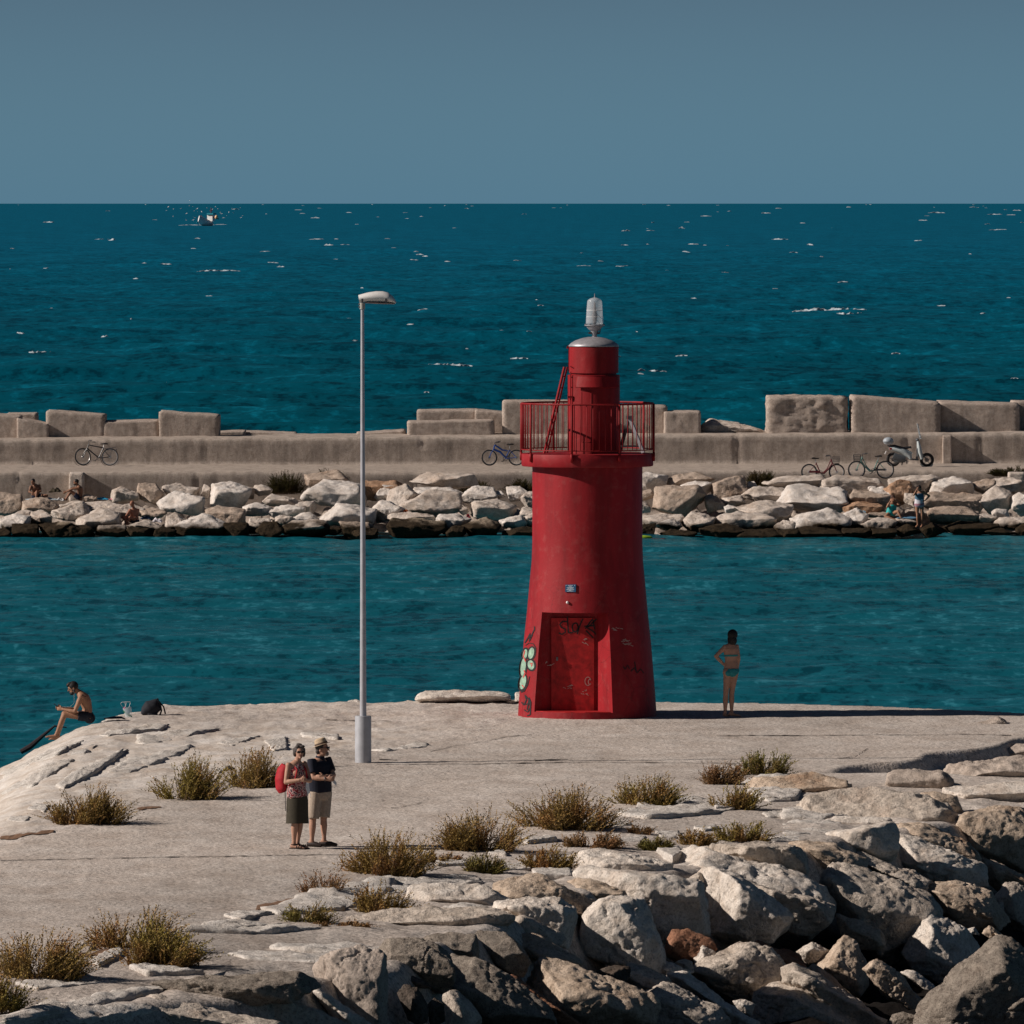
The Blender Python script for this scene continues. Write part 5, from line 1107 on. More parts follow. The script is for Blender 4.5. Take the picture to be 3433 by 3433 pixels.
for k, (px, base, w, h, lab, up) in enumerate(FSH):
    g_ = at_y(px, base, 327.3 + .04 * (px - C_PX) / 88)
    shrub(px, base, w, h, 'd', lab, 980 + k, 1.5, g=g_, leafy=1.6, grp='dark shrubs on the breakwater wall', lean=.05)
# ------------------------------------------------------------------ people
def V3(p): return Vector(p)
def skinmat(name, col):
    m = plain(name, col, .6, 0, .10, 14); b = m.node_tree.nodes['Principled BSDF']; b.inputs['Subsurface Weight'].default_value = .06; b.inputs['Subsurface Radius'].default_value = (.02, .008, .004); return m
SK_fair = skinmat('fair_skin', (.42, .24, .17)); SK_tan = skinmat('tanned_skin', (.30, .155, .095)); SK_dark = skinmat('deep_tanned_skin', (.22, .105, .062)); SK_red = skinmat('sunburnt_skin', (.34, .15, .095))
M_hairk = plain('black_hair', (.012, .010, .010), .6); M_hairg = plain('dark_greying_hair', (.055, .045, .042), .7, var=.6, scale=60); M_lens = plain('dark_sunglasses', (.01, .009, .01), .2); M_lip = plain('lips', (.24, .09, .07), .6); M_eye = plain('dark_eye', (.02, .015, .012), .3)
def hand(mb, wrist, d, thumb, curl, k=1.0, grip=.5):
    """palm, four fingers of different lengths with two bends, thumb from the side of the palm near its base"""
    d, thumb, curl = V3(d).normalized(), V3(thumb), V3(curl)
    thumb = (thumb - d * thumb.dot(d)).normalized(); curl = (curl - d * curl.dot(d)); curl = (curl - thumb * curl.dot(thumb)).normalized()
    w = V3(wrist); pe = w + d * .092 * k
    mb.loft([w - d * .02, w + d * .02 * k, w + d * .055 * k, pe], [(.026 * k, .019 * k), (.033 * k, .017 * k), (.041 * k, .016 * k), (.039 * k, .012 * k)], side=thumb, n=10)
    for i, (off, ln) in enumerate(((.030, .072), (.010, .080), (-.010, .075), (-.029, .058))):
        b = pe + thumb * off * k - d * .012; a = grip * (1 + .1 * i)
        d1 = (d * math.cos(a * .7) + curl * math.sin(a * .7)); d2 = (d * math.cos(a * 1.7) + curl * math.sin(a * 1.7))
        p1 = b + d1 * ln * .5 * k; p2 = p1 + d2 * ln * .5 * k
        mb.tube([b, p1, p2], [.0098 * k, .0088 * k, .007 * k], 6)
    tb = w + d * .028 * k + thumb * .026 * k; t1 = tb + (d * .6 + thumb * .75).normalized() * .04 * k; t2 = t1 + (d * .85 + thumb * .2 + curl * .45).normalized() * .034 * k
    mb.tube([tb, t1, t2], [.013 * k, .011 * k, .008 * k], 6)
def headM(face, up=(0, 0, 1)):
    f = V3(face).normalized(); u = V3(up); u = (u - f * u.dot(f)).normalized(); s = f.cross(u)
    return f, u, s, Matrix((s, f, u)).transposed()
def head(mb, c, face, up=(0, 0, 1), k=1.0, beard=None):
    f, u, s, M = headM(face, up); c = V3(c)
    mb.ell(c + u * .02 * k, (.074 * k, .094 * k, .098 * k), M, 16); mb.ell(c - u * .045 * k + f * .022 * k, (.058 * k, .066 * k, .066 * k), M, 14)
    mb.tube([c + f * .088 * k + u * .015 * k, c + f * .106 * k - u * .012 * k, c + f * .118 * k - u * .026 * k], [.010 * k, .013 * k, .013 * k], 7)
    mb.ell(c + f * .082 * k - u * .094 * k * .9, (.026 * k, .020 * k, .02 * k), M, 8)
    for q in (-1, 1): mb.ell(c + s * .076 * k * q - f * .006 * k - u * .005, (.011 * k, .020 * k, .031 * k), M, 8)
    return f, u, s, M
def limb(mb, pts, rad, n=12): mb.loft(pts, rad, side=(1, 0, 0), n=n)
def person(label, loc, J, skin, voxel=.009, k=1.0, female=False, group=None, hands=None, footdir=None, face=(0, -1, 0), up=(0, 0, 1), belly=0, features=True, name='person', barefoot=True):
    root = thing(name, loc, label, 'person', group)
    J = {a: V3(b) for a, b in J.items()}; mb = MB()
    hip = (J['hipR'] - J['hipL']); sh = (J['shR'] - J['shL']); pel = (J['hipL'] + J['hipR']) / 2; ch = (J['shL'] + J['shR']) / 2
    ax = (ch - pel); fwd = J.get('fwd', V3((0, -1, 0)))
    def sec(t): return pel.lerp(ch, t) + J.get('bend', V3((0, 0, 0))) * math.sin(math.pi * min(1, max(0, t)))
    neck = J['neck']
    wR = (.150, .165, .128, .148, .172, .140, .075) if female else (.145, .158, .140, .165, .188, .150, .080)
    dR = (.105, .118, .088, .108, .105, .080, .058) if female else (.105, .112, .098, .118, .118, .085, .062)
    hw_, sw_ = hip.length / .20 * (.98 if female else 1), sh.length / (.33 if female else .37)
    ts = (-.16, 0.02, .40, .70, .90, 1.02)
    T = [sec(t) if t <= 1 else ch + (neck - ch) * .2 for t in ts] + [neck.lerp(ch, .25)]
    T[0] = pel - ax.normalized() * .085 * k
    sides = [hip, hip, hip.lerp(sh, .4), hip.lerp(sh, .7), sh, sh, sh]
    hs = hip.normalized(); ss_ = sh.normalized(); sides = [hs.lerp(ss_, q) for q in (0, 0, .4, .7, 1, 1, 1)]
    rad = [(wR[i] * k * (hw_ ** .0 if i < 3 else sw_ ** .0), dR[i] * k) for i in range(7)]
    if belly: rad[2] = (rad[2][0] * 1.12 + belly * .5, rad[2][1] + belly); rad[1] = (rad[1][0] + belly * .4, rad[1][1] + belly * .5); rad[3] = (rad[3][0] + belly * .3, rad[3][1] + belly * .4)
    mb.loft(T, rad, sides=sides, n=18)
    if female:
        fw = fwd.normalized()
        for q in (-1, 1): mb.ell(sec(.74) + ss_ * .075 * q * k + fw * .075 * k, (.062 * k, .062 * k, .06 * k))
    bt = -fwd.normalized()
    for q in (-1, 1): mb.ell(pel + hs * .075 * q * k + bt * .055 * k - ax.normalized() * .045, (.085 * k, .085 * k, .095 * k))
    mb.loft([neck.lerp(ch, .3), neck, neck.lerp(J['head'], .55)], [.062 * k, .052 * k, .050 * k], n=12)
    hk = .98 if female else 1.03
    f, u, s, M = head(mb, J['head'], face, up, hk * k)
    for q in 'LR':
        S, E, W = J['sh' + q], J['el' + q], J['ha' + q]
        r0 = .046 if female else .054
        mb.ell(S, (.058 * k * (.9 if female else 1.05),) * 3)
        limb(mb, [S, S.lerp(E, .35), S.lerp(E, .8), E], [r0 * k, r0 * 1.02 * k, .040 * k, .038 * k]); mb.ell(E, .0385 * k)
        limb(mb, [E, E.lerp(W, .3), E.lerp(W, .8), W], [.038 * k, .041 * k, .030 * k, .026 * k])
        if hands and q in hands:
            d, th, cu, gr = hands[q]; hand(mb, W, d, th, cu, k * (.95 if female else 1.05), gr)
        H, Kn, A, T_ = J['hip' + q], J['kn' + q], J['an' + q], J['to' + q]
        mb.ell(H, (.088 * k if not female else .09 * k,) * 3)
        limb(mb, [H, H.lerp(Kn, .3), H.lerp(Kn, .8), Kn], [.090 * k, .082 * k, .058 * k, .055 * k]); mb.ell(Kn, .055 * k)
        limb(mb, [Kn, Kn.lerp(A, .32), Kn.lerp(A, .8), A], [.052 * k, .057 * k, .036 * k, .036 * k])
        fd = (T_ - A); sole = V3((0, 0, -1)) if abs(fd.z) < .6 * fd.length else V3((0, 1, 0)); fd2 = fd.normalized()
        heel = A - fd2 * .05 * k + sole * .035 * k
        mb.loft([heel - fd2 * .012, heel + fd2 * .03 * k, A.lerp(T_, .5) + sole * .012 * k, T_ + fd2 * -.03, T_ + fd2 * .012], [(.026 * k, .030 * k), (.034 * k, .040 * k), (.040 * k, .030 * k), (.044 * k, .018 * k), (.030 * k, .010 * k)], side=fd2.cross(sole), n=12)
        mb.ell(A, .038 * k)
    body = mb.blob('body', skin, root, voxel, 5)
    if features:
        hc = J['head']; kk = hk * k
        e = MB()
        for q in (-1, 1): e.ell(hc + f * .089 * kk + s * .032 * kk * q + u * .018 * kk, (.012 * kk, .009 * kk, .006 * kk), M, 8)
        e.obj('eyes', M_eye, root); MB().ell(hc + f * .090 * kk - u * .052 * kk, (.024 * kk, .010 * kk, .007 * kk), M, 8).obj('mouth', M_lip, root)
    return root, dict(sec=sec, T=T, rad=rad, sides=sides, f=f, u=u, s=s, M=M, J=J, k=k, hk=hk * k, pel=pel, ch=ch, ax=ax.normalized(), hs=hs, ss=ss_)
def garment(root, name, mat, info, i0=None, sections=None, extra=None, voxel=.01, grow=.014):
    """cloth shell that follows the body: torso sections grown outwards plus sleeves or legs"""
    mb = MB(); pts, rad, sd = [], [], []
    for t, dw, dd in sections:
        T, Rr, S = info['T'], info['rad'], info['sides']; i = min(len(T) - 2, int(t)); f = t - i
        pts.append(T[i].lerp(T[i + 1], f)); rad.append(tuple(Rr[i][q] + (Rr[i + 1][q] - Rr[i][q]) * f + grow + (dw, dd)[q] for q in (0, 1))); sd.append(S[i].lerp(S[i + 1], f))
    mb.loft(pts, rad, sides=sd, n=22)
    for p, r in (extra or []): mb.loft(p, r, side=(1, 0, 0), n=16)
    return mb.blob(name, mat, root, voxel, 3)
def cap_hair(root, info, mat, drop=.3, puff=.016, back=.0, name='hair', extra=None, voxel=.009):
    hc = info['J']['head']; f, u, s, M, kk = info['f'], info['u'], info['s'], info['M'], info['hk']; mb = MB()
    mb.ell(hc + u * .034 * kk - f * .018 * kk, (.078 * kk + puff, .092 * kk + puff, .088 * kk + puff), M, 16)
    for p, r in (extra or []): mb.ell(hc + s * p[0] * kk + f * p[1] * kk + u * p[2] * kk, tuple(q * kk for q in r), M, 12)
    return mb.blob(name, mat, root, voxel, 2)
def pt(info, a, b, c): kk = info['hk']; return info['J']['head'] + info['s'] * a * kk + info['f'] * b * kk + info['u'] * c * kk

# ---- couple on the pier -------------------------------------------------
wl = at_z(997, 2846, DECK)
JW = dict(hipL=(-.065, -.05, .86), hipR=(.065, .06, .86), shL=(-.135, -.10, 1.315), shR=(.11, .09, 1.325), neck=(0.01, -.01, 1.405), head=(.035, -.035, 1.52), elL=(-.175, -.14, 1.055), haL=(.05, -.235, 1.10), elR=(.20, .0, 1.07), haR=(.145, -.185, 1.085),
          knL=(-.04, -.06, .45), anL=(-.055, -.04, .075), toL=(.11, -.10, .02), knR=(.045, .05, .45), anR=(.0, .04, .075), toR=(.165, -.01, .02), fwd=(.6, -.8, 0))
wm, I = person('person with sunglasses in a patterned red top and dark skirt, wearing a red backpack', wl, JW, SK_fair, .0085, .96, True, 'couple standing on the pier', hands={'L': ((1, -.05, .12), (0, .2, 1), (.2, 1, 0), 1.0), 'R': ((-.4, -.6, .1), (0, 0, 1), (-1, .2, 0), 1.0)}, face=(.22, -1, -.05), features=False)
def printmat():
    m, nt, b = newmat('patterned_top_fabric'); tc = nd(nt, 'ShaderNodeTexCoord')
    vor = nd(nt, 'ShaderNodeTexVoronoi', i_Scale=26); L(nt, tc, 'Object', vor, 'Vector')
    r = ramp(nt, [(.0, (.035, .012, .022)), (.36, (.04, .013, .024)), (.42, (.55, .40, .38)), (.56, (.45, .26, .25)), (.62, (.22, .018, .028))]); L(nt, vor, 'Distance', r, 0); L(nt, r, 0, b, 'Base Color'); b.inputs['Roughness'].default_value = .85; return m
M_print = printmat(); M_skirt = plain('dark_olive_skirt', (.045, .038, .026), .85); M_backp = plain('red_backpack_fabric', (.34, .010, .018), .7); M_strap = plain('dark_strap', (.02, .02, .03), .8); M_paper = plain('white_paper', (.68, .70, .72), .7); M_sandal = plain('dark_sandal_leather', (.03, .02, .018), .6)
garment(wm, 'top', M_print, I, sections=[(.4, .016, .018), (1.2, .014, .014), (2, .016, .020), (3, .008, .020), (4, -.020, .004), (4.7, -.05, -.0), (5.3, -.065, -.006)])
sk = MB(); pel = I['pel']
sk.loft([pel + V3((0, 0, .03)), pel + V3((0, 0, -.10)), pel + V3((.0, 0, -.28)), pel + V3((.0, -.01, -.46))], [(.150, .125), (.176, .146), (.178, .148), (.186, .150)], side=(1, .5, 0), n=24)
sk.obj('skirt', M_skirt, wm)
cap_hair(wm, I, M_hairg, extra=[((-.078, -.03, -.02), (.030, .05, .07)), ((.078, -.03, -.015), (.028, .05, .065)), ((0, -.08, -.03), (.075, .045, .09)), ((-.035, .045, .10), (.05, .045, .026)), ((.04, .04, .098), (.035, .04, .024)), ((.0, -.03, .125), (.05, .06, .022)), ((-.09, -.05, .03), (.02, .04, .04)), ((.085, -.05, .03), (.02, .035, .04))], puff=.009)
sg = MB()
for q in (-1, 1): sg.ell(pt(I, .033 * q, .096, .012), (.027, .012, .020), I['M'], 10)
sg.bar(pt(I, -.075, .07, .018), pt(I, -.078, -.01, .02), .006).bar(pt(I, .075, .07, .018), pt(I, .078, -.01, .02), .006).bar(pt(I, -.06, .092, .022), pt(I, .06, .092, .022), .008); sg.obj('sunglasses', M_lens, wm)
MB().ell(pt(I, .0, .088, -.052), (.026, .010, .007), I['M'], 8).obj('mouth', M_lip, wm)
sn = MB()
for A, T_ in ((JW['anL'], JW['toL']), (JW['anR'], JW['toR'])):
    A, T_ = V3(A), V3(T_); d = (T_ - A); d.z = 0; d.normalize(); sd = d.cross(V3((0, 0, 1)))
    sn.loft([A - d * .07 - V3((0, 0, .064)), A + d * .05 - V3((0, 0, .066)), T_ + d * .02 - V3((0, 0, .012))], [(.035, .010), (.044, .010), (.04, .009)], side=sd, n=12)
    for t in (.35, .55, .75): c = A.lerp(T_, t); sn.torus(V3((c.x, c.y, .022)), .043, .008, d, 16, 5)
    sn.torus(A + V3((0, 0, -.0)), .042, .007, (0, 0, 1), 16, 5)
sn.obj('sandals', M_sandal, wm)
bp = thing('backpack', wl + V3((-.20, .02, .88)), 'bright red backpack worn by the woman in the patterned top', 'backpack'); o_ = bp.location - wl
MB().loft([V3((-.03, .03, .0)), V3((-.05, .03, .06)), V3((-.055, .03, .22)), V3((-.035, .03, .36)), V3((.0, .03, .44))], [(.05, .09), (.08, .125), (.088, .13), (.07, .115), (.035, .08)], side=(1, .55, 0), n=20).blob('bag', M_backp, bp, .012, 4)
mb = MB(); Tn = I['T']
for q in (-1, 1):
    sp = Tn[4] + I['ss'] * .085 * q; fw = V3((.6, -.8, 0)).normalized()
    mb.tube([sp - fw * .12 - o_ + V3((0, 0, .02)), sp + V3((0, 0, .075)) - o_, sp + fw * .13 - V3((0, 0, .02)) - o_, sp + fw * .12 - V3((0, 0, .20)) - o_ + I['ss'] * .04 * q, sp - V3((0, 0, .27)) - o_ + I['ss'] * .07 * q], .014, 6)
mb.obj('shoulder_straps', M_backp, bp)
MB().tube([(.01, -.06, .05), (.012, -.09, -.10), (.02, -.10, -.28)], .006, 5).obj('loose_strap', M_strap, bp)
pp = wl + V3((.155, -.24, 1.06)); ob = MB().add([V3((-.012, 0, .0)), V3((.03, .02, -.02)), V3((.05, .01, -.16)), V3((.015, .0, -.19)), V3((-.02, -.02, -.09))], [(0, 1, 2, 3, 4)]).tube([(.045, 0, -.15), (.06, 0, -.2), (.05, -.01, -.235)], .004, 4).obj('paper_mask', M_paper, None, smooth=False, fix=False, loc=pp)
tag(ob, 'white folded face mask hanging from the hand of the woman with the red backpack', 'face mask')
# ---- the man
ml = at_z(1092, 2842, DECK) + V3((0, .25, 0))
s_ = 1 / 899
def mq(cx, cy, d=0): return ((cx - 890) * s_, d, (1775 - cy) * s_)
JM = dict(hipL=mq(745, 1030, -.05), hipR=mq(880, 1030, .07), shL=mq(690, 575, -.12), shR=mq(905, 575, .10), neck=mq(805, 505, -.01), head=mq(838, 395, -.02), elL=mq(715, 790, -.21), haL=mq(905, 805, -.27), elR=mq(1000, 765, -.02), haR=mq(880, 770, -.24),
          knL=mq(705, 1400, -.08), anL=mq(690, 1695, -.06), toL=(mq(800, 1750)[0], -.10, .02), knR=mq(855, 1390, .03), anR=mq(862, 1690, .05), toR=(mq(1020, 1750)[0], .02, .02), fwd=(.85, -.5, 0))
mn, I = person('person in a straw hat and sunglasses with folded arms, navy polo shirt and beige shorts', ml, JM, SK_fair, .0085, 1.0, False, 'couple standing on the pier', hands={'L': ((1, -.05, .06), (0, .1, 1), (.1, 1, -.3), .8), 'R': ((-1, -.2, -.1), (0, -.1, 1), (-.2, .9, 0), .8)}, face=(1, -.28, .02), belly=.025, features=False)
M_navy = plain('navy_polo_fabric', (.012, .014, .026), .85); M_beige = plain('beige_shorts_fabric', (.37, .30, .24), .85); M_straw = plain('straw_hat_weave', (.50, .38, .26), .8, var=.3, scale=70); M_band = plain('hat_band', (.09, .06, .045), .8); M_grbeard = plain('grey_stubble', (.26, .21, .18), .9)
JV = {a: V3(b) for a, b in JM.items()}
sl = [([JV['sh' + q] + V3((0, 0, .035)) - (JV['el' + q] - JV['sh' + q]) * .05, JV['sh' + q].lerp(JV['el' + q], .35), JV['sh' + q].lerp(JV['el' + q], .72)], [.072, .074, .068]) for q in 'LR']
garment(mn, 'polo_shirt', M_navy, I, sections=[(.55, .012, .012), (1.2, .014, .012), (2, .018, .012), (3, .010, .01), (4, 0, .004), (4.7, -.02, 0), (5.4, -.05, -.012)], extra=sl)
col = MB().loft([JV['neck'] + V3((0, 0, -.045)), JV['neck'] + V3((.005, 0, .012))], [(.078, .074), (.066, .064)], n=18).obj('collar', M_navy, mn)
pel = I['pel']
garment(mn, 'shorts', M_beige, I, sections=[(-.0, .0, .0), (.4, .012, .012), (1.05, .012, .012), (1.25, .006, .008)], extra=[([JV['hip' + q] + V3((0, 0, .03)), JV['hip' + q].lerp(JV['kn' + q], .45), JV['hip' + q].lerp(JV['kn' + q], .93)], [(.108, .112), (.103, .108), (.098, .104)]) for q in 'LR'])
f, u, s = I['f'], I['u'], I['s']
tilt = (u * 1.0 - f * .30).normalized(); hc = pt(I, 0, -.012, .062)
sd0 = s
MB().loft([hc - tilt * .0, hc + tilt * .006], [(.135, .148), (.132, .145)], side=s, n=28).obj('hat_brim', M_straw, mn)
MB().loft([hc, hc + tilt * .05, hc + tilt * .095, hc + tilt * .112], [(.092, .105), (.086, .099), (.076, .088), (.05, .06)], side=s, n=24).obj('hat_crown', M_straw, mn)
MB().loft([hc + tilt * .008, hc + tilt * .036], [(.0945, .1075), (.0915, .1045)], side=s, n=24).obj('hat_band', M_band, mn)
cap_hair(mn, I, M_hairg, puff=.003, extra=[((0, -.06, -.03), (.07, .045, .06))])
sg = MB()
for q in (-1, 1): sg.ell(pt(I, .034 * q, .097, .018), (.032, .012, .022), I['M'], 10).bar(pt(I, .074 * q, .08, .022), pt(I, .078 * q, -.01, .022), .007)
sg.bar(pt(I, -.06, .094, .024), pt(I, .06, .094, .024), .008).obj('sunglasses', M_lens, mn)
MB().ell(pt(I, 0, .072, -.078), (.044, .032, .030), I['M'], 10).obj('beard', M_grbeard, mn); MB().ell(pt(I, 0, .092, -.052), (.024, .010, .006), I['M'], 8).obj('mouth', M_lip, mn)
sn = MB()
for A, T_ in ((JV['anL'], JV['toL']), (JV['anR'], JV['toR'])):
    d = (T_ - A); d.z = 0; d.normalize(); sd = d.cross(V3((0, 0, 1)))
    z0 = V3((0, 0, 1))
    sn.loft([A - d * .075 - z0 * (A.z - .035), A + d * .0 - z0 * (A.z - .045), A.lerp(T_, .6) - z0 * (A.lerp(T_, .6).z - .04), T_ + d * .03 - z0 * (T_.z - .024)], [(.036, .036), (.044, .045), (.052, .038), (.038, .022)], side=sd, n=14)
sn.obj('shoes', M_sandal, mn)
MB().torus(V3(JM['haL']) - V3((.03, 0, 0)), .034, .008, (1, 0, .1), 18, 5).obj('wristwatch', M_dgrey, mn)
MB().tube([V3(JM['shL']) + V3((-.03, .05, .03)), V3(JM['shL']) + V3((-.075, .10, -.10)), V3(JM['shL']) + V3((-.05, .10, -.24))], .02, 6).obj('shoulder_strap', M_strap, mn)
ob = MB().add([V3((0, 0, 0)), V3((.05, .01, .012)), V3((.10, .01, -.05)), V3((.095, 0, -.10)), V3((.06, -.01, -.07))], [(0, 1, 2, 3, 4)]).obj('paper_mask', M_paper, None, smooth=False, fix=False, loc=ml + V3(mq(955, 815, -.16)))
tag(ob, 'white mask held under the folded arms of the man in the straw hat', 'face mask')
ob = MB().tube([(0, 0, 0), (.012, 0, -.05), (.02, 0, -.09)], .010, 6).obj('glasses_case', M_strap, None, loc=ml + V3(mq(943, 830, -.17))); tag(ob, 'thin dark strap dangling under the folded arms of the man in the hat', 'strap')

# ---- woman in the teal bikini, seen from behind
bl = at_z(2450.6, 2405, DECK); q_ = .00109
def bq2(cx, cy, d=0): return ((cx - 540) * q_, d, (1722 - cy) * q_)
JB = dict(hipL=bq2(485, 900, 0), hipR=bq2(605, 900, .06), shL=bq2(435, 500, -.0), shR=bq2(640, 500, .10), neck=bq2(550, 425, .05), head=bq2(578, 315, .06), elL=bq2(275, 655, -.05), haL=bq2(425, 815, .0), elR=bq2(672, 690, .06), haR=bq2(660, 850, .14),
          knL=bq2(450, 1310, .0), anL=bq2(437, 1650, -.02), toL=bq2(500, 1706, .10), knR=bq2(552, 1310, .05), anR=bq2(552, 1640, .03), toR=bq2(712, 1706, .06), fwd=(.5, 1, 0))
bw, I = person('person in a teal bikini with dark shoulder length hair, hand on hip, facing the water', bl, JB, SK_fair, .0085, .94, True, hands={'L': ((.8, .2, -.5), (0, .5, .8), (.2, 1, 0), .7), 'R': ((-.3, .3, -1), (-1, .3, 0), (0, 1, 0), .6)}, face=(.75, .8, 0))
bw.scale = (1.04, 1.04, 1.04)
M_bik = plain('teal_bikini_fabric', (.02, .22, .24), .7)
cap_hair(bw, I, M_hairk, extra=[((0, -.05, -.06), (.10, .07, .10)), ((-.05, -.02, -.09), (.06, .075, .085)), ((.05, -.03, -.09), (.06, .07, .085)), ((0, -.05, -.13), (.085, .06, .055))], puff=.022)
J_ = I['J']; mb = MB(); c = I['sec'](.62); mb.loft([c - I['ax'] * .016, c + I['ax'] * .016], [(.148 * .94, .112 * .94), (.152 * .94, .114 * .94)], side=I['hs'].lerp(I['ss'], .6), n=24)
fw = V3((.5, 1, 0)).normalized()
for q in (-1, 1): mb.ell(I['sec'](.74) + I['ss'] * .07 * q + fw * .08, (.064, .062, .060))
mb.obj('bikini_top', M_bik, bw)
mb = MB(); c = I['pel'] - I['ax'] * .02; bkv = -fw
mb.loft([c + I['ax'] * .045, c + I['ax'] * .0, c - I['ax'] * .05, c - I['ax'] * .11], [(.158, .124), (.162, .134), (.125, .135), (.05, .10)], side=I['hs'], n=24)
mb.ell(c + I['hs'] * -.05 + bkv * .062 - I['ax'] * .03, (.075, .09, .075)).ell(c + I['hs'] * .05 + bkv * .062 - I['ax'] * .02, (.075, .09, .06))
mb.blob('bikini_bottom', M_bik, bw, .009, 2)

# ---- young man sitting on the left end, phone in hand
sl_ = at_z(292, 2417, DECK); q_ = .001816
def sq(cx, cy, d=0): return ((cx - 940) * q_, d, (570 - cy) * q_)
JS = dict(hipL=sq(935, 518, -.09), hipR=sq(935, 518, .09), shL=sq(880, 305, -.17), shR=sq(895, 295, .17), neck=sq(838, 248, 0), head=sq(790, 215, 0), elL=sq(815, 462, -.20), haL=sq(680, 440, -.10), elR=sq(800, 455, .18), haR=sq(665, 430, .05),
          knL=sq(700, 500, -.12), anL=sq(610, 715, -.12), toL=sq(500, 738, -.13), knR=sq(690, 495, .12), anR=sq(620, 740, .10), toR=sq(530, 772, .08), bend=(.05, 0, .0), fwd=(-1, 0, -.1))
sm_, I = person('bearded person in dark trunks sitting on the left end of the pier with a phone', sl_, JS, SK_tan, .0085, .98, False, hands={'L': ((-1, .25, .12), (0, .3, 1), (-.2, 1, 0), .8), 'R': ((-1, -.2, .1), (0, -.2, 1), (-.2, -1, 0), .8)}, face=(-1, -.12, -.42), up=(-.3, 0, 1))
cap_hair(sm_, I, M_hairk, puff=.010, extra=[((0, .03, .10), (.06, .07, .035)), ((.0, .075, .085), (.05, .03, .03))])
MB().ell(pt(I, 0, .05, -.085), (.056, .056, .040), I['M'], 12).ell(pt(I, -.06, .01, -.045), (.014, .03, .045), I['M'], 8).ell(pt(I, .06, .01, -.045), (.014, .03, .045), I['M'], 8).obj('beard', M_hairk, sm_)
JVs = I['J']
garment(sm_, 'swim_trunks', plain('dark_trunks_fabric', (.012, .014, .024), .85), I, sections=[(0, .01, .0), (.5, .012, .01), (1.1, .01, .01), (1.45, .0, .004)], extra=[([I['pel'] + V3((.06, -.15, -.035)), I['pel'] + V3((.06, -.07, -.04)), I['pel'] + V3((.06, .07, -.04)), I['pel'] + V3((.06, .15, -.035))], [.07, .108, .108, .07])] + [([JVs['hip' + q] + V3((.04, 0, 0)), JVs['hip' + q].lerp(JVs['kn' + q], .38)], [.106, .098]) for q in 'LR'])
mb = MB()
for a in (-.03, .03): mb.tube([pt(I, .078 * (-1 if a < 0 else 1), 0, -.01), pt(I, .07 * (-1 if a < 0 else 1), .03, -.12), sq(800, 375, a), sq(760, 420, a * .5), sq(660, 420, -.03)], .0028, 4)
mb.obj('earphone_wire', M_white, sm_)
ph = MB().box((0, 0, 0), (.012, .075, .15), Matrix.Rotation(R(-55), 3, 'Y')).obj('phone', M_lens, None, smooth=False, loc=sl_ + V3(sq(618, 408, -.02))); tag(ph, 'dark phone held by the bearded man sitting on the pier end', 'phone')

# ---- people on the breakwater rocks
def far(label, px, py, Y, J, skin, **kw): return person(label, at_y(px, py, Y), J, skin, .0125, hands=kw.pop('hands', None) or {'L': ((0, -.5, -1), (1, 0, 0), (0, -1, 0), .6), 'R': ((0, -.5, -1), (-1, 0, 0), (0, -1, 0), .6)}, **kw)
M_trunk = plain('navy_trunks', (.02, .025, .05), .85); M_teals = plain('turquoise_swimsuit', (.01, .34, .33), .6); M_cap = plain('black_cap_fabric', (.015, .014, .016), .8)
e = .0053
def f1(cx, cy, ox, oy, d=0): return ((cx - ox) * e, d, (oy - cy) * e)
def Jf(ox, oy, **k): return {a: f1(b[0], b[1], ox, oy, b[2] if len(b) > 2 else 0) for a, b in k.items()}
J1 = Jf(265, 800, hipL=(245, 780, -.05), hipR=(283, 780, 0), shL=(226, 712, -.16), shR=(284, 706, -.04), neck=(250, 695, -.12), head=(240, 677, -.18), elL=(214, 748, -.22), haL=(238, 755, -.34), elR=(296, 745, -.16), haR=(262, 752, -.33), knL=(272, 745, -.48), anL=(266, 805, -.62), toL=(272, 822, -.78), knR=(342, 775, -.36), anR=(295, 790, -.55), toR=(262, 800, -.62)); J1['fwd'] = (-.2, -1, 0)
r1, I = far('person bending over their lap, bare chested, leftmost of the sunbathers on the far rocks', 123, 1300 + 800 * .4658, 322.6, J1, SK_dark, group=None, face=(-.3, -1, -.5), up=(0, -.3, 1), k=.95, features=True)
cap_hair(r1, I, M_hairk, puff=.008, voxel=.0125)
garment(r1, 'swim_trunks', M_trunk, I, sections=[(0, .01, 0), (.5, .012, .01), (1.2, .01, .01)], voxel=.0125, extra=[([I['J']['hip' + q], I['J']['hip' + q].lerp(I['J']['kn' + q], .4)], [.10, .092]) for q in 'LR'])
J2 = Jf(565, 808, hipL=(566, 790, -.09), hipR=(570, 790, .09), shL=(568, 722, -.17), shR=(575, 716, .16), neck=(558, 700, 0), head=(548, 681, -.02), elL=(520, 728, -.18), haL=(478, 750, -.10), elR=(530, 722, .14), haR=(480, 745, .06), knL=(512, 748, -.12), anL=(478, 800, -.12), toL=(452, 806, -.13), knR=(510, 745, .12), anR=(474, 795, .12), toR=(448, 801, .12)); J2['fwd'] = (-1, 0, 0); J2['bend'] = (.05, 0, 0)
r2, I = far('person sitting with knees drawn up in dark shorts, bearded, in front of the concrete stub', 263, 1300 + 808 * .4658, 322.4, J2, SK_dark, face=(-1, -.15, -.05), k=.95, hands={'L': ((-1, 0, -.5), (0, 0, 1), (0, 1, 0), .7), 'R': ((-1, 0, -.5), (0, 0, 1), (0, -1, 0), .7)})
cap_hair(r2, I, M_hairk, puff=.008, voxel=.0125); MB().ell(pt(I, 0, .05, -.085), (.055, .055, .04), I['M'], 10).obj('beard', M_hairk, r2)
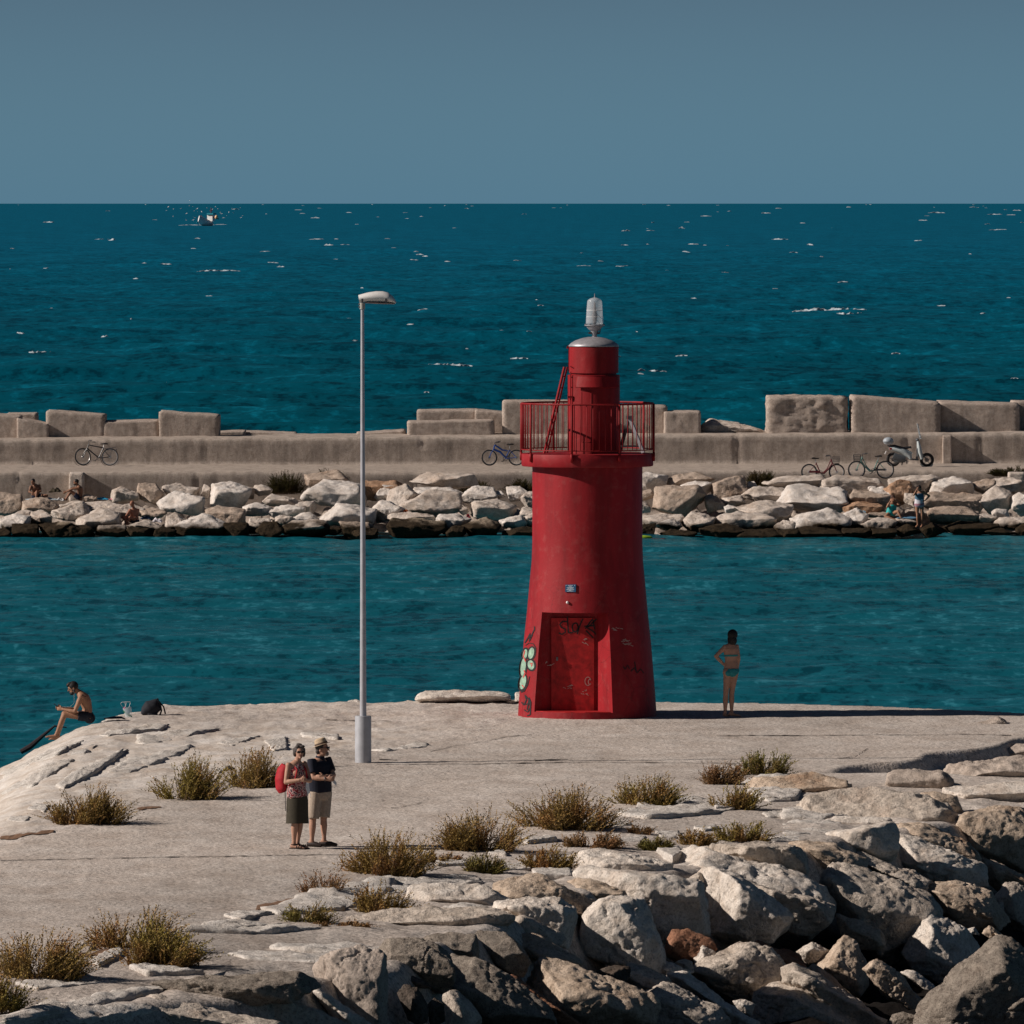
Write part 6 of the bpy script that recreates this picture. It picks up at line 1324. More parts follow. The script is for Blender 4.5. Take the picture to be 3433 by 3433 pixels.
garment(r2, 'swim_trunks', M_trunk, I, sections=[(0, .01, 0), (.5, .012, .01), (1.2, .01, .01)], voxel=.0125, extra=[([I['J']['hip' + q], I['J']['hip' + q].lerp(I['J']['kn' + q], .5)], [.10, .092]) for q in 'LR'])
J3 = Jf(970, 982, hipL=(962, 958, -.10), hipR=(982, 958, .08), shL=(938, 882, -.16), shR=(992, 882, .06), neck=(962, 862, -.06), head=(953, 838, -.10), elL=(908, 925, -.22), haL=(885, 958, -.36), elR=(985, 930, -.14), haR=(925, 955, -.38), knL=(888, 932, -.42), anL=(930, 970, -.62), toL=(890, 985, -.72), knR=(940, 930, -.50), anR=(895, 990, -.56), toR=(868, 992, -.66)); J3['fwd'] = (-.6, -.8, 0)
r3, I = far('person with a bald head sitting cross legged and bare chested near the waterline', 452, 1300 + 982 * .4658, 318.9, J3, SK_red, face=(-.8, -.6, -.1), k=1.0, belly=.03, hands={'L': ((-.6, -.5, -.6), (0, 0, 1), (0, 1, 0), .5), 'R': ((-.8, -.4, -.3), (0, 0, 1), (0, 1, 0), .5)})
garment(r3, 'swim_trunks', M_trunk, I, sections=[(0, .01, 0), (.5, .012, .01), (1.1, .01, .01)], voxel=.0125, extra=[([I['J']['hip' + q], I['J']['hip' + q].lerp(I['J']['kn' + q], .35)], [.10, .092]) for q in 'LR'])
MB().ell(pt(I, 0, .06, -.09), (.05, .045, .032), I['M'], 10).obj('beard', M_grbeard, r3)
e = .001275
J4 = Jf(230, 1130, hipL=(185, 1060, -.06), hipR=(290, 1060, -.0), shL=(165, 790, -.06), shR=(400, 770, .06), neck=(280, 715, 0), head=(290, 620, -.04), elL=(110, 880, -.22), haL=(205, 700, -.22), elR=(500, 800, -.16), haR=(395, 690, -.20), knL=(65, 1150, -.38), anL=(330, 1235, -.55), toL=(450, 1262, -.60), knR=(430, 990, -.42), anR=(545, 1240, -.50), toR=(545, 1290, -.66)); J4['fwd'] = (.1, -1, 0)
r4, I = far('person in a turquoise swimsuit sitting on rocks with both hands raised to the face', 2960 + 230 * .1139, 1600 + 1130 * .1139, 319.6, J4, SK_tan, female=True, k=1.0, belly=.03, face=(.35, -1, 0), hands={'L': ((.35, -.1, 1), (.5, -.8, 0), (.8, .4, 0), .6), 'R': ((-.5, -.1, 1), (-.5, -.8, 0), (-.8, .4, 0), .6)})
cap_hair(r4, I, plain('brown_hair', (.06, .03, .02), .7), puff=.014, voxel=.0125, extra=[((0, -.08, .02), (.06, .06, .06))])
garment(r4, 'swimsuit', M_teals, I, sections=[(0, .0, .0), (.5, .01, .01), (1, .012, .012), (2, .012, .012), (3, .006, .03), (3.6, -.02, .02), (4.1, -.07, -.01)], voxel=.0125)
J5 = Jf(1055, 1470, hipL=(1000, 830, 0), hipR=(1140, 830, 0), shL=(965, 470, 0), shR=(1185, 450, 0), neck=(1060, 420, 0), head=(1058, 325, -.02), elL=(905, 520, -.18), haL=(1000, 350, -.17), elR=(1370, 555, .06), haR=(1235, 690, -.06), knL=(1015, 1120, -.04), anL=(1025, 1390, .02), toL=(965, 1455, -.16), knR=(1150, 1130, -.04), anR=(1150, 1400, .02), toR=(1110, 1462, -.16)); J5['fwd'] = (-.1, -1, 0)
r5, I = far('person standing in a blue and white swimsuit and black cap, one hand shading the face', 2960 + 1055 * .1139, 1600 + 1470 * .1139, 317.9, J5, SK_tan, female=True, k=.96, belly=.025, face=(-.55, -1, 0), hands={'L': ((.5, .05, .6), (-.4, .2, .8), (.4, .8, 0), .4), 'R': ((-.9, -.3, -.4), (0, -.5, .6), (0, -1, 0), .5)})
def suitmat():
    m, nt, b = newmat('blue_white_swimsuit'); tc = nd(nt, 'ShaderNodeTexCoord'); sx = nd(nt, 'ShaderNodeSeparateXYZ'); L(nt, tc, 'Object', sx, 0)
    n = noise(nt, tc.outputs['Object'], 5, 2, .5); a = nd(nt, 'ShaderNodeMath', operation='MULTIPLY_ADD'); nt.links.new(n, a.inputs[0]); a.inputs[1].default_value = .25; L(nt, sx, 2, a, 2)
    mr = nd(nt, 'ShaderNodeMapRange'); L(nt, a, 0, mr, 0); mr.inputs[1].default_value = .85; mr.inputs[2].default_value = 1.45
    r = ramp(nt, [(0, (.55, .50, .55)), (.22, (.25, .05, .10)), (.30, (.60, .56, .60)), (.52, (.58, .56, .62)), (.58, (.04, .12, .19)), (1, (.03, .10, .16))]); L(nt, mr, 0, r, 0); L(nt, r, 0, b, 'Base Color'); b.inputs['Roughness'].default_value = .6; return m
garment(r5, 'swimsuit', suitmat(), I, sections=[(-.0, -.02, -.01), (.5, .01, .01), (1, .012, .012), (2, .012, .012), (3, .006, .03), (3.8, -.015, .02), (4.4, -.05, -.0)], voxel=.0125)
cap_hair(r5, I, M_cap, puff=.010, voxel=.0125, name='cap', extra=[((0, .12, .055), (.07, .07, .014))])
MB().ell(pt(I, 0, -.09, -.03), (.06, .05, .08), I['M'], 10).obj('hair', M_hairk, r5)
# ------------------------------------------------------------------ bicycles and scooter
M_tyre = M_black; M_rim = plain('alloy_rim', (.42, .42, .42), .4, .6)
def wheel(root, c, r, name='wheel', steer=0, rimmat=None, spokes=14, guard=None):
    c = V3(c); M = Matrix.Rotation(steer, 3, 'Z'); ax = M @ V3((0, 1, 0))
    w = MB().torus(c, r - .02, .022, ax, 36, 8).obj(name, M_tyre, root)
    rm = MB().torus(c, r - .048, .012, ax, 36, 6).torus(c, .03, .02, ax, 12, 6)
    u = M @ V3((1, 0, 0))
    for k in range(spokes):
        a = 2 * math.pi * k / spokes; d = u * math.cos(a) + V3((0, 0, 1)) * math.sin(a)
        rm.bar(c + d * .02, c + d * (r - .05), .004)
    rm.obj('rim', rimmat or M_rim, w)
    return w
def bicycle(label, loc, col, kind, r=.34, wb=1.08, flip=1, rz=0, steer=0, lean=0, basket=False, rack=False, guards=None):
    """front of the bicycle at +x * flip"""
    root = thing('bicycle', loc, label, 'bicycle', 'bicycles parked along the breakwater', rz); root.rotation_euler = (lean, 0, rz)
    X = lambda x, z, y=0: V3((x * flip, y, z))
    rear, front = X(-wb / 2, r), X(wb / 2, r)
    wheel(root, rear, r); wheel(root, front, r, steer=steer)
    bb = X(-.10, r - .04); seat = X(-.27, r + .36); ht, hb = X(wb / 2 - .22, r + .50), X(wb / 2 - .17, r + .33)
    fm = MB(); tr = .022
    if kind == 'diamond': fm.tube([seat, ht - V3((0, 0, .03))], tr).tube([bb, hb], tr * 1.25).tube([bb, seat], tr)
    elif kind == 'step': fm.tube([bb, X(.05, r - .05), X(.22, r + .12), hb], tr * 1.45).tube([bb, seat], tr).tube([X(.02, r - .02), X(.16, r + .12), ht - V3((0, 0, .04))], tr * .8)
    else: fm.tube([hb, X(.10, r + .22), bb + V3((0, 0, .05))], [.04, .045, .03]).tube([ht, X(.02, r + .30), X(-.2, r + .26)], [.03, .035, .02]).tube([bb, seat - V3((0, 0, .06))], tr)
    fm.tube([hb, ht], .026)
    for y in (-.05, .05): fm.tube([bb + V3((0, y * .6, 0)), rear + V3((0, y, 0))], .012).tube([seat - V3((0, 0, .06)), rear + V3((0, y, 0))], .011)
    fm.obj('frame', col, root)
    fk = MB()
    for y in (-.05, .05): fk.tube([hb + V3((0, y, 0)), X(wb / 2 - .07, r + .18, y), front + V3((0, y, 0))], .014)
    fk.obj('fork', col, root)
    hb_ = MB(); top = ht + V3((0, 0, .09)); hb_.tube([ht, top], .016)
    hb_.tube([top + X(-.14, .03, -.27), top + X(-.04, .03, -.2), top, top + X(-.04, .03, .2), top + X(-.14, .03, .27)], .013).tube([top + X(-.2, .03, -.28), top + X(-.09, .035, -.26)], .019).tube([top + X(-.2, .03, .28), top + X(-.09, .035, .26)], .019)
    hb_.obj('handlebar', M_dgrey, root)
    st = seat + X(-.02, .14); MB().tube([seat, st], .014).obj('seat_post', M_rim, root)
    MB().loft([st + X(-.14, .02), st + X(-.08, .03), st + X(.03, .02), st + X(.14, .015)], [(.07, .025), (.085, .035), (.05, .028), (.022, .018)], side=(0, 1, 0), n=12).obj('saddle', M_black, root)
    cr = MB().torus(bb, .085, .010, (0, 1, 0), 20, 5).bar(bb + V3((0, -.07, 0)), bb + X(.12, -.11, -.08), .02).bar(bb + V3((0, .07, 0)), bb + X(-.12, .11, .08), .02).box(bb + X(.13, -.12, -.13), (.09, .08, .02)).box(bb + X(-.13, .12, .13), (.09, .08, .02))
    cr.obj('crank', M_dgrey, root)
    if kind == 'step' or guards: MB().box((rear + bb) / 2 + V3((0, -.06, .02)), (.42, .012, .075), Matrix.Rotation(0, 3, 'Y')).obj('chain_guard', guards or M_dgrey, root, smooth=False)
    if guards or rack:
        MB().torus(rear, r + .035, .012, (0, 1, 0), 20, 5, R(10) if flip > 0 else R(20), R(160) if flip > 0 else R(170)).torus(front, r + .035, .010, (0, 1, 0), 20, 5, R(20), R(150)).obj('mudguard', guards or M_dgrey, root)
    if rack:
        MB().bar(seat + X(-.02, -.04, -.06), X(-wb / 2 - .22, r + .38, -.06), .014).bar(seat + X(-.02, -.04, .06), X(-wb / 2 - .22, r + .38, .06), .014).bar(rear + V3((0, -.06, 0)), X(-wb / 2 - .1, r + .38, -.06), .010).bar(rear + V3((0, .06, 0)), X(-wb / 2 - .1, r + .38, .06), .010).box(X(-wb / 2 - .24, r + .28), (.03, .05, .07)).obj('rack', M_dgrey, root)
    if basket:
        c = top + X(.20, -.14); mb = MB()
        for z, q in ((-.13, .8), (-.04, .9), (.05, .96), (.13, 1.0)):
            P = [c + V3((.14 * q * a, .17 * q * b_, z)) for a, b_ in ((-1, -1), (1, -1), (1, 1), (-1, 1), (-1, -1))]
            for a, b_ in zip(P[:-1], P[1:]): mb.bar(a, b_, .009)
        for i in range(-3, 4):
            for y in (-1, 1): mb.bar(c + V3((.14 * .8 * i / 3, .17 * .8 * y, -.13)), c + V3((.14 * i / 3, .17 * y, .13)), .007)
            for x in (-1, 1): mb.bar(c + V3((.14 * .8 * x, .17 * .8 * i / 3, -.13)), c + V3((.14 * x, .17 * i / 3, .13)), .007)
        mb.box(c - V3((0, 0, .13)), (.21, .26, .008)); mb.obj('basket', M_dgrey, root, smooth=False)
    return root
C_blk = plain('black_bicycle_paint', (.015, .016, .02), .35); C_blue = plain('blue_bicycle_paint', (.01, .06, .26), .4); C_red = plain('maroon_bicycle_paint', (.12, .018, .024), .45); C_mint = plain('mint_bicycle_paint', (.17, .30, .27), .45)
def foot(px, py): return at_z(px, py, ZW + .01)
b1 = foot(322, 1561); bicycle('black bicycle with a rear rack leaning against the sea wall, front wheel turned', b1, C_blk, 'diamond', .345, 1.10, -1, R(-12), R(38), R(-9), rack=True)
b2 = foot(1686, 1561); bicycle('blue full suspension bicycle partly hidden by the lighthouse gallery', b2, C_blue, 'mtb', .315, 1.06, -1, R(4), R(8), R(-6))
b3 = at_y(2759, 1609, 327.4); bicycle('maroon step through bicycle with a front basket standing behind the rocks', b3, C_red, 'step', .31, 1.06, 1, R(0), R(-10), R(-5), basket=True, guards=C_red)
b4 = at_y(2920, 1605, 327.0); bicycle('mint green step through bicycle with a dark front basket', b4, C_mint, 'step', .345, 1.10, -1, R(3), R(8), R(-4), basket=True)
# scooter: front at +x
sc_ = foot(3050, 1563); SCO = thing('scooter', sc_, 'white step through motor scooter with a grey top box and tall windshield', 'scooter'); SCO.rotation_euler = (0, 0, R(2))
M_scw = plain('pearl_scooter_paint', (.43, .48, .49), .35); M_sct = plain('dark_scooter_plastic', (.10, .11, .12), .5); M_seat = plain('black_seat_vinyl', (.02, .02, .022), .5); M_box = plain('grey_top_box', (.34, .38, .42), .4); M_redl = plain('red_tail_lamp', (.35, .02, .015), .3)  # dark plastic for engine, fork, floorboard and handlebar
e2 = .40528 / 86.0
def sp_(x, y, d=0): return V3(((2650 + x * .40528 - 3050) / 86.0, d, (1563 - (1300 + y * .40528)) / 86.0))
rw, fwc = sp_(850, 592), sp_(1130, 597)
for c in (rw, fwc):
    w = MB().torus(c, .225, .055, (0, 1, 0), 36, 10).obj('wheel', M_tyre, SCO); rm = MB().torus(c, .17, .014, (0, 1, 0), 28, 6).torus(c, .05, .03, (0, 1, 0), 14, 6)
    for k in range(5): a = 2 * math.pi * k / 5 + .3; rm.bar(c + V3((.05 * math.cos(a), 0, .05 * math.sin(a))), c + V3((.17 * math.cos(a), 0, .17 * math.sin(a))), .035, .02)
    rm.obj('rim', plain('dark_alloy', (.16, .15, .15), .4, .5), w)
MB().loft([sp_(815, 505), sp_(850, 500), sp_(920, 520), sp_(985, 555), sp_(990, 590)], [(.04, .06), (.10, .14), (.14, .19), (.15, .19), (.07, .16)], side=(0, 0, 1), n=18).obj('body', M_scw, SCO)
MB().loft([sp_(985, 590), sp_(1060, 596)], [(.03, .15), (.03, .14)], side=(0, 0, 1), n=14).loft([sp_(1045, 600), sp_(1050, 560), sp_(1050, 500)], [(.05, .12), (.04, .14), (.03, .14)], side=(1, 0, 0), n=14).obj('floorboard', M_sct, SCO)
MB().loft([sp_(1085, 590), sp_(1070, 530), sp_(1062, 480), sp_(1055, 440)], [(.07, .16), (.10, .21), (.08, .19), (.05, .12)], side=(1, 0, 0), n=18).obj('leg_shield', M_scw, SCO)
MB().torus(fwc, .275, .04, (0, 1, 0), 20, 8, R(35), R(150)).obj('mudguard', M_scw, SCO)
MB().tube([sp_(1085, 540, -.07), fwc + V3((0, -.07, 0))], .025).tube([sp_(1085, 540, .07), fwc + V3((0, .07, 0))], .025).obj('fork', M_sct, SCO)
MB().loft([sp_(820, 478), sp_(860, 478), sp_(930, 500), sp_(995, 490), sp_(1000, 500)], [(.025, .10), (.045, .13), (.05, .14), (.045, .12), (.02, .07)], side=(0, 0, 1), n=14).obj('seat', M_seat, SCO)
MB().ell(sp_(808, 440), (.21, .21, .155), n=18).obj('top_box', M_box, SCO); MB().torus(sp_(808, 447), .208, .008, (0, 0, 1), 28, 5).obj('box_seam', M_dgrey, SCO)
MB().bar(sp_(800, 475), sp_(850, 500), .06).obj('box_bracket', M_sct, SCO, smooth=False); MB().box(sp_(826, 502), (.10, .22, .07)).obj('tail_lamp', M_redl, SCO, smooth=False)
MB().box(sp_(785, 535), (.015, .17, .14), Matrix.Rotation(R(25), 3, 'Y')).obj('number_plate', M_white, SCO, smooth=False)
MB().loft([sp_(850, 560, -.1), sp_(900, 585, -.1), sp_(950, 590, -.1)], [(.13, .08), (.17, .10), (.12, .08)], side=(0, 0, 1), n=14).tube([sp_(850, 610, -.14), sp_(960, 600, -.14)], .035).obj('engine', M_sct, SCO)
MB().bar(sp_(925, 600, -.12), sp_(918, 640, -.14), .03).bar(sp_(955, 603, -.12), sp_(970, 612, -.2), .03).bar(sp_(925, 600, .12), sp_(925, 640, .14), .03).obj('stand', M_dgrey, SCO, smooth=False)
MB().tube([sp_(1060, 445), sp_(1052, 425)], .04).tube([sp_(1045, 425, -.32), sp_(1052, 428, -.1), sp_(1052, 428, .1), sp_(1045, 425, .32)], .02).ell(sp_(1050, 430), (.07, .10, .06)).obj('handlebar', M_sct, SCO)
for y in (-.3, .3): MB().tube([sp_(1052, 425, y * .8), sp_(1070, 400, y)], .008).ell(sp_(1072, 393, y), (.02, .06, .035)).obj('mirror', M_sct, SCO)
mgs, nt, b = newmat('windshield_acrylic'); b.inputs['Base Color'].default_value = (.8, .86, .9, 1); b.inputs['Transmission Weight'].default_value = .8; b.inputs['Roughness'].default_value = .08; b.inputs['IOR'].default_value = 1.2
ws = MB(); vs = []
for i in range(6):
    t = i / 5; c = sp_(1072, 420).lerp(sp_(1046, 295), t)
    for j in range(7): u_ = j / 3 - 1; vs.append(c + V3((.05 * (1 - u_ * u_), .24 * u_ * (1 - .4 * t * t), 0)))
ws.add(vs, [(i * 7 + j, i * 7 + j + 1, i * 7 + j + 8, i * 7 + j + 7) for i in range(5) for j in range(6)]); w_ = ws.obj('windshield', mgs, SCO, fix=False); q = w_.modifiers.new('t', 'SOLIDIFY'); q.thickness = .006; PENDING.append(w_)

# ------------------------------------------------------------------ small things
def cloth(name, px, py, Y, w, d, h, mat, label, cat, seed, z0=0):
    """crumpled cloth lying on a stone"""
    r = random.Random(seed); n = 14; vs = []; c = at_y(px, py, Y)
    U_, V_ = np.meshgrid(np.linspace(-1, 1, n), np.linspace(-1, 1, n)); P = np.stack([U_.ravel() * 1.7 + seed, V_.ravel() * 1.7, 0 * U_.ravel()], 1)
    hz = fbm(P * 1.6, 3, seed); ed = fbm(P * .9, 2, seed + 9)
    for k in range(n * n):
        u, v = U_.ravel()[k], V_.ravel()[k]; e_ = 1 + .25 * ed[k]; rr = max(abs(u), abs(v))
        vs.append((u * w / 2 * e_, v * d / 2 * e_, h * (1 - .75 * rr ** 2) * (.75 + .5 * hz[k]) + z0))
    mb = MB().add(vs, [(i * n + j, i * n + j + 1, (i + 1) * n + j + 1, (i + 1) * n + j) for i in range(n - 1) for j in range(n - 1)])
    o = mb.obj(name, mat, None, loc=c, sharp=0, fix=False); q = o.modifiers.new('t', 'SOLIDIFY'); q.thickness = .012; PENDING.append(o)
    return tag(o, label, cat)
K = lambda n, c: plain(n, c, .8, 0, .25, 20)
def Yb(py): return bedY(py, C_PX) - .9
cloth('towel', 150, 1676, bedY(1676, 0) - .35, 1.25, .9, .10, K('pale_grey_towel', (.42, .47, .50)), 'pale grey towel spread under the man bending over his lap', 'towel', 3)
cloth('bag', 186, 1652, bedY(1652, 0) - .35, .42, .35, .20, K('black_yellow_bag', (.035, .026, .014)), 'black and yellow bag between the two sunbathers on the left', 'bag', 4)
cloth('shoes', 203, 1680, bedY(1680, 0) - .35, .32, .3, .13, K('white_shoes', (.6, .6, .6)), 'pair of white shoes at the feet of the seated bearded man', 'shoes', 5)
cloth('towel', 344, 1675, bedY(1675, 0) - .35, .40, .4, .10, K('bright_blue_cloth', (.02, .28, .50)), 'bright blue folded towel right of the seated bearded man', 'towel', 6)
cloth('towel', 373, 1676, bedY(1676, 0) - .35, .22, .3, .07, K('pink_cloth', (.5, .24, .26)), 'small pink cloth beside the bright blue folded towel', 'towel', 7)
cloth('cloth_bundle', 492, 1742, bedY(1742, 0) - .35, .42, .4, .14, K('navy_cloth', (.02, .04, .09)), 'dark blue bundle behind the bald man', 'cloth', 8)
cloth('cloth_bundle', 528, 1752, bedY(1752, 0) - .35, .36, .4, .18, K('white_cloth', (.6, .57, .6)), 'white crumpled cloth right of the bald man', 'cloth', 9)
cloth('towel', 1462, 1679, bedY(1679, 0) - .35, .55, .45, .16, K('strong_blue_cloth', (.01, .20, .36)), 'strong blue crumpled towel on the big flat rock left of the lighthouse', 'towel', 10)
cloth('towel', 1470, 1692, bedY(1692, 0) - .35, .72, .5, .06, K('light_cloth', (.52, .57, .62)), 'light grey cloth under the strong blue towel', 'towel', 11)
cloth('orange_bag', 1361, 1728, bedY(1728, 0) - .35, .34, .35, .22, K('orange_fabric', (.62, .12, .02)), 'orange bag on a low rock right of the lamp post', 'bag', 12)
cloth('cloth_bundle', 1570, 1738, bedY(1738, 0) - .35, .16, .3, .16, K('dark_red_cloth', (.22, .02, .03)), 'dark red cloth stuck between rocks left of the lighthouse', 'cloth', 13)
cloth('towel', 2932, 1672, bedY(1672, 0) - .35, .26, .3, .06, K('lime_cloth', (.34, .42, .06)), 'lime green cloth on the rock behind the woman in turquoise', 'towel', 14)
cloth('bottle_bag', 2896, 1722, bedY(1722, 0) - .35, .14, .2, .14, K('blue_label_bottle', (.25, .42, .55)), 'small pale blue bottle bag between the white rocks left of the woman in turquoise', 'bag', 15)
cloth('towel', 3040, 1737, bedY(1737, 0) - .35, .75, .6, .06, K('blue_towel', (.10, .22, .34)), 'blue and white towel right beside the woman in turquoise', 'towel', 16)
fl = at_z(2172, 1812, 0); kay = thing('kayak', fl, 'lime green kayak bow showing past the right side of the lighthouse', 'kayak')
MB().loft([V3((-1.6, 0, .10)), V3((-.9, 0, .08)), V3((-.2, 0, .07)), V3((.1, 0, .09)), V3((.17, 0, .11))], [(.08, .06), (.16, .30), (.13, .26), (.08, .10), (.02, .02)], side=(0, 0, 1), n=16).obj('hull', K('lime_plastic', (.33, .52, .03)), kay)
MB().tube([V3((.15, -.1, .08)), V3((.48, -.15, .05))], .018).ell((.55, -.16, .04), (.13, .05, .05)).obj('paddle', K('dark_red_paddle', (.09, .02, .025)), kay)
# things left beside the man with the phone
q_ = .3106
def L0(x, y): return (0 + x * q_, 2240 + y * q_)
bk_ = ground(*L0(1655, 512)); BPK = thing('backpack', bk_, 'black rucksack slumped on the pier left of the lamp post', 'backpack'); m_s = F_PX / bk_.y
def kq(x, y, d=0): return V3(((x - 1655) * q_ / m_s, d, (515 - y) * q_ / m_s))
M_ruck = K('black_rucksack_fabric', (.014, .015, .022))
MB().loft([kq(1530, 500), kq(1560, 470), kq(1620, 440), kq(1680, 400), kq(1697, 335)], [(.03, .08), (.10, .15), (.17, .17), (.15, .15), (.03, .05)], side=(0, 0, 1), n=18).loft([kq(1600, 505), kq(1700, 505)], [(.06, .17), (.06, .15)], side=(0, 0, 1), n=14).blob('bag', M_ruck, BPK, .014, 4)
MB().tube([kq(1697, 345, -.05), kq(1735, 400, -.07), kq(1745, 460, -.07), kq(1725, 510, -.06)], .017, 6).tube([kq(1697, 345, .06), kq(1765, 420, .05), kq(1785, 500, .05)], .016, 6).tube([kq(1690, 340), kq(1702, 328), kq(1712, 345)], .01, 5).obj('straps', M_ruck, BPK)
cb = ground(*L0(1385, 535)); CBG = thing('carrier_bag', cb, 'clear plastic carrier bag with cord handles beside the black rucksack', 'carrier bag')
def cq(x, y, d=0): return V3(((x - 1385) * q_ / m_s, d, (540 - y) * q_ / m_s))
mcl, nt, b = newmat('clear_plastic'); b.inputs['Base Color'].default_value = (.75, .82, .86, 1); b.inputs['Roughness'].default_value = .25; b.inputs['Alpha'].default_value = .38
MB().loft([cq(1390, 545), cq(1385, 500), cq(1370, 430)], [(.065, .05), (.07, .05), (.085, .02)], side=(1, 0, 0), n=14).obj('bag', mcl, CBG)
MB().loft([cq(1330, 465), cq(1370, 500), cq(1425, 530)], [(.012, .02), (.02, .03), (.01, .02)], side=(0, 0, 1), n=10).obj('green_contents', K('green_wrapper', (.03, .22, .09)), CBG); MB().ell(cq(1345, 437), (.02, .02, .022)).obj('pink_contents', K('pink_wrapper', (.5, .10, .2)), CBG)
hm = MB()
for x0, x1, y in ((1320, 1362, 365), (1350, 1405, 362)): hm.tube([cq(x0 + 12, 430), cq(x0 - 22 if x0 < 1340 else x0, 390), cq(x0, y + 6), cq((x0 + x1) / 2, y + 8), cq(x1, y + 6), cq(x1, 390), cq(x1 - 14, 430)], .004, 4)
hm.obj('cord_handles', M_white, CBG)
tw = ground(*L0(1230, 560)); ob = MB().loft([V3((-.2, 0, .03)), V3((0, 0, .05)), V3((.14, .02, .05)), V3((.22, .03, .02))], [(.01, .06), (.025, .16), (.02, .14), (.01, .05)], side=(0, 0, 1), n=12).obj('towel', K('dark_blue_towel', (.02, .025, .05)), None, loc=tw); tag(ob, 'dark towel lying behind the man with the phone', 'towel')
rb = [ground(*L0(x, y)) for x, y in ((225, 940), (330, 880), (480, 750), (590, 660))]
o0 = rb[0].copy(); rod = MB().tube([p - o0 + V3((0, 0, .07)) for p in rb] + [V3((at_y(*L0(720, 640), rb[3].y).x, rb[3].y, at_y(*L0(720, 640), rb[3].y).z)) - o0], [.055, .06, .035, .022, .012], 8).obj('rod_bag', K('black_rod_bag', (.02, .014, .018)), None, loc=o0); tag(rod, 'long black rod bag lying on the left flank below the bearded man with the phone', 'rod bag')
for px, py, lab, c in ((938, 2639, 'scrap of white litter beside the brown shrub behind the couple', (.6, .6, .6)), (310, 3188, 'dark crushed can in front of the spiky plumed shrub', (.03, .02, .02)), (2195, 2683, 'white scrap of plastic at the foot of the green spreading shrub', (.65, .65, .66))):
    g = ground(px, py); tag(MB().ell((0, 0, .03), (.06, .04, .035), n=7).box((.03, 0, .03), (.05, .06, .03), Matrix.Rotation(.5, 3, 'Y')).obj('litter', K('litter_scrap', c), None, smooth=False, loc=g), lab, 'litter')
rs = random.Random(77)
for k, (px, py) in enumerate(((430, 1558), (160, 1553), (1230, 1556), (1105, 1556), (1558, 1555), (2225, 1551), (2460, 1552))):
    pass

# ------------------------------------------------------------------ whitecaps
def foam(caps, name, zf, mat, lift=.0):
    mb = MB(); r = random.Random(31)
    for (px, py, w, h) in caps:
        p = at_z(px, py, 0); sc = F_PX / p.y; W, H = w / sc, max(.06, h * .8 / sc); n = max(6, min(60, int(w / 3))); vs = []
        x0 = r.uniform(0, 100); z0 = float(zf(np.array([p.x]), np.array([p.y]))[0])
        ns = fbm(np.stack([np.linspace(0, n * .55, n + 1) + x0, np.zeros(n + 1), np.zeros(n + 1)], 1), 3, 5); ns2 = fbm(np.stack([np.linspace(0, n * .2, n + 1) + x0 + 50, np.zeros(n + 1), np.zeros(n + 1)], 1), 2, 6)
        for i in range(n + 1):
            t = i / n; env = max(0, math.sin(math.pi * t)) ** .6; hh = H * env * max(.15, .62 + .38 * ns[i]); yy = p.y + ns2[i] * H * 3; x = p.x + (t - .5) * W; dr = yy * yy * 1.2 / (F_PX * CAM_Z); zb = float(zf(np.array([x, x, x]), np.array([yy - dr, yy, yy + dr])).max()) + .03
            vs += [(x, yy - H * .5, zb - .05), (x, yy - H * .12, zb + hh * .6), (x, yy + H * .2, zb + hh), (x, yy + H * 1.2, zb - .05)]
        fs = [(4 * i + j, 4 * i + 4 + j, 4 * i + 5 + j, 4 * i + 1 + j) for i in range(n) for j in range(3)]
        mb.add(vs, fs)
    o = mb.obj(name, mat, None, sharp=0, fix=False); return tag(o, 'white foam of breaking wave crests scattered over the open sea', 'foam', kind='stuff')
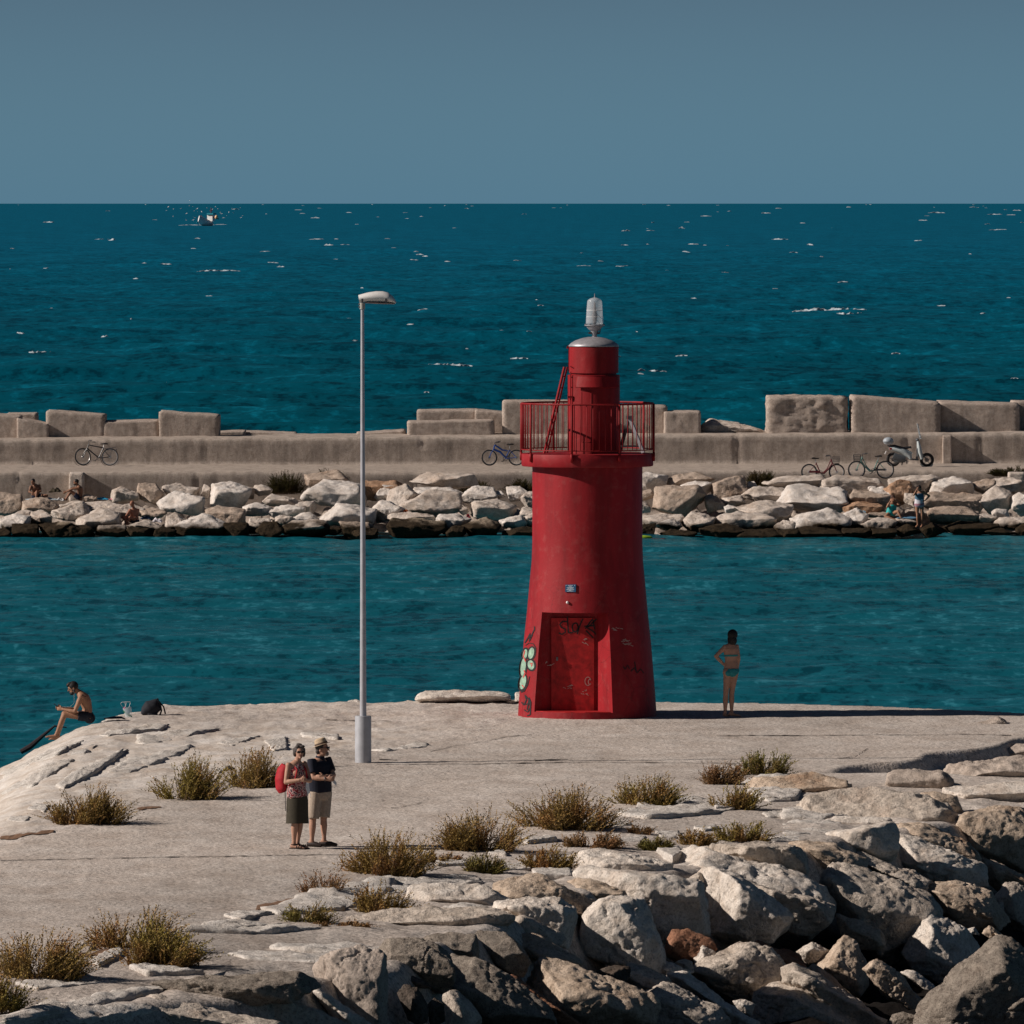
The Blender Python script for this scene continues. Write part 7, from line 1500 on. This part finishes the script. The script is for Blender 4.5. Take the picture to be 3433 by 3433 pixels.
CAPS = [(2780, 1035, 250, 15), (2860, 1041, 110, 12), (2690, 1028, 70, 8), (1790, 1222, 62, 16), (1510, 1234, 150, 9), (1740, 1226, 60, 5), (140, 1178, 90, 11), (215, 1170, 60, 5), (67, 1107, 22, 7), (513, 1214, 26, 9), (640, 1274, 50, 7), (560, 1276, 20, 4), (350, 803, 70, 6), (375, 806, 25, 8), (163, 745, 38, 7),
        (1102, 828, 32, 7), (556, 889, 38, 6), (518, 917, 40, 4), (730, 909, 150, 5), (1417, 1036, 36, 5), (1376, 1087, 24, 5), (2826, 970, 34, 10), (2612, 803, 62, 8), (2716, 822, 24, 6), (2755, 861, 14, 7), (2660, 850, 28, 5), (2084, 898, 40, 4), (2150, 1248, 26, 9), (2195, 1249, 44, 6), (3003, 1184, 30, 5), (3400, 1273, 36, 9), (3078, 808, 26, 5),
        (2098, 776, 30, 6), (2286, 767, 22, 7), (2367, 725, 38, 5), (2568, 715, 34, 5), (2610, 699, 22, 4), (3140, 714, 60, 6), (3335, 719, 50, 5), (3390, 721, 30, 5), (3345, 771, 60, 4), (3095, 739, 30, 5), (2690, 748, 20, 5), (3310, 752, 20, 5), (2845, 695, 18, 6), (1056, 731, 34, 6), (1060, 801, 50, 4), (662, 801, 20, 5), (154, 891, 18, 6), (35, 893, 16, 5), (72, 1107, 20, 6), (350, 1115, 26, 7), (940, 896, 26, 5), (1500, 874, 20, 5), (1425, 861, 20, 5), (1395, 846, 18, 4), (1127, 801, 16, 4), (2380, 1176, 8, 4), (2285, 1189, 40, 4), (2712, 1172, 16, 5), (2632, 1171, 30, 4), (3155, 1013, 28, 4), (3000, 957, 40, 4), (2300, 850, 26, 5), (1955, 889, 50, 4), (1640, 1238, 26, 6), (3410, 706, 30, 6), (3260, 695, 22, 5), (2170, 820, 10, 3), (1170, 713, 20, 4), (790, 702, 24, 4), (1000, 704, 26, 4)]
rs = random.Random(12)
for _ in range(80):
    y = 686 + 330 * rs.random() ** 2.3; x = rs.uniform(-150, 3580); k = (y - 680) / 120; w = rs.uniform(5, 20) * (.7 + min(1.2, k)); CAPS.append((x, y, w, rs.uniform(1.6, 3.6) * (.8 + .5 * min(1, k))))
for _ in range(34):
    y = rs.uniform(900, 1440); x = rs.uniform(-150, 3580); CAPS.append((x, y, rs.uniform(6, 26), rs.uniform(2, 4)))
M_foam = plain('sea_foam_white', (.33, .385, .42), .9, 0, .35, 2.2)
CAPS += [(640, 755, 84, 4), (690, 755, 60, 5), (740, 753, 40, 3)]
foam(CAPS, 'sea_foam', swell, M_foam)
bake()
for o in list(scene.objects):
    if o.parent is None and o.type in ('MESH', 'EMPTY') and not o.get('kind') and not o.get('label'): print('UNTAGGED', o.name)
print('objects', len(scene.objects), 'faces', sum(len(o.data.polygons) for o in scene.objects if o.type == 'MESH'))
